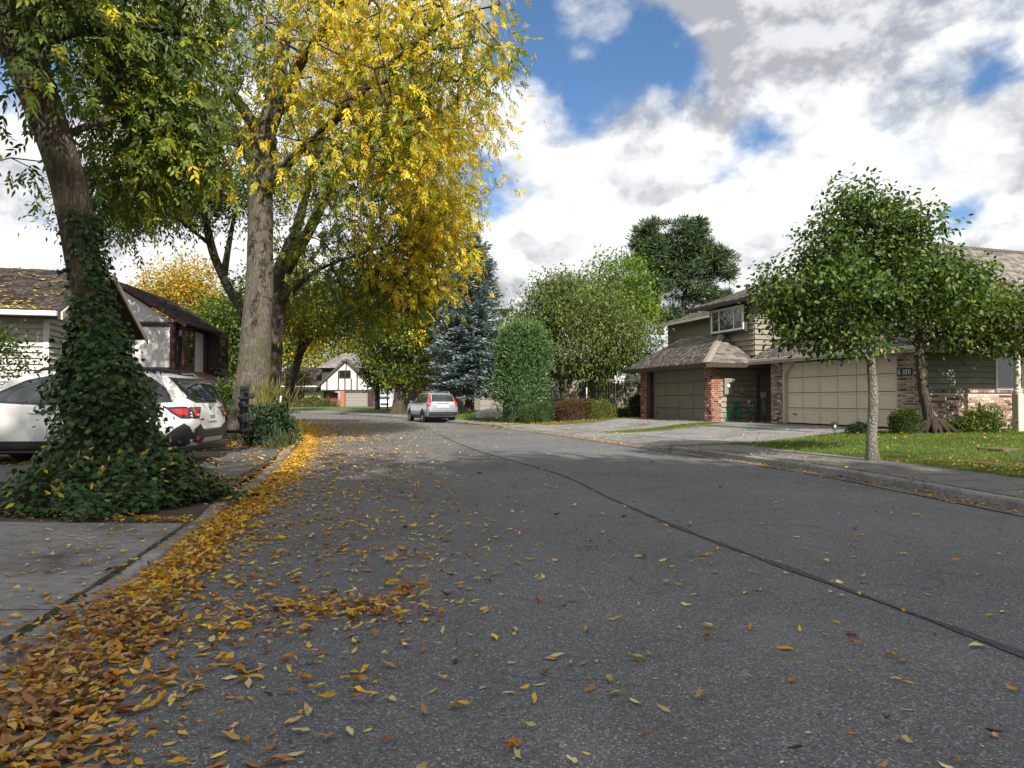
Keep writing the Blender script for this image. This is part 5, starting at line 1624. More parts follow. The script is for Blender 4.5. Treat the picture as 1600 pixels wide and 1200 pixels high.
def make_suv(name, label, loc, rz, paint='car_silver', group=None, lens='red_lens'):
    root = thing(name, label, 'car', loc, rz, group)
    me, bv = car_body(SUV)
    obj('body', me, MAT[paint], root)
    frame = [(0.33, 1.11), (0.42, 1.4), (0.7, 1.56), (1.5, 1.60), (2.2, 1.57), (2.6, 1.47), (3.05, 1.22), (3.2, 1.10), (2.2, 1.06), (1.2, 1.07)]
    wins = [[(0.5, 1.16), (0.58, 1.42), (0.92, 1.52), (1.0, 1.12)], [(1.08, 1.11), (1.02, 1.53), (1.8, 1.55), (1.98, 1.54), (2.05, 1.10)], [(2.14, 1.10), (2.08, 1.53), (2.5, 1.45), (2.96, 1.22), (3.1, 1.12)]]
    windows_side(root, bv, wins, frame)
    lines_side(root, bv, [[(1.0, 1.08), (0.95, 0.92), (1.2, 0.5)], [(2.08, 1.07), (2.09, 0.7), (2.06, 0.42)], [(3.25, 1.06), (3.22, 0.7), (3.2, 0.42)]])
    for s in (1, -1):
        for x in (0.92, 3.52): obj('wheel_arch', patch(bv, circ(x, 0.35, 0.43, -8, 188), 'side', 0.006, 0.06, s), MAT['black'], root)
        obj('sill_cladding', patch(bv, [(1.25, 0.27), (1.3, 0.44), (3.12, 0.44), (3.16, 0.27)], 'side', 0.012, 0.08, s), MAT['black'], root)
        obj('tail_light', patch(bv, [(0.03, 1.12), (0.12, 1.48), (0.27, 1.55), (0.34, 1.42), (0.24, 1.12), (0.26, 0.92), (0.05, 0.88)], 'side', 0.010, 0.05, s), MAT[lens], root)
        p = [(s * 0.66, 1.12), (s * 0.58, 1.56), (s * 0.66, 1.58), (s * 0.80, 1.12), (s * 0.83, 0.90), (s * 0.72, 0.90)]
        obj('tail_light', patch(bv, p, 'rear', 0.012, 0.05), MAT[lens], root)
        mb = MB(); mb.cbox(2.9, 3.05, s * 0.95 - 0.1, s * 0.95 + 0.1, 1.05, 1.2, 0.04); mb.build('mirror', MAT[paint], root, True)
        mb = MB(); mb.tube([(0.6, s * 0.55, 1.62), (0.7, s * 0.56, 1.69), (2.0, s * 0.56, 1.70), (2.2, s * 0.55, 1.63)], 0.018, 8); mb.build('roof_rail', MAT['steel'], root, True)
        for x in (1.2, 2.25): obj('door_handle', patch(bv, [(x, 0.95), (x + 0.2, 0.95), (x + 0.2, 0.99), (x, 0.99)], 'side', 0.03, 0.05, s, 0.02), MAT[paint], root)
    obj('rear_window', patch(bv, [(-0.64, 1.16), (-0.55, 1.55), (0.55, 1.55), (0.64, 1.16)], 'rear', 0.010, 0.06), MAT['glass_car'], root)
    obj('plate_recess', patch(bv, [(-0.34, 0.84), (0.34, 0.84), (0.36, 1.02), (-0.36, 1.02)], 'rear', 0.007, 0.05), MAT['clear_lens'], root)
    pl = obj('licence_plate', patch(bv, [(-0.16, 0.86), (0.16, 0.86), (0.16, 1.0), (-0.16, 1.0)], 'rear', 0.018, 0.06), MAT['plate'], root)
    for k in range(6): obj('plate_character', patch(bv, [(-0.12 + k * 0.042, 0.895), (-0.095 + k * 0.042, 0.895), (-0.095 + k * 0.042, 0.96), (-0.12 + k * 0.042, 0.96)], 'rear', 0.021, 0.06), MAT['ink'], pl)
    obj('garnish', patch(bv, [(-0.36, 1.03), (0.36, 1.03), (0.36, 1.07), (-0.36, 1.07)], 'rear', 0.02, 0.05), MAT['ink'], root)
    obj('rear_bumper', patch(bv, [(-0.80, 0.60), (0.80, 0.60), (0.78, 0.74), (-0.78, 0.74)], 'rear', 0.03, 0.06, 1, 0.03), MAT[paint], root)
    obj('bumper_valance', patch(bv, [(-0.78, 0.40), (0.78, 0.40), (0.80, 0.58), (-0.80, 0.58)], 'rear', 0.016, 0.06), MAT['black'], root)
    obj('windscreen', patch(bv, [(-0.66, 1.16), (-0.53, 1.52), (0.53, 1.52), (0.66, 1.16)], 'front', 0.006, 0.06), MAT['glass_car'], root)
    for s in (1, -1):
        q = [(s * 0.46, 0.74), (s * 0.76, 0.78), (s * 0.8, 0.92), (s * 0.5, 0.86)]
        obj('headlight', patch(bv, q, 'front', 0.01, 0.05), MAT['clear_lens'], root)
    obj('grille', patch(bv, [(-0.42, 0.52), (0.42, 0.52), (0.45, 0.78), (-0.45, 0.78)], 'front', 0.012, 0.05), MAT['black'], root)
    mb = MB(); mb.cbox(0.25, 4.2, -0.72, 0.72, 0.22, 0.36, 0.03); mb.build('underbody', MAT['black'], root)
    finish(root, 0.35, (0.92, 3.52), 0.80)
    return root


def on_left(x, y, z=0.012): return float(ground_left(x, y)[0]) + z


# rear centre of each car, heading angle (towards its nose)
make_wagon('white wagon with black cladding and roof rails parked behind the ivy-clad trunk', (-5.42, 12.35, on_left(-5.4, 12.3)), R(184.5))
bk = make_suv('parked_suv', 'black car partly hidden behind the white wagon', (-6.6, 15.2, on_left(-6.6, 15)), R(184), 'car_black', lens='smoke_lens')
make_suv('parked_suv', 'silver sport utility car with tall red tail lights parked at the far right kerb', (-3.72, 36.9, 0.004), R(114), 'car_silver')
make_suv('parked_suv', 'white car facing us in the far driveway, left of its neighbour', (-14.6, 78.5, 0.145), R(100 + 180), 'car_white', 'cars in the far driveway')
make_suv('parked_suv', 'blue and white car right of its white neighbour in the far driveway', (-12.3, 79.5, 0.145), R(95 + 180), 'car_blue', 'cars in the far driveway')

# hitch-mounted bicycle rack folded upright behind the black car
rk = thing('bicycle_rack', 'black folded bicycle rack standing upright at the rear of the black car', 'rack', (-5.95, 15.0, on_left(-6.0, 15.0)), R(184))
mb = MB(); mb.cbox(-0.05, 0.3, -0.035, 0.035, 0.38, 0.45, 0.006); mb.build('hitch_bar', MAT['black'], rk)
mb = MB(); mb.cbox(-0.12, -0.03, -0.16, -0.08, 0.36, 1.38, 0.012); mb.build('mast', MAT['black'], rk)
mb = MB(); mb.cbox(-0.10, -0.02, 0.10, 0.18, 0.36, 1.34, 0.012); mb.build('mast', MAT['black'], rk)
for (z, y0, y1) in ((0.95, -0.4, 0.1), (1.12, -0.1, 0.42), (0.62, -0.45, 0.4), (0.42, -0.3, 0.3)):
    mb = MB(); mb.cbox(-0.16, -0.06, y0, y1, z, z + 0.06, 0.012); mb.build('cradle_arm', MAT['black'], rk)
for (z, y) in ((1.30, 0.14), (1.14, -0.28), (0.95, 0.32), (0.64, -0.4), (0.66, 0.36)):
    mb = MB(); mb.cbox(-0.2, -0.04, y - 0.055, y + 0.055, z, z + 0.13, 0.03); mb.build('clamp', MAT['black'], rk)

# ------------------------------------------------------------------ street furniture and garden things
sl = thing('street_lamp', 'pale street lamp with flat disc head rising behind the clipped column shrub', 'street lamp', (-0.4, 39.0, 0.14))
mb = MB(); mb.tube([(0, 0, 0), (0, 0, 0.6), (0, 0, 5.9)], [0.11, 0.09, 0.075], 16); mb.build('pole', MAT['lamp_grey'], sl, True)
mb = MB(); mb.lathe([(0.0, 6.42), (0.3, 6.40), (0.62, 6.30), (0.66, 6.26), (0.62, 6.23), (0.25, 6.2), (0.2, 6.0), (0.12, 5.85), (0.0, 5.84)], 28); mb.build('lamp_head', MAT['lamp_grey'], sl, True)
gl = thing('garden_lantern', 'small black lantern on a stake at the edge of the sunlit lawn', 'lantern', (8.05, 17.05, float(ground_right(8.05, 17.05)[0])))
mb = MB(); mb.tube([(0, 0, -0.02), (0, 0, 0.2)], 0.012, 8); mb.build('stake', MAT['black'], gl)
mb = MB(); mb.cbox(-0.05, 0.05, -0.05, 0.05, 0.2, 0.215, 0.004); mb.cbox(-0.075, 0.075, -0.075, 0.075, 0.34, 0.36, 0.006); mb.lathe([(0.075, 0.36), (0.03, 0.4), (0.0, 0.41)], 12)
for s in (-1, 1):
    for t in (-1, 1): mb.cbox(s * 0.045 - 0.006, s * 0.045 + 0.006, t * 0.045 - 0.006, t * 0.045 + 0.006, 0.215, 0.34, 0.002)
mb.build('cage', MAT['black'], gl)
mb = MB(); mb.lathe([(0.0, 0.22), (0.032, 0.22), (0.036, 0.33), (0.0, 0.335)], 12); mb.build('glass', MAT['clear_lens'], gl, True)
# utility cover sunk in the lawn
zc = float(ground_right(9.3, 13.0)[0])
uc = thing('utility_cover', 'flat brown utility cover set in the lawn', 'cover', (9.35, 12.9, zc), 0.2)
mb = MB(); mb.cbox(-0.36, 0.36, -0.25, 0.25, -0.05, 0.022, 0.008); mb.build('lid', MAT['iron'], uc)
mb = MB(); mb.cbox(-0.4, 0.4, -0.29, 0.29, -0.06, 0.014, 0.006); mb.build('frame', MAT['iron'], uc)


def rock(name, label, loc, r, mat, sq=(1, 1, 0.7), seed=0, cat='rock'):
    bm = bmesh.new(); bmesh.ops.create_icosphere(bm, subdivisions=3, radius=1)
    rs = np.random.default_rng(seed); k = rs.normal(size=(7, 3)); k /= np.linalg.norm(k, axis=1)[:, None]
    for v in bm.verts:
        c = np.array(v.co); d = 1 + sum(0.16 * math.sin(4 * c.dot(q) + i) for i, q in enumerate(k)) * 0.35
        v.co = Vector((c[0] * d * r * sq[0], c[1] * d * r * sq[1], c[2] * d * r * sq[2]))
    me = bpy.data.meshes.new(name); bm.to_mesh(me); bm.free()
    me.polygons.foreach_set('use_smooth', [True] * len(me.polygons))
    o = obj(name, me, MAT[mat]); o.location = loc
    return tag(o, label, cat)


rock('boulder', 'pale grey boulder on the grass left of the column shrub', (-1.2, 39.0, 0.3), 0.75, 'rock', (1.3, 0.8, 0.55), 3)
rock('boulder', 'small white stone between the green dome bush and the fence', (4.7, 33.6, 0.42), 0.24, 'white', (1, 1, 1.0), 5)
rock('boulder', 'small pale stone at the foot of the low clipped bushes', (1.35, 31.9, 0.28), 0.2, 'rock', (1, 0.8, 0.8), 9)
# bins by the far house
for (nm, lb, x, y, m) in (('recycling_bin', 'blue recycling bin left of the red door', -24.9, 86.6, 'blue_bin'), ('wheelie_bin', 'dark grey wheelie bin right of the taupe garage door', -17.4, 87.2, 'grey_bin'), ('wheelie_bin', 'dark bin beneath the blue spruce', -5.4, 55.5, 'grey_bin')):
    t = thing(nm, lb, 'bin', (x, y, 0.13))
    mb = MB(); mb.prism([(-0.28, 0.12), (0.28, 0.12), (0.36, 1.05), (-0.36, 1.05)], lambda a, z: (a, -0.32, z), lambda a, z: (a, 0.34, z)); o = mb.build('body', MAT[m], t); recalc(o.data)
    mb = MB(); mb.cbox(-0.4, 0.4, -0.4, 0.38, 1.06, 1.13, 0.03); mb.build('lid', MAT[m], t)
    for s in (-1, 1):
        mb = MB(); mb.lathe([(0.0, -0.03), (0.11, -0.03), (0.11, 0.03), (0.0, 0.03)], 16); mb.v = [(s * 0.27 + v[2], 0.3 + v[0], 0.11 + v[1]) for v in mb.v]; o = mb.build('wheel', MAT['rubber'], t); recalc(o.data)
ps = thing('red_topped_post', 'thin post with a red top beside the far driveway', 'post', (-11.4, 62.5, 0.12))
mb = MB(); mb.tube([(0, 0, 0), (0, 0, 2.6)], 0.07, 10); mb.build('shaft', MAT['timber'], ps, True)
mb = MB(); mb.cbox(-0.28, 0.28, -0.04, 0.04, 2.3, 2.95, 0.02); mb.build('plate', MAT['red_door'], ps)

# ------------------------------------------------------------------ foliage machinery
def unit(a): return a / (np.linalg.norm(a, axis=-1, keepdims=True) + 1e-9)


# leaf outlines: (along 0..1, across -.5...5, lift), triangles
LF_DIAMOND = (np.array([(0, 0, 0), (0.45, 0.5, 0.1), (1, 0, 0), (0.45, -0.5, 0.1)]), np.array([(0, 2, 1), (0, 3, 2)]))
LF_OVAL = (np.array([(0, 0, 0), (0.3, 0.46, 0.10), (0.7, 0.40, 0.06), (1, 0, -0.10), (0.7, -0.40, 0.06), (0.3, -0.46, 0.10), (0.5, 0, 0.0)]),
           np.array([(0, 6, 1), (1, 6, 2), (2, 6, 3), (3, 6, 4), (4, 6, 5), (5, 6, 0)]))
LF_LANCE = (np.array([(0, 0, 0), (0.35, 0.5, 0.06), (0.72, 0.30, -0.02), (1, 0, -0.14), (0.72, -0.30, -0.02), (0.35, -0.5, 0.06)]),
            np.array([(0, 5, 1), (1, 5, 4), (1, 4, 2), (2, 4, 3)]))
_a = [(0.0, 0.0), (0.1, 0.30), (-0.06, 0.5), (0.28, 0.44), (0.5, 0.58), (0.62, 0.26), (1.0, 0.0)]
_iv = _a + [(x, -y) for x, y in _a[-2:0:-1]]
LF_IVY = (np.array([(0.32, 0, 0.08)] + [(x, y, -0.06 * (abs(y) * 2) ** 2 - 0.05 * max(0, x - 0.6)) for x, y in _iv]),
          np.array([(0, 1 + i, 1 + (i + 1) % len(_iv)) for i in range(len(_iv))]))


def leaf_mesh(name, P, D, Nn, L, W, C, tpl, shade_var=0.0):
    """P base points, D length directions, Nn face normals, L,W sizes, C colours"""
    tv, tt = tpl
    D = unit(D)
    S = np.cross(Nn, D); S = unit(S); U = np.cross(D, S)
    n = len(P); k = len(tv)
    V = (P[:, None, :] + D[:, None, :] * (tv[None, :, 0:1] * L[:, None, None]) + S[:, None, :] * (tv[None, :, 1:2] * W[:, None, None]) + U[:, None, :] * (tv[None, :, 2:3] * W[:, None, None]))
    T = (tt[None] + (np.arange(n) * k)[:, None, None]).reshape(-1, 3)
    Cc = np.repeat(C, k, axis=0)
    return np_mesh(name, V.reshape(-1, 3), T, Cc)


def rand_dirs(n): return unit(RNG.normal(size=(n, 3)))


def pick(palette, n, w=None, var=0.12):
    pal = np.array(palette, float)
    i = RNG.choice(len(pal), n, p=None if w is None else np.array(w) / np.sum(w))
    c = pal[i] * (1 + RNG.normal(0, var, (n, 1)))
    return np.clip(c, 0.002, 0.95)


def grow(limbs, tips, r_tip=0.010, sub=0.5, pw=0.42):
    """join every tip to the nearest wood already there; returns node arrays and parents with pipe-model radii.
    limbs: list of paths [(x,y,z,r),...]; first is the trunk, others start near an earlier one"""
    pos = []; par = []; rad0 = []
    for li, path in enumerate(limbs):
        P = np.array(path, float)
        P = resample(catmull(P, 8), 0.25 if len(limbs) < 30 else 0.35)
        prev = -1
        if li > 0:
            d = np.linalg.norm(np.array(pos) - P[0, :3], axis=1); prev = int(d.argmin())
        for q in P:
            par.append(prev); pos.append(q[:3]); rad0.append(q[3]); prev = len(pos) - 1
    nl = len(pos)
    pos = [np.array(p) for p in pos]
    root = pos[0]
    A = np.array(pos)
    order = np.argsort([np.min(np.linalg.norm(A - t, axis=1)) for t in tips]) if len(tips) else []
    tip_node = {}
    arr = np.zeros((len(pos) + len(tips) * 14, 3)); arr[:len(pos)] = A; cnt = len(pos)
    for ti in order:
        t = tips[ti]
        d = np.linalg.norm(arr[:cnt] - t, axis=1)
        # prefer wood lying below/inside
        d = d + 0.35 * np.maximum(0, arr[:cnt, 2] - t[2])
        j = int(d.argmin())
        a = arr[j].copy(); dist = np.linalg.norm(t - a)
        m = max(1, min(10, int(dist / sub)))
        prev = j
        bend = rand_dirs(1)[0] * dist * 0.10
        for s in range(1, m + 1):
            f = s / m
            p = a + (t - a) * f + bend * math.sin(math.pi * f)
            p[2] += 0.10 * dist * math.sin(math.pi * f)
            arr[cnt] = p; par.append(prev); rad0.append(0.0); prev = cnt; cnt += 1
        tip_node[ti] = prev
    arr = arr[:cnt]
    load = np.zeros(cnt)
    for ti, nd in tip_node.items(): load[nd] += 1
    for i in range(cnt - 1, -1, -1):
        if par[i] >= 0: load[par[i]] += load[i]
    rad = np.maximum(np.array(rad0), np.where(np.arange(cnt) >= nl, r_tip * np.maximum(load, 1) ** pw, 0))
    for i in range(nl, cnt):
        rad[i] = min(rad[i], rad[par[i]] * 0.9)
    return arr, par, rad, nl


def wood(name, arr, par, rad, i0, mat, parent, seg=5):
    """twigs and boughs as tapering prisms"""
    idx = np.arange(i0, len(arr)); idx = np.array([i for i in idx if par[i] >= 0])
    if len(idx) == 0: return None
    a = arr[[par[i] for i in idx]]; b = arr[idx]; ra = np.minimum(rad[[par[i] for i in idx]], rad[idx] * 1.25 + 0.004); rb = rad[idx]
    t = unit(b - a)
    ref = np.where(np.abs(t[:, 2:3]) > 0.9, np.array([[1.0, 0, 0]]), np.array([[0, 0, 1.0]]))
    u = unit(np.cross(t, ref)); v = np.cross(t, u)
    ang = 2 * np.pi * np.arange(seg) / seg
    ring = np.cos(ang)[None, :, None] * u[:, None, :] + np.sin(ang)[None, :, None] * v[:, None, :]
    b2 = b + t * (rb[:, None] * 0.5)
    V = np.concatenate([a[:, None, :] + ring * ra[:, None, None], b2[:, None, :] + ring * rb[:, None, None]], 1)
    T = []
    for k in range(seg):
        k2 = (k + 1) % seg
        T += [(k, k2, seg + k2), (k, seg + k2, seg + k)]
    T = np.array(T)[None] + (np.arange(len(idx)) * 2 * seg)[:, None, None]
    return obj(name, np_mesh(name, V.reshape(-1, 3), T.reshape(-1, 3), None, True), mat, parent, 'stuff')


def trunk_mesh(name, path, mat, parent, seg=28, flare=0.5, lump=0.06, seed=1, step=0.08):
    P = resample(catmull(np.array(path, float), 10), step)
    rs = np.random.default_rng(seed); ph = rs.uniform(0, 6.28, 12)
    mb = MB(); n = len(P)
    for i in range(n):
        p = P[i, :3]; r = P[i, 3]
        h = p[2] - P[0, 2]
        fl = flare * math.exp(-max(h, 0) / (1.6 * r + 0.05))
        for k in range(seg):
            a = 2 * math.pi * k / seg
            f = 1 + fl * (0.65 + 0.55 * math.sin(3 * a + ph[0]) * math.sin(2 * a + ph[1])) + lump * (math.sin(2 * a + ph[2] + h * 0.9) + 0.6 * math.sin(5 * a + ph[3] - h * 1.7) + 0.5 * math.sin(3 * h + ph[4] + a)) + lump * 0.3 * math.sin(13 * a + ph[5] + 2 * math.sin(h * 2)) + lump * 0.22 * math.sin(17 * a + ph[7] + h * 5)
            mb.v.append((p[0] + r * f * math.cos(a), p[1] + r * f * math.sin(a), p[2]))
    for i in range(n - 1):
        for k in range(seg):
            k2 = (k + 1) % seg
            mb.f.append((i * seg + k, i * seg + k2, (i + 1) * seg + k2, (i + 1) * seg + k))
    mb.f.append(tuple(range((n - 1) * seg, n * seg)))
    return mb.build(name, mat, parent, True)


def blob_points(blobs, spacing_bias=0.55):
    """tips spread through ellipsoids: more near the skin; blobs rows: cx,cy,cz,rx,ry,rz,n"""
    out = []
    for (cx, cy, cz, rx, ry, rz_, n) in blobs:
        d = rand_dirs(n); r = RNG.uniform(0.12, 1, (n, 1)) ** spacing_bias
        r *= 1 + 0.12 * RNG.normal(size=(n, 1))
        out.append(np.array([(cx, cy, cz)]) + d * r * np.array([(rx, ry, rz_)]))
    return np.concatenate(out)


def make_tree(name, label, base, limbs, blobs, bark, n_leaf, leaf_len, leaf_wid, palette, weights=None, tpl=LF_LANCE, clump=0.5, droop=0.5, colour_fn=None,
              leaf_mat='leaf', group=None, trunk_seg=28, flare=0.5, lump=0.06, r_tip=0.010, twig_mat='twig', cat='tree', seed=1, flat_z=0.75, keep=None, twig_seg=5, limb_mat=None, spray=0):
    root = thing(name, label, cat, base, 0, group)
    B = np.array(base)
    loc = lambda path: [(p[0] - B[0], p[1] - B[1], p[2] - B[2], p[3]) for p in path]
    limbs = [loc(l) for l in limbs]
    tips = blob_points(blobs) - B
    if keep is not None: tips = tips[keep(tips + B)]
    arr, par, rad, nl = grow(limbs, tips, r_tip)
    trunk_mesh('trunk', limbs[0], bark, root, trunk_seg, flare, lump, seed)
    for li, l in enumerate(limbs[1:]):
        trunk_mesh('limb', l, limb_mat or bark, root, 14, 0.0, 0.05, seed + li + 2, 0.12)
    wood('branches', arr, par, rad, nl, MAT[twig_mat], root, twig_seg)
    # leaves hang around the tips, and a few along the twigs
    per = n_leaf // len(tips)
    c = np.repeat(tips, per, axis=0); n = len(c)
    off = RNG.normal(size=(n, 3)) * clump * np.array((1, 1, flat_z)); 
    P = c + off
    if keep is not None:
        k_ = keep(P + B); P = P[k_]; off = off[k_]; n = len(P)
    if spray:
        # compound leaves: leaflets in pairs along a hanging stalk
        ns = max(1, n // spray); sel = RNG.choice(n, ns, replace=False)
        B0 = P[sel]; o0 = unit(off[sel] + 1e-3)
        rd = unit(o0 * 0.75 + RNG.normal(size=(ns, 3)) * 0.4 + np.array((0, 0, -droop)))
        sd = unit(np.cross(rd, RNG.normal(size=(ns, 3)) * 0.5 + np.array((0, 0, 1.0)) + o0 * 0.3))
        k = np.tile(np.arange(spray), ns); r_ = np.repeat(np.arange(ns), spray)
        sg_ = np.where(k % 2 == 0, 1.0, -1.0); pos = (k // 2 + 1) / (spray / 2 + 0.5)
        term = k == spray - 1
        rl = leaf_len * 2.2 * RNG.uniform(0.75, 1.2, ns)
        P = B0[r_] + rd[r_] * (pos * rl[r_])[:, None]
        D = unit(rd[r_] * np.where(term, 1.0, 0.75)[:, None] + sd[r_] * (sg_ * np.where(term, 0.0, 0.8))[:, None] + np.array((0, 0, -0.25)) + RNG.normal(size=(len(k), 3)) * 0.16)
        Nn = unit(np.cross(rd[r_], sd[r_]) * sg_[:, None] * 0 + np.cross(sd[r_], rd[r_]) + RNG.normal(size=(len(k), 3)) * 0.35)
        n = len(P)
        L = leaf_len * RNG.uniform(0.7, 1.2, n); W = leaf_wid * RNG.uniform(0.75, 1.15, n)
        cs = (pick(palette, ns, weights) if colour_fn is None else colour_fn(B0 + B))
        C = cs[r_] * (1 + RNG.normal(0, 0.08, (n, 1)))
        obj('crown', leaf_mesh('crown', P, D, Nn, L, W, np.clip(C, 0.002, 0.9), tpl), MAT[leaf_mat], root, 'stuff')
        return root
    out = unit(off + 1e-3)
    D = unit(out * 0.8 + RNG.normal(size=(n, 3)) * 0.5 + np.array((0, 0, -droop)))
    Nn = unit(RNG.normal(size=(n, 3)) * 0.7 + np.array((0, 0, 0.9)) + out * 0.3)
    L = leaf_len * RNG.uniform(0.65, 1.25, n); W = leaf_wid * RNG.uniform(0.7, 1.2, n)
    C = pick(palette, n, weights) if colour_fn is None else colour_fn(P + B)
    me = leaf_mesh('crown', P, D, Nn, L, W, C, tpl)
    obj('crown', me, MAT[leaf_mat], root, 'stuff')
    return root


GREEN = [(0.045, 0.075, 0.012), (0.06, 0.10, 0.018), (0.085, 0.13, 0.022), (0.12, 0.16, 0.025)]
YEL = [(0.55, 0.42, 0.015), (0.64, 0.50, 0.025), (0.48, 0.40, 0.02), (0.36, 0.35, 0.025), (0.58, 0.37, 0.015)]


def field(P, s, seed):
    """smooth random field for colour drift through a crown"""
    rs = np.random.default_rng(seed); out = np.zeros(len(P))
    for k in range(6):
        w = rs.normal(size=3) * s; out += np.sin(P @ w + rs.uniform(0, 6.28))
    return out / 3.0


def autumn(yellow_fn, seed, lime=0.35):
    """leaf colour turning from green to yellow from place to place"""
    def fn(P):
        t = yellow_fn(P) + 0.26 * field(P, 0.7, seed) + 0.2 * field(P, 2.2, seed + 1) + RNG.normal(0, 0.17, len(P))
        g = pick(GREEN, len(P)); y = pick(YEL, len(P), (3, 3, 3, 2, 1.2)); li = pick([(0.16, 0.21, 0.02), (0.24, 0.27, 0.025), (0.11, 0.16, 0.02)], len(P))
        out = np.where((t < 0.32)[:, None], g, np.where((t < 0.60)[:, None], li, y))
        return out
    return fn


# ------------------------------------------------------------------ big street ashes
lin = lambda a, b, x: np.clip((x - a) / (b - a), 0, 1)

# the ash with the tall grey trunk
make_tree('ash_tree', 'tall ash with thick pale grey trunk and bright yellow crown over the road', (-7.35, 19.0, 0.1),
          [[(-7.45, 19, 0.02, 0.58), (-7.35, 19, 0.7, 0.47), (-7.2, 19, 2.2, 0.42), (-7.05, 19, 4.5, 0.37), (-7.05, 19, 7.0, 0.34), (-6.98, 19, 8.6, 0.36)],
           [(-7.0, 19, 8.5, 0.24), (-7.5, 18.7, 9.4, 0.19), (-8.4, 18.2, 10.6, 0.15), (-9.4, 17.6, 11.6, 0.10), (-10.6, 17, 12.3, 0.06)],
           [(-7.05, 19, 7.6, 0.2), (-7.9, 18.6, 9.0, 0.14), (-9.2, 18.2, 10.0, 0.09), (-10.5, 18, 10.6, 0.05)],
           [(-6.98, 19, 8.4, 0.26), (-6.7, 19, 9.8, 0.22), (-6.4, 19.2, 11.8, 0.15), (-6.2, 19.5, 14, 0.08)],
           [(-6.95, 19, 8.5, 0.22), (-6.0, 18.4, 10.0, 0.16), (-4.4, 17.6, 11.6, 0.11), (-2.6, 16.8, 12.6, 0.06)],
           [(-7.0, 19.0, 6.9, 0.2), (-6.1, 18.3, 7.6, 0.18), (-4.6, 17.4, 8.4, 0.14), (-3.0, 16.6, 9.5, 0.10), (-1.4, 16.0, 10.3, 0.05), (-0.3, 15.6, 10.4, 0.03)]],
          [(-3.2, 17.0, 9.6, 3.0, 3.0, 2.2, 150), (-5.6, 18.0, 11.2, 3.0, 3.4, 2.4, 120), (-1.5, 16.2, 9.7, 1.5, 2.0, 1.35, 44), (-3.9, 17.0, 7.0, 2.4, 2.4, 1.5, 75), (-2.9, 17.0, 12.6, 3.2, 3.2, 1.8, 80),
           (-9.6, 18, 11.4, 2.8, 3.0, 2.2, 150), (-9.0, 18.2, 9.0, 2.3, 2.2, 1.5, 110), (-2.2, 16.6, 7.4, 1.7, 2.0, 1.4, 50)],
          MAT['bark'], 76000, 0.135, 0.042, YEL, tpl=LF_LANCE, clump=0.36, droop=0.9, spray=9,
          colour_fn=autumn(lambda P: 0.18 + 0.56 * lin(-10.5, -3.5, P[:, 0]) + 0.12 * lin(6, 11, P[:, 2]) - 0.16 * lin(8.0, 5.2, P[:, 2]), 21), group='street ashes on the left', flare=0.35, lump=0.035, seed=3)
# the darker mossy trunk just behind it
make_tree('ash_tree', 'dark mossy ash trunk right behind the pale trunk, with long limbs to the right', (-8.7, 24.2, 0.1),
          [[(-8.7, 24.2, 0.02, 0.46), (-8.65, 24.2, 0.8, 0.38), (-8.5, 24.2, 3.0, 0.35), (-8.3, 24.2, 5.4, 0.3), (-7.8, 24.2, 7.0, 0.26)],
           [(-8.2, 24.2, 5.6, 0.24), (-7.2, 24, 7.2, 0.2), (-6.2, 23.6, 8.9, 0.16), (-4.8, 23.0, 10.2, 0.12), (-3.0, 22.2, 11.4, 0.07), (-1.6, 21.6, 12, 0.04)],
           [(-8.3, 24.2, 4.6, 0.16), (-7.0, 23.6, 5.6, 0.13), (-5.4, 23, 6.1, 0.09), (-3.6, 22.4, 6.5, 0.05)],
           [(-7.8, 24.2, 6.9, 0.2), (-7.4, 24.6, 9, 0.14), (-7, 25, 11.5, 0.08)]],
          [(-3.4, 22.6, 8.4, 2.7, 3.0, 2.4, 130), (-6.0, 23.6, 6.4, 2.4, 2.6, 1.5, 80), (-3.0, 22.3, 5.8, 2.2, 2.4, 1.4, 80), (-6, 23.8, 10.8, 3.2, 3.2, 2.4, 110), (-2.4, 21.8, 10.8, 2.2, 2.6, 2.0, 60), (-2.6, 21.8, 7.2, 1.5, 2.2, 1.2, 80), (-3.6, 22.2, 5.2, 1.6, 2.0, 0.9, 50), (-4.6, 22.8, 4.4, 1.8, 2.0, 0.9, 40)],
          MAT['bark_dark'], 62000, 0.145, 0.046, YEL, tpl=LF_LANCE, clump=0.42, droop=0.8, spray=9,
          colour_fn=autumn(lambda P: 0.34 + 0.42 * lin(-6.5, -2.6, P[:, 0]) - 0.16 * lin(6.4, 4.2, P[:, 2]), 33), group='street ashes on the left', flare=0.35, lump=0.05, seed=5)
# slim leaning trunk further on
make_tree('ash_tree', 'slim brown ash trunk leaning right beyond the mossy trunk', (-11.3, 33.5, 0.1),
          [[(-11.4, 33.5, 0.02, 0.32), (-11.2, 33.5, 0.7, 0.26), (-10.7, 33.5, 2.6, 0.22), (-10.2, 33.5, 4.4, 0.17), (-9.7, 33.5, 6.6, 0.1)],
           [(-10.5, 33.5, 3.3, 0.13), (-9.6, 33, 4.3, 0.1), (-8.2, 32.6, 5.0, 0.06)], [(-10.3, 33.5, 4.2, 0.12), (-11.6, 33.6, 5.6, 0.08), (-12.4, 33.8, 7, 0.05)]],
          [(-9.4, 33, 5.6, 2.3, 2.6, 1.5, 110), (-7.2, 32.6, 5.9, 1.8, 2.2, 1.4, 70), (-11.0, 33.6, 6.6, 2.4, 2.4, 2.0, 80)],
          MAT['bark_brown'], 24000, 0.2, 0.075, YEL, tpl=LF_DIAMOND, clump=0.5, droop=0.6,
          colour_fn=autumn(lambda P: 0.34 + 0.18 * lin(-10.5, -7, P[:, 0]), 41), group='street ashes on the left', flare=0.3, seed=8)
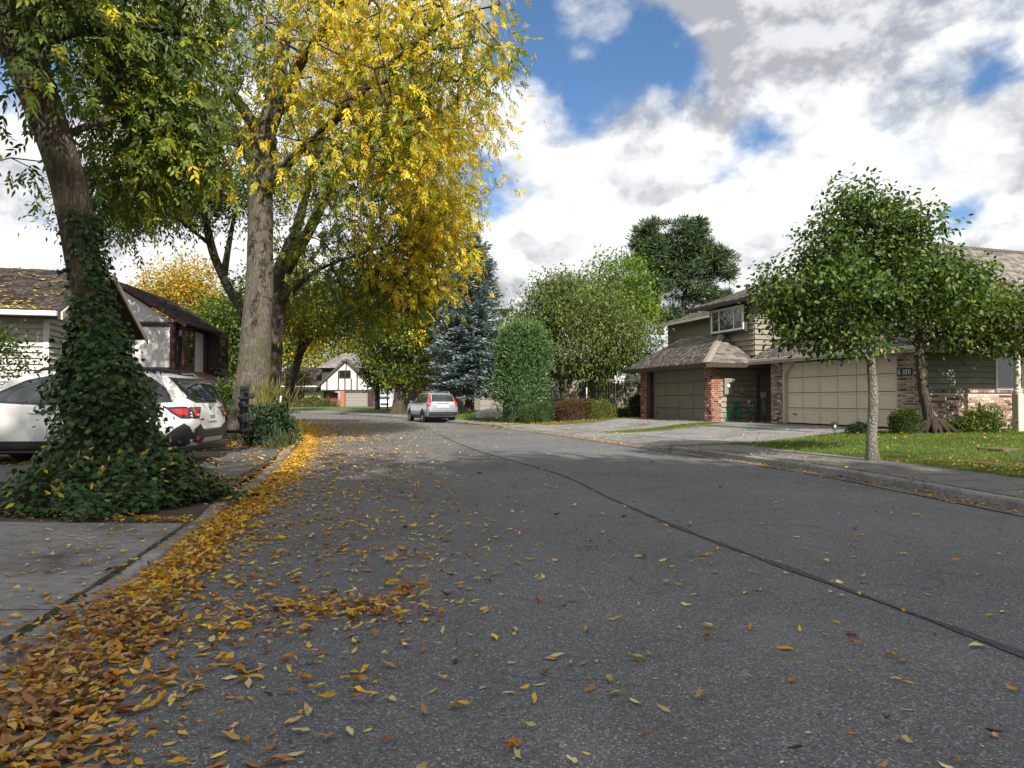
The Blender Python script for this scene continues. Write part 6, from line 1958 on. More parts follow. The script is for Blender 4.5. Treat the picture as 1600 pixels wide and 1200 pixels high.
# tree whose dark limb shows left of the pale trunk
make_tree('ash_tree', 'shaded green tree with dark forked limb left of the pale trunk', (-10.3, 26.5, 0.1),
          [[(-10.3, 26.5, 0.02, 0.34), (-10.2, 26.5, 2.5, 0.27), (-10.3, 26.5, 4.3, 0.24), (-11.0, 26.4, 5.6, 0.2), (-11.6, 26.2, 7.2, 0.16), (-12, 26, 9.6, 0.09)],
           [(-11.2, 26.4, 6.0, 0.14), (-10.9, 26.2, 7.4, 0.1), (-10.5, 26, 9.0, 0.05)], [(-11.6, 26.2, 7.2, 0.12), (-12.8, 25.6, 8.2, 0.08), (-14.2, 25, 8.8, 0.05)]],
          [(-12.6, 25.6, 9.2, 3.0, 2.4, 1.6, 150), (-14.6, 25.0, 8.2, 1.9, 2.0, 1.0, 50), (-10.4, 26, 9.6, 2.4, 2.4, 1.8, 70), (-9.5, 26.4, 5.2, 1.0, 1.6, 1.2, 24)],
          MAT['bark_dark'], 22000, 0.19, 0.07, GREEN, tpl=LF_DIAMOND, clump=0.46, droop=0.5, group='street ashes on the left', seed=10)

# ------------------------------------------------------------------ leaning tree in ivy, nearest on the left
make_tree('leaning_tree', 'leaning dark-barked tree at the left edge with ivy-wrapped foot and green crown', (-4.55, 7.9, 0.12),
          [[(-4.55, 7.9, 0.05, 0.36), (-4.6, 7.9, 0.6, 0.26), (-4.75, 7.9, 1.8, 0.21), (-4.98, 7.9, 2.9, 0.195), (-5.18, 7.9, 3.8, 0.195), (-5.5, 7.85, 4.8, 0.205), (-5.78, 7.8, 5.6, 0.22), (-6.1, 7.7, 6.6, 0.17), (-6.4, 7.6, 8.0, 0.11)],
           [(-5.7, 7.8, 5.3, 0.11), (-5.2, 8.2, 5.75, 0.085), (-4.7, 8.8, 6.1, 0.06), (-4.2, 9.3, 6.2, 0.04)],
           [(-5.75, 7.8, 5.5, 0.15), (-5.2, 8.4, 6.6, 0.12), (-4.8, 9.1, 7.6, 0.08), (-4.6, 9.6, 8.4, 0.05)],
           [(-5.3, 7.9, 4.3, 0.07), (-4.9, 8.6, 4.9, 0.055), (-4.6, 9.3, 5.0, 0.04), (-4.3, 9.7, 4.8, 0.03)],
           [(-5.9, 7.8, 5.9, 0.09), (-6.6, 8.4, 6.2, 0.07), (-7.4, 9.2, 6.4, 0.04)]],
          [(-5.15, 7.45, 6.1, 0.6, 0.4, 0.8, 40), (-5.35, 7.5, 5.0, 0.45, 0.35, 0.5, 18), (-4.85, 9.2, 5.0, 0.75, 0.9, 0.9, 100), (-5.2, 9.0, 6.2, 0.9, 1.1, 0.9, 84), (-4.9, 9.3, 7.2, 1.0, 1.2, 1.0, 70), (-5.3, 9.4, 4.3, 0.6, 0.8, 0.45, 34), (-4.35, 9.3, 4.7, 0.4, 0.7, 0.6, 26), (-5.4, 8.8, 8.2, 1.5, 1.5, 1.2, 46), (-6.75, 8.6, 6.4, 0.4, 0.5, 0.9, 9), (-6.45, 8.7, 4.2, 0.25, 0.35, 0.3, 4)],
          MAT['bark_brown'], 25000, 0.115, 0.04, GREEN, tpl=LF_LANCE, clump=0.26, droop=0.9, spray=7, colour_fn=autumn(lambda P: 0.27 + 0.16 * field(P, 1.3, 77), 55), flare=0.15, lump=0.05, r_tip=0.006, seed=12)

# ------------------------------------------------------------------ ivy cloaking its foot: leaves over a shaped mound
IVB = np.array((-4.5, 7.75, 0.11))


def ivy_r(z):
    return np.interp(z, [0, 0.1, 0.25, 0.45, 0.72, 1.0, 1.25, 1.45, 1.62, 1.85, 2.2, 3.0, 3.5], [1.06, 1.00, 0.84, 0.62, 0.49, 0.48, 0.46, 0.40, 0.30, 0.245, 0.22, 0.21, 0.205])


def ivy_c(z):
    return np.stack([np.interp(z, [0, 0.6, 1.8, 2.9, 3.8], [0.0, -0.10, -0.26, -0.48, -0.68]), np.interp(z, [0, 0.6, 4], [0, 0.1, 0.15])], -1)


ivy = thing('ivy', 'dense dark green ivy mound wrapping the foot of the leaning tree', 'ivy', tuple(IVB))
mb = MB(); zs = np.linspace(0, 3.2, 40); sg = 48
for z in zs:
    c = ivy_c(z); r = float(ivy_r(z)) - (0.09 if z < 1.5 else 0.05); ivy_w = float(np.interp(z, [0, 1.3, 1.9], [1, 1, 0.3]))
    for k in range(sg):
        a = 2 * math.pi * k / sg
        rr = r * (1 + ivy_w * (0.11 * math.sin(3 * a + z * 2.6) + 0.08 * math.sin(5 * a - 4.1 * z + 1) + 0.05 * math.sin(9 * a + 6 * z)))
        mb.v.append((c[0] + rr * math.cos(a) * (1.4 if z < 0.15 and math.cos(a) < 0 else 1.0), c[1] + rr * math.sin(a), z))
for i in range(len(zs) - 1):
    for k in range(sg):
        mb.f.append((i * sg + k, i * sg + (k + 1) % sg, (i + 1) * sg + (k + 1) % sg, (i + 1) * sg + k))
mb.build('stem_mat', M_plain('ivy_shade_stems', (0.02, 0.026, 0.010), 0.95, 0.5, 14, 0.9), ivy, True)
n = 10600
z = np.concatenate([RNG.uniform(0, 1, 4400) ** 1.5 * 0.5, RNG.uniform(0.3, 2.0, 4200), RNG.uniform(1.7, 3.3, 2000)])
a = RNG.uniform(0, 2 * np.pi, n)
cc = ivy_c(z)
amp = np.interp(z, [0, 1.3, 1.9], [1, 1, 0.3])
wob = 1 + amp * (0.11 * np.sin(3 * a + z * 2.6) + 0.08 * np.sin(5 * a - 4.1 * z + 1) + 0.05 * np.sin(9 * a + 6 * z) + 0.04 * np.sin(14 * a - 9 * z))
rr = ivy_r(z) * wob + RNG.normal(0, 0.04, n) * np.interp(z, [0, 1.4, 1.9], [1, 1, 0.45]) + RNG.exponential(0.07, n) * (RNG.uniform(0, 1, n) < 0.14) * np.interp(z, [0, 1.4, 1.9], [1, 1, 0.5])
# bare bark shows on the sunny upper right of the trunk
keepm = ~((z > 2.3) & (np.cos(a) < 0.35) & (np.sin(a) < 0.5) & (RNG.uniform(0, 1, n) < 0.82))
rx = np.where((z < 0.3) & (np.cos(a) < 0), 1.0 + 0.65 * (1 - z / 0.3), 1.0)
P = np.stack([cc[:, 0] + rr * np.cos(a) * rx, cc[:, 1] + rr * np.sin(a), z + RNG.uniform(0, 0.05, n)], 1)
outw = np.stack([np.cos(a), np.sin(a), np.full(n, 0.5)], 1)
Nn = unit(outw + RNG.normal(0, 0.38, (n, 3)) + np.where(z < 0.35, 0.9, 0.1)[:, None] * np.array((0, 0, 1.0)))
D = unit(np.stack([np.cos(a) * 0.35, np.sin(a) * 0.35, -0.8 + 0 * z], 1) + RNG.normal(0, 0.55, (n, 3)) + np.where(z < 0.35, 0.6, 0)[:, None] * np.stack([np.cos(a), np.sin(a), 0.4 + 0 * a], 1))
Ls = 0.034 + 0.050 * RNG.uniform(0, 1, n) ** 1.4 * np.where(z > 2.2, 0.7, 1)
for _k in range(34):
    _z0 = random.choice((0.03, 0.05, 0.9, 1.2, 1.5, 2.0, 2.6)); _a0 = random.uniform(0, 6.28); _m = random.randint(5, 10)
    _i = RNG.choice(n, _m, replace=False)
    _r0 = float(ivy_r(_z0)) * (1.1 if _z0 < 0.1 else 1.02)
    for _q, _j in enumerate(_i):
        _c = ivy_c(np.array(_z0)); _rr = _r0 + 0.045 * _q
        P[_j] = (_c[0] + _rr * math.cos(_a0 + 0.03 * _q), _c[1] + _rr * math.sin(_a0 + 0.03 * _q), max(0.02, _z0 - 0.012 * _q * _q * (0.2 if _z0 < 0.1 else 1) + random.uniform(0, 0.03)))
        keepm[_j] = True
Cv = pick([(0.026, 0.056, 0.016), (0.042, 0.084, 0.022), (0.064, 0.115, 0.027), (0.115, 0.17, 0.038), (0.17, 0.13, 0.03)], n, (4, 4, 2, 0.6, 0.12), 0.24)
P, Nn, D, Ls, Cv = P[keepm], Nn[keepm], D[keepm], Ls[keepm], Cv[keepm]
tocam = unit(np.array((0, 0, 1.25)) - (P + IVB))
score = (Ls / np.linalg.norm(P + IVB - np.array((0, 0, 1.25)), axis=1)) * np.abs(np.sum(tocam * Nn, 1)) * (np.sum(tocam * unit(P - np.stack([ivy_c(P[:, 2])[:, 0], ivy_c(P[:, 2])[:, 1], P[:, 2]], 1)), 1) > 0.25)
big = np.argsort(-score)[:300]
rest = np.setdiff1d(np.arange(len(P)), big)
obj('foliage', leaf_mesh('foliage', P[rest], D[rest], Nn[rest], Ls[rest], Ls[rest], Cv[rest], LF_IVY), MAT['ivy'], ivy, 'stuff')
for i in big:
    o = obj('ivy_leaf', leaf_mesh('ivy_leaf', np.zeros((1, 3)), D[i:i + 1], Nn[i:i + 1], Ls[i:i + 1], Ls[i:i + 1], Cv[i:i + 1], LF_IVY), MAT['ivy'], ivy)
    o.location = tuple(P[i] + Nn[i] * 0.006)

# ------------------------------------------------------------------ young trees on the right-hand lawn
g1 = float(ground_right(6.5, 12.35)[0])
make_tree('young_tree', 'young broad-leaved tree with pale trunk on the sunlit lawn', (6.5, 12.35, g1),
          [[(6.52, 12.35, g1 - 0.05, 0.115), (6.5, 12.35, g1 + 0.35, 0.085), (6.53, 12.35, g1 + 1.1, 0.078), (6.5, 12.35, g1 + 1.75, 0.07), (6.46, 12.35, 2.8, 0.055), (6.4, 12.35, 3.9, 0.035), (6.5, 12.3, 4.9, 0.018)],
           [(6.5, 12.35, 1.9, 0.04), (6.1, 12.2, 2.3, 0.032), (5.5, 12.0, 2.6, 0.02)], [(6.5, 12.35, 2.0, 0.045), (6.9, 12.4, 2.7, 0.035), (7.5, 12.4, 3.3, 0.02)], [(6.48, 12.35, 2.3, 0.04), (6.2, 12.6, 3.2, 0.03), (5.7, 12.7, 4.0, 0.02)], [(6.47, 12.35, 2.6, 0.04), (6.9, 12.1, 3.5, 0.03), (7.2, 12, 4.4, 0.02)]],
          [(6.3, 12.35, 3.3, 1.5, 1.4, 0.85, 230), (6.45, 12.3, 4.2, 0.95, 1.0, 0.8, 90), (5.1, 12.2, 2.9, 0.75, 0.9, 0.6, 80), (7.3, 12.4, 3.4, 0.8, 0.9, 0.7, 70), (7.0, 12.3, 4.55, 0.45, 0.5, 0.4, 20), (5.8, 12.2, 2.35, 0.95, 0.9, 0.32, 50), (5.7, 12.3, 4.0, 0.6, 0.7, 0.6, 36), (8.1, 12.5, 3.2, 0.7, 0.8, 0.6, 70), (4.75, 12.2, 3.3, 0.4, 0.6, 0.35, 18), (6.3, 12.3, 4.75, 0.7, 0.7, 0.5, 40), (7.2, 12.4, 4.2, 0.6, 0.7, 0.5, 34)],
          MAT['bark_smooth'], 22000, 0.098, 0.056, GREEN, tpl=LF_OVAL, clump=0.135, droop=0.55,
          colour_fn=lambda P: pick([(0.042, 0.078, 0.014), (0.075, 0.13, 0.022), (0.12, 0.19, 0.034), (0.22, 0.17, 0.02)], len(P), (3.5, 4, 3.2, 0.35), 0.22), leaf_mat='leaf', flare=0.25, lump=0.05, r_tip=0.0045, seed=15, trunk_seg=24)
g2 = float(ground_right(10.55, 17.3)[0])
make_tree('young_tree', 'dark-barked small tree with light green leaves before the brick wainscot', (10.55, 17.3, g2),
          [[(10.58, 17.3, g2 - 0.05, 0.15), (10.54, 17.3, g2 + 0.5, 0.12), (10.42, 17.3, 1.5, 0.115), (10.34, 17.3, 2.4, 0.10), (10.34, 17.3, 3.4, 0.06), (10.5, 17.3, 4.4, 0.04)],
           [(10.25, 17.3, 2.4, 0.06), (10.9, 17.2, 3.0, 0.05), (11.9, 17.1, 3.3, 0.03), (12.8, 17, 3.4, 0.02)], [(10.28, 17.3, 2.6, 0.06), (9.6, 17.2, 3.3, 0.04), (9.0, 17.1, 3.9, 0.02)], [(10.3, 17.3, 3.0, 0.05), (10.9, 17.5, 4, 0.035), (11.6, 17.6, 4.8, 0.02)]],
          [(11.2, 17.2, 3.5, 1.9, 1.3, 0.85, 200), (12.7, 17.0, 3.2, 1.3, 1.0, 0.85, 110), (10.6, 17.3, 4.2, 1.1, 1.2, 0.7, 80), (9.6, 17.2, 3.6, 1.0, 1.0, 0.9, 40), (11.9, 17.2, 2.7, 1.0, 0.8, 0.35, 24)],
          MAT['bark_brown'], 13000, 0.12, 0.066, GREEN, tpl=LF_OVAL, clump=0.17, droop=0.5,
          colour_fn=lambda P: pick([(0.05, 0.085, 0.014), (0.08, 0.12, 0.02), (0.12, 0.16, 0.028), (0.3, 0.24, 0.02)], len(P), (3, 4, 3, 0.3)), flare=0.3, lump=0.08, r_tip=0.005, seed=17)
rm = thing('root_mound', 'dark tangle of old roots at the foot of the small tree by the brick wainscot', 'roots', (10.62, 17.25, g2))
for k in range(13):
    an = 2 * math.pi * k / 13 + random.uniform(-0.2, 0.2); ln = random.uniform(0.3, 0.62)
    mb = MB(); c_, s_n = math.cos(an), math.sin(an)
    mb.tube([(0.05 * c_, 0.05 * s_n, 0.34), (ln * 0.4 * c_, ln * 0.35 * s_n, 0.24 + random.uniform(-0.05, 0.06)), (ln * 0.8 * c_ + random.uniform(-.05, .05), ln * 0.6 * s_n, 0.10), (ln * 1.1 * c_, ln * 0.8 * s_n, -0.03)], [0.10, 0.085, 0.06, 0.03], 8)
    mb.build('root', MAT['root'], rm, True)

# ------------------------------------------------------------------ trees of the middle and far distance
make_tree('blossom_tree', 'broad grey-green tree with forked trunk behind the clipped hedges', (2.9, 35.5, 0.3),
          [[(2.9, 35.5, 0.2, 0.3), (2.85, 35.5, 1.0, 0.26), (2.6, 35.5, 2.2, 0.2), (2.3, 35.5, 3.6, 0.14), (2.2, 35.5, 6, 0.06)], [(2.9, 35.5, 1.0, 0.22), (3.7, 35.4, 1.9, 0.17), (5.0, 35.3, 2.9, 0.12), (6.2, 35.2, 3.8, 0.06)], [(2.8, 35.5, 1.6, 0.14), (3.4, 35.6, 3.4, 0.1), (4, 35.7, 5.4, 0.05)]],
          [(3.6, 35.3, 5.2, 3.3, 2.6, 2.6, 240), (6.2, 35.2, 4.2, 1.7, 2.0, 1.5, 70), (1.0, 35.4, 5.0, 1.5, 1.8, 1.5, 60), (4.4, 35.4, 3.1, 2.4, 2.0, 0.7, 60), (2.4, 35.4, 7.0, 1.4, 1.5, 1.1, 40)],
          MAT['bark_dark'], 26000, 0.2, 0.075, GREEN, tpl=LF_LANCE, clump=0.36, droop=0.9,
          colour_fn=lambda P: pick([(0.058, 0.10, 0.02), (0.095, 0.145, 0.032), (0.15, 0.195, 0.045), (0.24, 0.25, 0.06)], len(P), (3, 4, 3, 1)), seed=19)
make_tree('far_tree', 'bright lime green tree rising behind the grey-green blossom tree', (7.2, 56, 0.2),
          [[(7.2, 56, 0.1, 0.35), (7.2, 56, 5, 0.25), (7.2, 56, 12, 0.06)]],
          [(5.4, 56, 9.0, 3.2, 3, 3.0, 120), (8.8, 56, 10.0, 2.6, 2.6, 4.0, 120), (8.4, 56, 6.2, 2.8, 2.5, 2.5, 60), (10.6, 56, 8, 1.6, 2, 2.2, 40)],
          MAT['bark_dark'], 15000, 0.34, 0.15, GREEN, tpl=LF_DIAMOND, clump=0.55, droop=0.5,
          colour_fn=lambda P: pick([(0.10, 0.17, 0.015), (0.15, 0.23, 0.02), (0.2, 0.28, 0.025), (0.06, 0.11, 0.012)], len(P), (3, 4, 2, 2)), seed=23)
make_tree('far_tree', 'orange and yellow autumn tree behind the maroon timbered house', (-22.4, 46, 0.1),
          [[(-22.4, 46, 0, 0.3), (-22.4, 46, 5, 0.2), (-22.3, 46, 9, 0.06)]],
          [(-22.6, 46, 8.2, 2.9, 2.8, 2.8, 170), (-20.4, 46, 7.0, 1.8, 2, 2.0, 60), (-24.4, 46, 6.6, 1.4, 2, 1.6, 30)],
          MAT['bark_dark'], 13000, 0.28, 0.13, YEL, tpl=LF_DIAMOND, clump=0.42, droop=0.4,
          colour_fn=lambda P: pick([(0.5, 0.34, 0.03), (0.55, 0.27, 0.03), (0.36, 0.32, 0.04), (0.26, 0.27, 0.04), (0.3, 0.10, 0.03)], len(P), (3, 2, 3, 2.4, 0.7)), seed=25)
make_tree('far_tree', 'fresh green rounded tree right of the maroon timbered house', (-17.0, 40.5, 0.1),
          [[(-17, 40.5, 0, 0.25), (-17, 40.5, 3.5, 0.18), (-16.8, 40.5, 7, 0.05)]],
          [(-17.2, 40.5, 5.2, 2.0, 2.2, 2.6, 130), (-15.8, 40.5, 6.4, 1.6, 1.8, 1.8, 60), (-18.0, 40.5, 3.4, 1.4, 1.6, 1.1, 34)],
          MAT['bark_dark'], 11000, 0.25, 0.12, GREEN, tpl=LF_DIAMOND, clump=0.42, droop=0.5,
          colour_fn=lambda P: pick([(0.05, 0.095, 0.015), (0.08, 0.14, 0.02), (0.13, 0.19, 0.03), (0.2, 0.22, 0.03)], len(P), (3, 4, 3, 1)), seed=27)
make_tree('far_tree', 'tall yellow-green tree over the silver car, left of the blue spruce', (-8.9, 53.5, 0.15),
          [[(-8.9, 53.5, 0, 0.55), (-8.8, 53.5, 1.5, 0.45), (-8.6, 53.5, 5, 0.32), (-8.2, 53.5, 10, 0.1)], [(-8.7, 53.5, 3.4, 0.2), (-7.4, 53.2, 5.4, 0.13), (-6.4, 53, 7.6, 0.06)], [(-8.7, 53.5, 2.8, 0.2), (-10, 53.4, 4.6, 0.13), (-11.2, 53.2, 6.6, 0.06)]],
          [(-8.4, 53.3, 7.4, 3.6, 3, 3.6, 190), (-10.6, 53.2, 6.0, 2.2, 2.4, 2.2, 80), (-6.6, 53.2, 9.4, 2.0, 2.4, 2.4, 60), (-7.6, 53, 3.2, 2.4, 2.2, 1.0, 50)],
          MAT['bark_dark'], 19000, 0.3, 0.13, YEL, tpl=LF_DIAMOND, clump=0.5, droop=0.5,
          colour_fn=autumn(lambda P: 0.32 + 0.16 * lin(-10.5, -6.5, P[:, 0]), 61), seed=29)
make_tree('far_tree', 'small dense dark tree right of the cream gabled house', (-12.7, 64.5, 0.15),
          [[(-12.7, 64.5, 0, 0.24), (-12.7, 64.5, 2.0, 0.2), (-12.7, 64.5, 5, 0.06)]],
          [(-12.6, 64.3, 4.2, 1.8, 2.0, 1.8, 130), (-11.6, 64.3, 3.2, 1.0, 1.5, 1.1, 40)],
          MAT['bark_dark'], 8000, 0.26, 0.12, GREEN, tpl=LF_DIAMOND, clump=0.4, droop=0.4,
          colour_fn=lambda P: pick([(0.012, 0.02, 0.01), (0.02, 0.03, 0.013), (0.03, 0.035, 0.016)], len(P)), leaf_mat='leaf_dull', seed=31)
make_tree('far_tree', 'pale lime tree towering behind the cream gabled house', (-24, 101, 0.1),
          [[(-24, 101, 0, 0.5), (-24, 101, 6, 0.35), (-24, 101, 14, 0.1)]],
          [(-23, 101, 11, 6.0, 4, 5.5, 150), (-32, 102, 10, 5, 4, 5, 90), (-15, 101, 10.5, 4.5, 4, 4.6, 90), (-27, 101, 5, 5, 3, 3, 50)],
          MAT['bark_dark'], 15000, 0.55, 0.26, YEL, tpl=LF_DIAMOND, clump=0.85, droop=0.4,
          colour_fn=autumn(lambda P: 0.42 + 0 * P[:, 0], 71), seed=33)
make_tree('far_tree', 'lime tree behind the slim leaning trunk, hiding the far left road', (-21.5, 62, 0.1),
          [[(-21.5, 62, 0, 0.35), (-21.5, 62, 4, 0.25), (-21.5, 62, 9, 0.08)]],
          [(-21.6, 62, 7.0, 3.4, 3, 3.0, 140), (-18.4, 62.4, 7.6, 2.4, 2.6, 2.2, 60), (-24.8, 62, 5.4, 2.4, 2.4, 2.6, 60)],
          MAT['bark_dark'], 13000, 0.36, 0.16, YEL, tpl=LF_DIAMOND, clump=0.55, droop=0.5,
          colour_fn=autumn(lambda P: 0.40 + 0 * P[:, 0], 73), seed=35)
make_tree('far_tree', 'dark little tree in front of the cream gabled house', (-26.6, 84.5, 0.12),
          [[(-26.6, 84.5, 0, 0.12), (-26.6, 84.5, 2.2, 0.09), (-26.6, 84.5, 4.4, 0.04)]],
          [(-26.8, 84.5, 4.0, 1.9, 1.6, 1.0, 70)], MAT['bark_dark'], 3600, 0.26, 0.11, GREEN, tpl=LF_DIAMOND, clump=0.36, droop=0.4,
          colour_fn=lambda P: pick([(0.015, 0.025, 0.012), (0.03, 0.035, 0.02), (0.05, 0.03, 0.02)], len(P)), leaf_mat='leaf_dull', seed=37)


def conifer(name, label, base, H, rad_fn, z0, n_br, sprigs, sl, palette, bark, sw=0.30, seed=1):
    rs = np.random.default_rng(seed)
    root = thing(name, label, 'tree', base)
    trunk_mesh('trunk', [(0, 0, -0.1, H * 0.026), (0, 0, H * 0.3, H * 0.02), (0, 0, H * 0.7, H * 0.011), (0, 0, H * 0.985, 0.02)], bark, root, 14, 0.3, 0.05, seed, 0.25)
    Ps = []; Ds = []; Ns = []; Ls = []
    A = []; par = []; rad = []
    for b in range(n_br):
        f = (b + rs.uniform(0, 1)) / n_br
        z = z0 + (H - z0) * f ** 0.92
        L = rad_fn(z / H) * rs.uniform(0.72, 1.12)
        az = b * 2.399 + rs.normal(0, 0.25)
        d = np.array((math.cos(az), math.sin(az), 0))
        side = np.array((-d[1], d[0], 0))
        m = max(3, int(L / 0.3))
        droop = 0.26 * (1 - f) + 0.02; lift = 0.42 * f
        prev = None
        pts = []
        for k in range(m + 1):
            t = k / m
            pts.append(np.array((0, 0, z)) + d * L * t + np.array((0, 0, L * (-droop * t + (0.30 * droop + lift) * t * t))))
        i0 = len(A)
        for k, p in enumerate(pts):
            A.append(p); par.append(-1 if k == 0 else len(A) - 2); rad.append(0.045 * (1 - 0.85 * k / m) * min(1, L / 2))
        ns = max(4, int(sprigs * L))
        tt = rs.uniform(0.12, 1.0, ns) ** 0.8
        P0 = np.stack([np.interp(tt, np.linspace(0, 1, m + 1), [q[i] for q in pts]) for i in range(3)], 1)
        lat = rs.normal(0, 1, ns)
        width = 0.34 * L * (1 - 0.65 * tt) * sw / 0.3
        P0 = P0 + side * (lat * width * 0.6)[:, None] + np.array((0, 0, 1)) * (rs.normal(-0.03, 0.05, ns) - 0.12 * np.abs(lat) * width)[:, None]
        D0 = unit(d[None] * 1.0 + side[None] * (lat * 0.85)[:, None] + rs.normal(0, 0.28, (ns, 3)) + np.array((0, 0, 0.12)))
        Ps.append(P0); Ds.append(D0); Ns.append(unit(rs.normal(0, 0.6, (ns, 3)) + np.array((0, 0, 0.8)))); Ls.append(sl * rs.uniform(0.6, 1.3, ns))
    arr = np.array(A); wood('branches', arr, par, np.array(rad), 0, MAT['twig'], root, 4)
    P = np.concatenate(Ps); D = np.concatenate(Ds); N_ = np.concatenate(Ns); L = np.concatenate(Ls)
    C = pick(palette, len(P), None, 0.16)
    obj('crown', leaf_mesh('crown', P, D, N_, L, L * 0.34, C, LF_DIAMOND), MAT['needle'], root, 'stuff')
    return root


conifer('blue_spruce', 'silvery blue spruce with layered drooping boughs behind the silver car', (-3.0, 48.5, 0.2), 12.9,
        lambda f: 2.9 * np.interp(f, [0, 0.12, 0.25, 0.5, 0.75, 0.92, 1.0], [0.8, 0.95, 1.0, 0.92, 0.70, 0.40, 0.10]), 1.6, 340, 62, 0.30,
        [(0.145, 0.20, 0.205), (0.205, 0.265, 0.27), (0.28, 0.34, 0.345), (0.095, 0.135, 0.14)], MAT['bark_dark'], 0.3, 4)


def pine(name, label, base, stems, clumps, palette):
    root = thing(name, label, 'tree', base)
    B = np.array(base)
    limbs = [[(q[0], q[1], q[2], q[3]) for q in s] for s in stems]
    for i, s in enumerate(limbs): trunk_mesh('trunk', s, MAT['bark_brown'], root, 14, 0.2, 0.05, i + 2, 0.3)
    tips = blob_points(clumps, 0.5)
    arr, par, rad, nl = grow(limbs, tips, 0.022)
    wood('branches', arr, par, rad, nl, MAT['twig'], root, 5)
    per = 105
    P = np.repeat(tips, per, axis=0) ; n = len(P)
    d = unit(RNG.normal(size=(n, 3)) + np.array((0, 0, 0.45)))
    P = P + d * RNG.uniform(0.0, 0.62, (n, 1)) * np.array((1.15, 1.15, 0.6))
    L = RNG.uniform(0.32, 0.6, n)
    C = pick(palette, n, None, 0.15)
    obj('crown', leaf_mesh('crown', P, unit(d + RNG.normal(0, 0.35, (n, 3))), rand_dirs(n), L, L * 0.2, C, LF_DIAMOND), MAT['needle'], root, 'stuff')


pine('pine_tree', 'tall dark pine with two tops and bare limbs above the brown garage', (15.2, 65, 0.2),
     [[(-0.6, 0, -0.1, 0.42), (-1.0, 0, 7, 0.34), (-1.9, 0, 13, 0.22), (-2.2, 0, 18.6, 0.05)], [(-0.6, 0, 3.5, 0.3), (1.0, 0, 9, 0.26), (1.6, 0, 14, 0.18), (1.9, 0, 18.6, 0.05)], [(1.0, 0, 8.5, 0.16), (3.6, 0, 12, 0.1), (5.4, 0, 14.2, 0.05)]],
     [(-2.2, 0, 15.6, 2.2, 2.2, 3.0, 80), (-2.6, 0, 11.4, 2.8, 2.4, 2.0, 56), (1.7, 0, 16.2, 2.0, 2.2, 2.7, 66), (2.4, 0, 12.0, 2.6, 2.4, 1.8, 44), (5.0, 0, 13.6, 1.4, 1.4, 1.8, 24), (4.4, 0, 10.4, 2.0, 1.6, 0.9, 22), (0.0, 0, 9.0, 3.2, 2.0, 0.9, 26), (-0.1, 0, 14.0, 2.0, 1.8, 2.6, 56), (3.6, 0, 14.6, 1.4, 1.4, 1.8, 26)],
     [(0.05, 0.085, 0.036), (0.07, 0.11, 0.045), (0.10, 0.14, 0.055), (0.035, 0.058, 0.028)])


def bush(name, label, base, shape, n, ll, lw, palette, mat='leaf_dull', cat='bush', tpl=LF_DIAMOND, upright=0.2, fuzz=0.05, weights=None, stems=True, group=None, rz=0.0):
    """clipped or rounded bush: shape(u,v)->point and normal on its skin"""
    root = thing(name, label, cat, base, rz, group)
    u = RNG.uniform(0, 1, n); v = RNG.uniform(0, 1, n)
    P, Nn = shape(u, v)
    hol = field(P, 3.2 / max(0.35, float(np.abs(P).max())) * 2.2, 17)
    P = P + Nn * (RNG.normal(0, fuzz, (n, 1)) - fuzz * 1.2 * (RNG.uniform(0, 1, (n, 1)) < 0.4) + fuzz * RNG.exponential(1.6, (n, 1)) * (RNG.uniform(0, 1, (n, 1)) < 0.07) + (fuzz * 1.3 * hol)[:, None])
    P[:, 2] = np.maximum(P[:, 2], 0.02)
    D = unit(Nn * 0.7 + RNG.normal(0, 0.5, (n, 3)) + np.array((0, 0, upright)))
    obj('foliage', leaf_mesh('foliage', P, D, unit(RNG.normal(0, 0.7, (n, 3)) + Nn * 0.4), ll * RNG.uniform(0.6, 1.3, n), lw * RNG.uniform(0.7, 1.2, n), pick(palette, n, weights, 0.16), tpl), MAT[mat], root, 'stuff')
    if stems:
        # twiggy inner mass that the leaves stand on
        uu, vv = np.meshgrid(np.linspace(0, 1, 29), np.linspace(0, 1, 15)); S, SN = shape(uu.ravel(), vv.ravel())
        S = S - SN * (fuzz * 1.6 + 0.02)
        mb = MB(); mb.v = [tuple(q) for q in S]
        for i in range(14):
            for k in range(28): mb.f.append((i * 29 + k, i * 29 + k + 1, (i + 1) * 29 + k + 1, (i + 1) * 29 + k))
        mb.build('twig_mass', M_plain('bush_twigs', tuple(0.5 * c for c in palette[0]), 0.95, 0.5, 9, 0.8), root, True)
    return root


def sh_round(rx, ry, h, p=2.0, top=0.0):
    """rounded body from the ground: superellipse in height"""
    def f(u, v):
        a = 2 * np.pi * u; t = np.clip(v, 0, 1)
        # v: 0 ground .. 1 top centre
        zz = np.sin(t * np.pi / 2) ** (2 / p); rr = np.cos(t * np.pi / 2) ** (2 / p)
        wob = 1 + 0.05 * np.sin(3 * a + 5 * t) + 0.03 * np.sin(7 * a - 9 * t) + 0.025 * np.sin(13 * a + 17 * t) + 0.02 * np.sin(21 * a - 23 * t)
        P = np.stack([rx * rr * np.cos(a) * wob, ry * rr * np.sin(a) * wob, h * zz], -1)
        N_ = np.stack([np.cos(a) * rr ** (p - 1) / rx, np.sin(a) * rr ** (p - 1) / ry, zz ** (p - 1) / h], -1)
        return P, unit(N_)
    return f


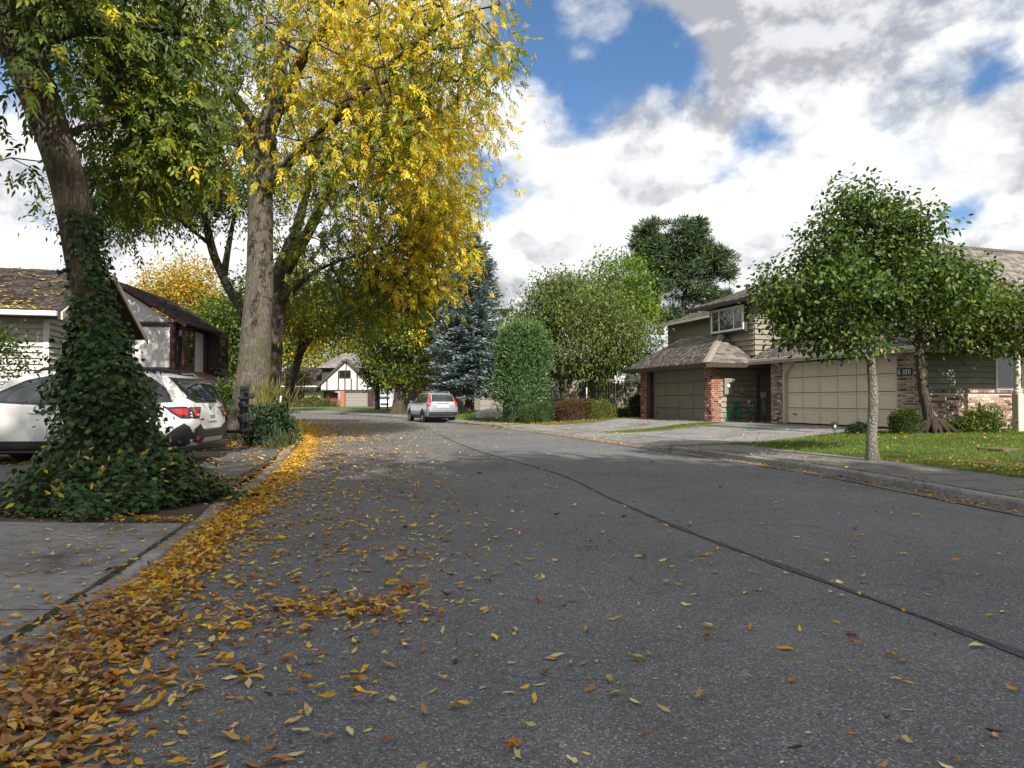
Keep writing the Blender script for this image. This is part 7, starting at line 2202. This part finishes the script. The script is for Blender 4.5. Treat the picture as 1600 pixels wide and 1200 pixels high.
bush('column_shrub', 'tall clipped column-shaped evergreen shrub at the corner of the drive', (0.45, 33.2, 0.2), sh_round(1.16, 1.1, 4.6, 4.2), 26000, 0.17, 0.06,
     [(0.045, 0.095, 0.032), (0.075, 0.145, 0.05), (0.11, 0.19, 0.07), (0.15, 0.22, 0.08)], 'leaf_dull', 'shrub', fuzz=0.17, upright=0.5)
bush('clipped_hedge', 'reddish brown clipped hedge beneath the blossom tree', (3.15, 32.4, 0.26), sh_round(1.25, 0.8, 0.9, 3.6), 9000, 0.08, 0.04,
     [(0.075, 0.035, 0.022), (0.11, 0.055, 0.03), (0.14, 0.085, 0.035), (0.07, 0.07, 0.025)], cat='hedge')
bush('clipped_bush', 'olive green dome bush beside the reddish hedge', (4.05, 32.2, 0.28), sh_round(0.85, 0.75, 0.88, 2.5), 7000, 0.07, 0.035,
     [(0.07, 0.085, 0.015), (0.10, 0.12, 0.02), (0.14, 0.155, 0.025), (0.17, 0.15, 0.03)])
for (lb, x, y, rx, h) in (('small round bush right at the foot of the column shrub', 0.75, 31.7, 0.42, 0.6), ('small round bush between column shrub and reddish hedge', 1.45, 31.9, 0.45, 0.85), ('low green bush right of the white stone', 5.3, 33.2, 0.5, 0.5)):
    bush('clipped_bush', lb, (x, y, 0.24), sh_round(rx, rx * 0.9, h, 3.0), 2600, 0.08, 0.035, [(0.035, 0.07, 0.02), (0.055, 0.10, 0.03), (0.085, 0.135, 0.04)])
bush('garden_bush', 'russet grassy plant in front of the sunlit fence', (6.6, 35.6, 0.3), sh_round(0.6, 0.5, 1.0, 2.0), 2000, 0.3, 0.025, [(0.2, 0.10, 0.04), (0.25, 0.15, 0.06), (0.12, 0.1, 0.03)], upright=1.4, fuzz=0.1)
bush('garden_bush', 'dark leafy plant left of the left brick pier', (6.2, 33.9, 0.3), sh_round(0.5, 0.5, 1.1, 2.0), 2400, 0.14, 0.05, [(0.03, 0.055, 0.02), (0.05, 0.08, 0.03), (0.08, 0.09, 0.05)], upright=0.8, fuzz=0.1)
g3 = float(ground_right(9.75, 17.0)[0])
bush('clipped_bush', 'neat round box bush beside the beige garage door', (9.75, 17.0, g3), sh_round(0.31, 0.3, 0.56, 3.6), 5200, 0.045, 0.022, [(0.02, 0.045, 0.008), (0.035, 0.07, 0.012), (0.06, 0.105, 0.016), (0.1, 0.14, 0.03)], fuzz=0.025)
bush('garden_bush', 'low dark bush in the shade behind the pale trunk', (8.95, 17.6, float(ground_right(8.95, 17.6)[0])), sh_round(0.3, 0.25, 0.22, 2.2), 1200, 0.06, 0.03, [(0.015, 0.03, 0.01), (0.03, 0.05, 0.014)], fuzz=0.03)
g4 = float(ground_right(12.0, 17.7)[0])
bush('garden_bush', 'loose light green shrub before the brick wainscot near the porch post', (12.1, 17.6, g4), sh_round(0.55, 0.35, 0.5, 2.0), 2600, 0.085, 0.04, [(0.05, 0.085, 0.014), (0.09, 0.135, 0.02), (0.14, 0.18, 0.03)], mat='leaf', fuzz=0.09, upright=0.5, stems=False)
bush('garden_bush', 'low green perennials along the brick wainscot', (11.35, 17.9, g4), sh_round(0.6, 0.22, 0.2, 2.0), 1300, 0.09, 0.03, [(0.04, 0.075, 0.014), (0.07, 0.11, 0.02)], mat='leaf', fuzz=0.05, upright=0.6, stems=False)
# bed under the ashes
zb = on_left(-5.9, 17)
bush('garden_bush', 'rounded dark green laurel bush at the foot of the pale trunk', (-6.0, 16.9, zb - 0.01), sh_round(0.56, 0.55, 0.88, 2.6), 3600, 0.10, 0.045, [(0.015, 0.034, 0.012), (0.026, 0.052, 0.018), (0.045, 0.075, 0.025)], mat='ivy', tpl=LF_OVAL, fuzz=0.06)
bush('garden_bush', 'tall yellowing stems standing behind the laurel bush', (-6.35, 17.7, zb), sh_round(0.75, 0.5, 1.35, 1.6), 900, 0.3, 0.022, [(0.2, 0.19, 0.04), (0.28, 0.24, 0.06), (0.12, 0.13, 0.03)], mat='leaf', upright=2.2, fuzz=0.2, stems=False)
bush('ground_plant', 'tuft of strappy green leaves spilling over the left kerb', (-5.35, 15.7, zb - 0.01), sh_round(0.3, 0.4, 0.16, 1.8), 260, 0.24, 0.016, [(0.05, 0.085, 0.03), (0.08, 0.12, 0.05), (0.12, 0.15, 0.05)], mat='leaf', upright=0.7, fuzz=0.08, stems=False, cat='plant')
bush('garden_bush', 'leafy shrub at the left edge before the pale siding', (-11.2, 14.6, on_left(-11, 14.6)), sh_round(1.0, 0.8, 2.55, 2.2), 3600, 0.09, 0.05, [(0.03, 0.055, 0.014), (0.05, 0.085, 0.02), (0.09, 0.12, 0.025)], mat='leaf', tpl=LF_OVAL, fuzz=0.2, stems=False)
bush('garden_bush', 'green shrub behind the black car left of the pale trunk', (-8.6, 20.2, zb), sh_round(1.0, 0.7, 1.5, 2.0), 3600, 0.12, 0.06, [(0.04, 0.075, 0.014), (0.07, 0.115, 0.02), (0.12, 0.16, 0.03)], mat='leaf', fuzz=0.15)
bush('garden_bush', 'flowering bed of mixed shrubs before the cream gabled house', (-24.2, 83.5, 0.12), sh_round(3.0, 0.9, 1.2, 2.0), 3500, 0.22, 0.1, [(0.06, 0.09, 0.02), (0.1, 0.13, 0.03), (0.25, 0.06, 0.10), (0.3, 0.26, 0.05)], weights=(4, 4, 1, 1), fuzz=0.15)
bush('garden_bush', 'dark shrubs left of the slim leaning trunk', (-19.6, 46.5, 0.1), sh_round(2.6, 1.2, 2.0, 2.4), 5000, 0.2, 0.09, [(0.02, 0.04, 0.012), (0.04, 0.065, 0.02), (0.07, 0.09, 0.03)], fuzz=0.2)
bush('clipped_hedge', 'long green hedge closing the left garden', (-21, 38, 0.1), sh_round(5.0, 0.9, 2.0, 4.0), 6000, 0.18, 0.09, [(0.03, 0.06, 0.014), (0.05, 0.09, 0.02), (0.09, 0.13, 0.03)], cat='hedge', fuzz=0.12)

# unseen tall trees behind the camera, added to shade the near road
for k, (x, y, cx, cy, cz) in enumerate(((9.2, -9.0, 8.0, -9.0, 12.0), (14.0, -15.0, 13.0, -14.5, 14.5), (-3.6, -12.5, 0.6, -12.3, 13.5))):
    lab = ['tall street tree on the right verge behind the photographer', 'tall street tree farthest behind the photographer on the right', 'tall street tree on the left verge behind the photographer'][k]
    make_tree('street_tree', lab, (x, y, 0.15), [[(x, y, 0.1, 0.4), (x, y, 4, 0.32), (cx, cy, cz - 2, 0.22), (cx, cy, cz + 4, 0.06)], [(x, y, 5.5, 0.15), (cx - 1.5, cy + 1, cz - 3, 0.1), (cx - 3, cy + 1.5, cz, 0.05)], [(x, y, 6, 0.15), (cx + 1.8, cy - 1, cz - 3, 0.1), (cx + 3, cy - 1.6, cz + 1, 0.05)]],
              [(cx, cy, cz, 5.4, 5.0, 5.4, 400)], MAT['bark_dark'], 21000, 0.46, 0.28, GREEN, tpl=LF_DIAMOND, clump=0.6, droop=0.5, group='street trees behind the photographer', seed=40 + k)

# ------------------------------------------------------------------ grass
def grass_patch(name, label, pts, n_per_m2, hgt, zf, palette, width=0.006, dense=None):
    poly = np.array(pts)
    x0, y0 = poly.min(0); x1, y1 = poly.max(0)
    n = int((x1 - x0) * (y1 - y0) * n_per_m2)
    X = RNG.uniform(x0, x1, n); Y = RNG.uniform(y0, y1, n)
    ins = np.zeros(n, bool); j = len(poly) - 1
    for i in range(len(poly)):
        xi, yi = poly[i]; xj, yj = poly[j]
        c = ((yi > Y) != (yj > Y)) & (X < (xj - xi) * (Y - yi) / (yj - yi + 1e-12) + xi)
        ins ^= c; j = i
    X, Y = X[ins], Y[ins]; n = len(X)
    Z = np.concatenate([zf(X[i:i + 4000], Y[i:i + 4000]) for i in range(0, n, 4000)])
    P = np.stack([X, Y, Z - 0.004], 1)
    D = unit(RNG.normal(0, 0.42, (n, 3)) + np.array((0, 0, 1.0)))
    pn = 0.5 + 0.5 * field(P * np.array((1, 1, 0)), 1.3, 5)
    C = pick(palette, n, None, 0.18) * (0.75 + 0.5 * pn[:, None])
    tpl = (np.array([(0, 0.5, 0), (0, -0.5, 0), (1, 0, 0.6)]), np.array([(0, 1, 2)]))
    me = leaf_mesh(name, P, D, rand_dirs(n), hgt * RNG.uniform(0.5, 1.3, n), np.full(n, width) * RNG.uniform(0.7, 1.4, n), C, tpl)
    return tag(obj(name, me, MAT['grass'], None, 'stuff'), label, 'grass')


GR = [(0.07, 0.12, 0.016), (0.10, 0.165, 0.022), (0.13, 0.195, 0.03), (0.16, 0.19, 0.04)]
inner = [tuple(RIGHT[i] + RN[i] * 1.57) for i in range(near_i(RIGHT, 6.0), near_i(RIGHT, 16.6), 2)]
LAWN = inner + [(5.3, 17.0), (8.4, 17.95), (11.2, 18.85), (15.5, 19.6), (16, 8)]
grass_patch('grass_near_lawn', 'short sunlit lawn grass in front of the beige garage house', LAWN, 1150, 0.055, ground_right, GR, 0.011)
grass_patch('grass_strip', 'narrow strip of grass between the two driveways', [(3.35, 22.75), (7.55, 24.75), (7.6, 25.55), (5.5, 24.75), (3.0, 23.6)], 900, 0.07, ground_right, GR, 0.014)
grass_patch('grass_far_lawn', 'grass around the blue spruce beyond the silver car', [(-1.4, 34.2), (0.4, 31.6), (1.2, 33), (3, 45), (-6, 50), (-6.8, 47.5)], 130, 0.09, ground_right, GR, 0.03)

# ------------------------------------------------------------------ fallen leaves
def leaf_tpl(curl, fold, seg=5):
    v = []; t = []
    ws = [0.0, 0.36, 0.5, 0.42, 0.24, 0.0]
    for i in range(seg + 1):
        x = i / seg; w = ws[i]; zc = curl * (x - 0.5) ** 2 * 1.4 + 0.06
        if w == 0: v.append((x, 0, zc))
        else: v += [(x, w, zc + fold * w), (x, 0, zc - 0.02), (x, -w, zc + fold * w * 0.7)]
    # 0 | 1 2 3 | 4 5 6 | 7 8 9 | 10 11 12 | 13
    t += [(0, 2, 1), (0, 3, 2)]
    for k in range(3):
        a = 1 + 3 * k; b = a + 3
        t += [(a, a + 1, b + 1), (a, b + 1, b), (a + 1, a + 2, b + 2), (a + 1, b + 2, b + 1)]
    t += [(10, 11, 13), (11, 12, 13)]
    return np.array(v, float), np.array(t)


def crumple(tp, amt, twist):
    v, t = tp; v = v.copy()
    v += RNG.normal(0, amt, v.shape) * np.array((0.35, 1.0, 1.6))
    a_ = (v[:, 0] - 0.5) * twist
    y_, z_ = v[:, 1].copy(), v[:, 2].copy()
    v[:, 1] = y_ * np.cos(a_) - z_ * np.sin(a_); v[:, 2] = y_ * np.sin(a_) + z_ * np.cos(a_)
    v[:, 2] -= min(0, v[:, 2].min())
    return v, t


TPLS = [crumple(leaf_tpl(c, f), m, w) for c, f, m, w in ((0.35, 0.3, 0.03, 0.2), (0.9, 0.5, 0.05, 0.7), (-0.3, 0.5, 0.05, -0.5), (0.6, 0.15, 0.03, 0.3), (2.2, 1.3, 0.08, 1.2), (0.15, 0.1, 0.03, 0.1), (1.6, 0.9, 0.10, -1.1), (2.8, 0.8, 0.08, 0.6), (0.8, 1.6, 0.07, 0.4), (0.5, 0.3, 0.08, 0.9), (-0.8, 1.0, 0.08, 1.5), (1.2, 0.2, 0.05, -0.8))]


def scatter():
    """positions of fallen leaves: x,y,z, tone class"""
    pts = []

    def add(x, y, kind, lift=0.0): pts.append((x, y, kind, lift))
    E = LEFT; rs = np.random.default_rng(5)
    # drift along the left gutter
    i0, i1 = near_i(E, 1.7), near_i(E, 42)
    for _ in range(18500):
        f = rs.uniform(0, 1) ** 1.5
        q = i0 + (i1 - i0) * f; i = int(q); g = q - i
        p = E[i] * (1 - g) + E[i + 1] * g
        near = max(0, 1 - (p[1] - 1.7) / 2.4)
        t = rs.normal(-0.20 - 0.26 * near, 0.14 + 0.14 * near)
        if rs.uniform() < 0.16: t -= rs.exponential(0.3)
        if t > -0.02 and p[1] > 4.2 and p[1] < 7.2 and rs.uniform() < 0.85: continue
        add(p[0] + LN[i][0] * t, p[1] + LN[i][1] * t, 'b' if (near > 0 and rs.uniform() < 0.72) or rs.uniform() < 0.2 else 'y', rs.uniform(0, 0.035) if abs(t + 0.2) < 0.25 else 0)
    # small pile out on the near road and thinner streaks beside it
    for (cx, cy, sx, sy, n) in ((-0.95, 4.0, 0.24, 0.16, 190), (-0.72, 4.3, 0.2, 0.3, 90), (-1.5, 3.75, 0.28, 0.1, 80), (-1.35, 4.1, 0.25, 0.09, 60), (-1.1, 5.3, 0.5, 0.3, 90), (-1.6, 6.4, 0.6, 0.5, 120), (-2.0, 9.0, 0.8, 1.2, 280), (-3.0, 14, 0.8, 2.4, 500), (-1.2, 3.3, 0.4, 0.3, 60)):
        for _ in range(n): add(rs.normal(cx, sx), rs.normal(cy, sy), 'b' if rs.uniform() < 0.45 else 'y', rs.uniform(0, 0.02))
    # thinning out across the carriageway
    for _ in range(3600):
        f = rs.uniform(0, 1) ** 1.25
        q = i0 + (near_i(E, 34) - i0) * f; i = int(q)
        t = -0.4 - rs.exponential(1.25)
        if t < -8: continue
        add(E[i][0] + LN[i][0] * t + rs.normal(0, 0.1), E[i][1] + LN[i][1] * t + rs.normal(0, 0.2), rs.choice(['y', 'b', 'p'], p=[0.35, 0.33, 0.32]))
    for _ in range(430):
        y = 1.8 + 24 * rs.uniform(0, 1) ** 1.7; add(rs.uniform(-2.2, 5.6) if y < 14 else rs.uniform(-4.5, 3), y, rs.choice(['y', 'b', 'p'], p=[0.3, 0.45, 0.25]))
    # right gutter
    for _ in range(1500):
        q = rs.uniform(near_i(RIGHT, 3), near_i(RIGHT, 36)); i = int(q)
        t = -abs(rs.normal(0.03, 0.12)); add(RIGHT[i][0] + RN[i][0] * t + rs.normal(0, .05), RIGHT[i][1] + RN[i][1] * t + rs.normal(0, .1), 'b' if rs.uniform() < 0.6 and RIGHT[i][1] < 20 else 'y')
    # the deep yellow drift under the far ash and over the road there
    for _ in range(3600):
        y = rs.uniform(19, 37); e = E[near_i(E, y)]; t = rs.exponential(1.5); add(e[0] + t * 0.95 - 0.1, y + t * 0.3, 'y', rs.uniform(0, 0.04))
    for _ in range(1500):
        y = rs.uniform(26, 47); add(-4.5 - (y - 26) * 0.33 + rs.normal(0, 3.0), y, 'y')
    return pts


def yard():
    pts = []; rs = np.random.default_rng(6)
    for _ in range(3200):   # bed under the ashes and the parking pad
        y = rs.uniform(9.0, 26); e = LEFT[near_i(LEFT, y)]; t = 0.1 + rs.exponential(1.3)
        if 9.6 < y < 15.6 and rs.uniform() < 0.72: continue
        pts.append((e[0] - t, y, 'y', 0.01))
    for _ in range(420):
        pts.append((rs.uniform(-10, -5.2), rs.normal(11.4, 0.5), 'y', 0.006))
    for _ in range(330):
        y = rs.uniform(2.2, 6.7); e = LEFT[near_i(LEFT, y)]; pts.append((e[0] - 0.2 - rs.exponential(0.9), y, 'p' if rs.uniform() < 0.5 else 'y', 0.004))
    for _ in range(420):    # fringe along the front of the ivy
        pts.append((rs.uniform(-6.2, -2.95), 6.72 + rs.normal(0, 0.07), 'y', rs.uniform(0, 0.03)))
    return pts


def lawn_pts():
    pts = []; rs = np.random.default_rng(8)
    for _ in range(520):
        y = rs.uniform(8.5, 18.5); i = near_i(RIGHT, y); t = 1.6 + rs.uniform(0, 5); pts.append((RIGHT[i][0] + RN[i][0] * t, RIGHT[i][1] + RN[i][1] * t, 'y' if rs.uniform() < 0.75 else 'b', 0.035))
    for _ in range(500):
        y = rs.uniform(8.0, 11.5); i = near_i(RIGHT, y); t = 1.6 + abs(rs.normal(0, 0.7)); pts.append((RIGHT[i][0] + RN[i][0] * t, RIGHT[i][1] + RN[i][1] * t, 'b', 0.03))
    for _ in range(260):
        y = rs.uniform(6, 30); i = near_i(RIGHT, y); t = rs.uniform(0.1, 1.5); pts.append((RIGHT[i][0] + RN[i][0] * t, RIGHT[i][1] + RN[i][1] * t, 'y', 0.012))
    for _ in range(420):
        y = rs.uniform(22, 31); i = near_i(RIGHT, y); t = rs.uniform(1.2, 6.5); pts.append((RIGHT[i][0] + RN[i][0] * t, RIGHT[i][1] + RN[i][1] * t, 'y', 0.02))
    for _ in range(700):
        pts.append((rs.normal(1.5, 2.6), rs.normal(31.2, 0.5), 'y', 0.03))
    return pts


PALS = {'y': [(0.64, 0.40, 0.018), (0.58, 0.30, 0.016), (0.70, 0.48, 0.04), (0.52, 0.25, 0.02), (0.62, 0.47, 0.17), (0.44, 0.20, 0.025)],
        'b': [(0.32, 0.13, 0.03), (0.44, 0.20, 0.045), (0.21, 0.085, 0.025), (0.52, 0.31, 0.10), (0.58, 0.38, 0.10), (0.10, 0.045, 0.02), (0.50, 0.36, 0.19), (0.55, 0.28, 0.02)],
        'p': [(0.60, 0.49, 0.24), (0.52, 0.39, 0.15), (0.66, 0.56, 0.33), (0.48, 0.36, 0.09)]}
PALM = {'y': [(0.0, (0.66, 0.42, 0.02)), (0.35, (0.56, 0.28, 0.016)), (0.7, (0.68, 0.47, 0.05)), (1.0, (0.56, 0.38, 0.10))],
        'b': [(0.0, (0.32, 0.13, 0.03)), (0.4, (0.48, 0.27, 0.08)), (0.7, (0.18, 0.08, 0.025)), (1.0, (0.54, 0.34, 0.14))],
        'p': [(0.0, (0.60, 0.49, 0.24)), (0.5, (0.52, 0.39, 0.15)), (1.0, (0.66, 0.57, 0.34))]}


def zmap(x, y):
    tl = side_dist(x, y, LEFT, LN); tr = side_dist(x, y, RIGHT, RN)
    z = np.zeros(len(x))
    lm = tl > 0.0; rm = tr > 0.0
    z[lm] = ground_left(x[lm], y[lm]) + np.where(tl[lm] < 0.16, 0.0, 0.014)
    low = lm & (y < 7.0) & (tl < 0.16); z[low] = 0.042
    z[rm] = ground_right(x[rm], y[rm]) + 0.01
    md = ~(lm | rm)
    z[md] = road_z(x[md], y[md]) + np.where((tl[md] > -0.34) | (tr[md] > -0.28), 0.012, 0.002)
    return z


allp = scatter() + yard() + lawn_pts()
X = np.array([p[0] for p in allp]); Y = np.array([p[1] for p in allp]); K = np.array([p[2] for p in allp]); H = np.array([p[3] for p in allp])
ok = Y > 1.4
X, Y, K, H = X[ok], Y[ok], K[ok], H[ok]
Z = np.concatenate([zmap(X[i:i + 3000], Y[i:i + 3000]) for i in range(0, len(X), 3000)]) + H + 0.002
n = len(X)
P = np.stack([X, Y, Z], 1)
yaw = RNG.uniform(0, 2 * np.pi, n)
tilt = RNG.normal(0, 0.16, n) + np.where(H > 0.005, RNG.normal(0, 0.22, n), 0)
D = unit(np.stack([np.cos(yaw), np.sin(yaw), np.abs(tilt) * 0.8], 1))
Nn = unit(np.stack([RNG.normal(0, 0.16, n), RNG.normal(0, 0.16, n), np.ones(n)], 1) + RNG.normal(0, 0.25, (n, 3)) * (H > 0.005)[:, None])
L = RNG.uniform(0.04, 0.10, n); W = L * RNG.uniform(0.2, 0.42, n)
cr = RNG.uniform(0, 1, n) < 0.22; L = np.where(cr, L * 0.38, L); W = np.where(cr, W * 0.5, W)
tk = RNG.integers(0, len(TPLS), n)
# the leaves that show largest become objects of their own
d = np.sqrt(X ** 2 + Y ** 2 + 1.25 ** 2)
vis = (np.abs(X) / np.maximum(Y, 0.1) < 0.74) & ((1.25 - Z) / np.maximum(Y, 0.1) < 0.53)
tl = side_dist(X, Y, LEFT, LN)
sc_ = np.where(vis, L / d, 0) * (1 + 0.5 * (H > 0.015))
single = np.argsort(-sc_)[:300]
rest = np.setdiff1d(np.arange(n), single)
CL = np.zeros((n, 3))
for k in 'ybp':
    m = K == k; CL[m] = pick(PALS[k], int(m.sum()), None, 0.14)
Vs = []; Ts = []; Cs = []; o_ = 0
for k, (tv, tt) in enumerate(TPLS):
    idx = rest[tk[rest] == k]
    Dk, Nk = D[idx], Nn[idx]; S = unit(np.cross(Nk, Dk)); U = np.cross(Dk, S)
    V = P[idx][:, None] + Dk[:, None] * (tv[None, :, 0:1] * L[idx][:, None, None]) + S[:, None] * (tv[None, :, 1:2] * W[idx][:, None, None]) + U[:, None] * (tv[None, :, 2:3] * W[idx][:, None, None])
    Vs.append(V.reshape(-1, 3)); Ts.append((tt[None] + (np.arange(len(idx)) * len(tv))[:, None, None]).reshape(-1, 3) + o_); Cs.append(np.repeat(CL[idx], len(tv), 0)); o_ += len(idx) * len(tv)
tag(obj('leaf_litter', np_mesh('leaf_litter', np.concatenate(Vs), np.concatenate(Ts), np.concatenate(Cs)), MAT['litter'], None, 'stuff'), 'yellow and brown leaves drifted along the gutter and scattered over the road', 'leaves')
LM = {k: M_fallen('fallen_leaf_' + k, PALM[k]) for k in 'ybp'}
leaf_me = {}
WHERE = lambda i: 'in the drift along the near left kerb' if tl[i] > -0.75 and Y[i] < 5 else ('on the near left part of the road' if X[i] < 0.2 else 'on the near open asphalt')
KN = {'y': 'yellow', 'b': 'brown', 'p': 'pale dry'}
for i in single:
    key = (int(tk[i]), K[i])
    if key not in leaf_me:
        tv, tt = TPLS[key[0]]
        me = np_mesh('fallen_leaf', tv * np.array((1, 0.29, 0.29)), tt); me.materials.append(LM[key[1]]); leaf_me[key] = me
    o = bpy.data.objects.new('fallen_leaf', leaf_me[key]); COL.objects.link(o)
    x_ = Vector(D[i]); z_ = Vector(Nn[i]); y_ = z_.cross(x_).normalized(); z_ = x_.cross(y_)
    Mx = Matrix((x_, y_, z_)).transposed().to_4x4(); Mx = Matrix.Translation(Vector(P[i]) + Vector((0, 0, 0.003))) @ Mx @ Matrix.Diagonal((L[i], L[i], L[i], 1))
    o.matrix_world = Mx
    w_ = WHERE(i)
    tag(o, f'{KN[K[i]]} fallen leaf lying {w_}', 'leaf', f'{KN[K[i]]} leaves {w_}')

# chips, seeds and specks on the asphalt
n = 5200
y = 1.6 + 16 * RNG.uniform(0, 1, n) ** 1.8
x = RNG.uniform(-2.6, 5.8, n) - 0.0 * y
m = side_dist(x, y, LEFT, LN) < -0.05; x, y = x[m], y[m]; m = side_dist(x, y, RIGHT, RN) < -0.05; x, y = x[m], y[m]; n = len(x)
P = np.stack([x, y, road_z(x, y) + 0.004], 1)
yaw = RNG.uniform(0, 6.28, n)
Ls = RNG.uniform(0.006, 0.022, n)
me = leaf_mesh('seed_chips', P, np.stack([np.cos(yaw), np.sin(yaw), 0.1 + 0 * yaw], 1), unit(np.stack([0.2 * RNG.normal(size=n), 0.2 * RNG.normal(size=n), np.ones(n)], 1)), Ls, Ls * RNG.uniform(0.2, 0.6, n), pick([(0.45, 0.42, 0.34), (0.55, 0.5, 0.38), (0.3, 0.2, 0.1), (0.5, 0.4, 0.15)], n), LF_DIAMOND)
tag(obj('seed_chips', me, MAT['litter'], None, 'stuff'), 'tiny pale chips and seeds sprinkled over the asphalt', 'debris')

# leaves caught on the pale house's roof and in its gutter
n = 2600
u = RNG.uniform(-13, 0.3, n); f = RNG.uniform(0, 1, n) ** 1.2; f[:700] = RNG.uniform(0, 0.05, 700)
lx = u; ly = -0.62 + 3.64 * f; lz = EL + 0.08 + (RL - EL + 0.04) * f
lx = np.where(field(np.stack([u, f * 4, 0 * u], 1), 1.2, 91) > -0.5, lx, lx)
ca, sa = math.cos(AL), math.sin(AL)
P = np.stack([-11.25 + lx * ca - ly * sa, 16.5 + lx * sa + ly * ca, 0.12 + lz], 1)
yaw = RNG.uniform(0, 6.28, n)
me = leaf_mesh('roof_leaves', P, np.stack([np.cos(yaw), np.sin(yaw), 0.2 + 0 * yaw], 1), unit(RNG.normal(0, 0.35, (n, 3)) + np.array((0, -0.4, 1))), RNG.uniform(0.07, 0.13, n), RNG.uniform(0.03, 0.05, n), pick([(0.5, 0.38, 0.06), (0.42, 0.3, 0.05), (0.36, 0.2, 0.05), (0.5, 0.45, 0.15)], n), LF_LANCE)
tag(obj('roof_leaves', me, MAT['litter'], None, 'stuff'), 'yellow leaves strewn over the dark roof of the pale sided house', 'leaves')
# a few fallen leaves resting in the ivy
n = 130
z = RNG.uniform(0.05, 0.6, n); a = RNG.uniform(0, 6.28, n)
P = IVB + np.stack([ivy_c(z)[:, 0] + (ivy_r(z) + 0.05) * np.cos(a), ivy_c(z)[:, 1] + (ivy_r(z) + 0.05) * np.sin(a), z + 0.06], 1)
me = leaf_mesh('ivy_litter', P, rand_dirs(n), unit(RNG.normal(0, 0.5, (n, 3)) + np.array((0, -0.5, 0.8))), RNG.uniform(0.07, 0.12, n), RNG.uniform(0.025, 0.04, n), pick(PALS['y'], n), LF_LANCE)
tag(obj('ivy_litter', me, MAT['litter'], None, 'stuff'), 'yellow leaves caught in the ivy mound', 'leaves')
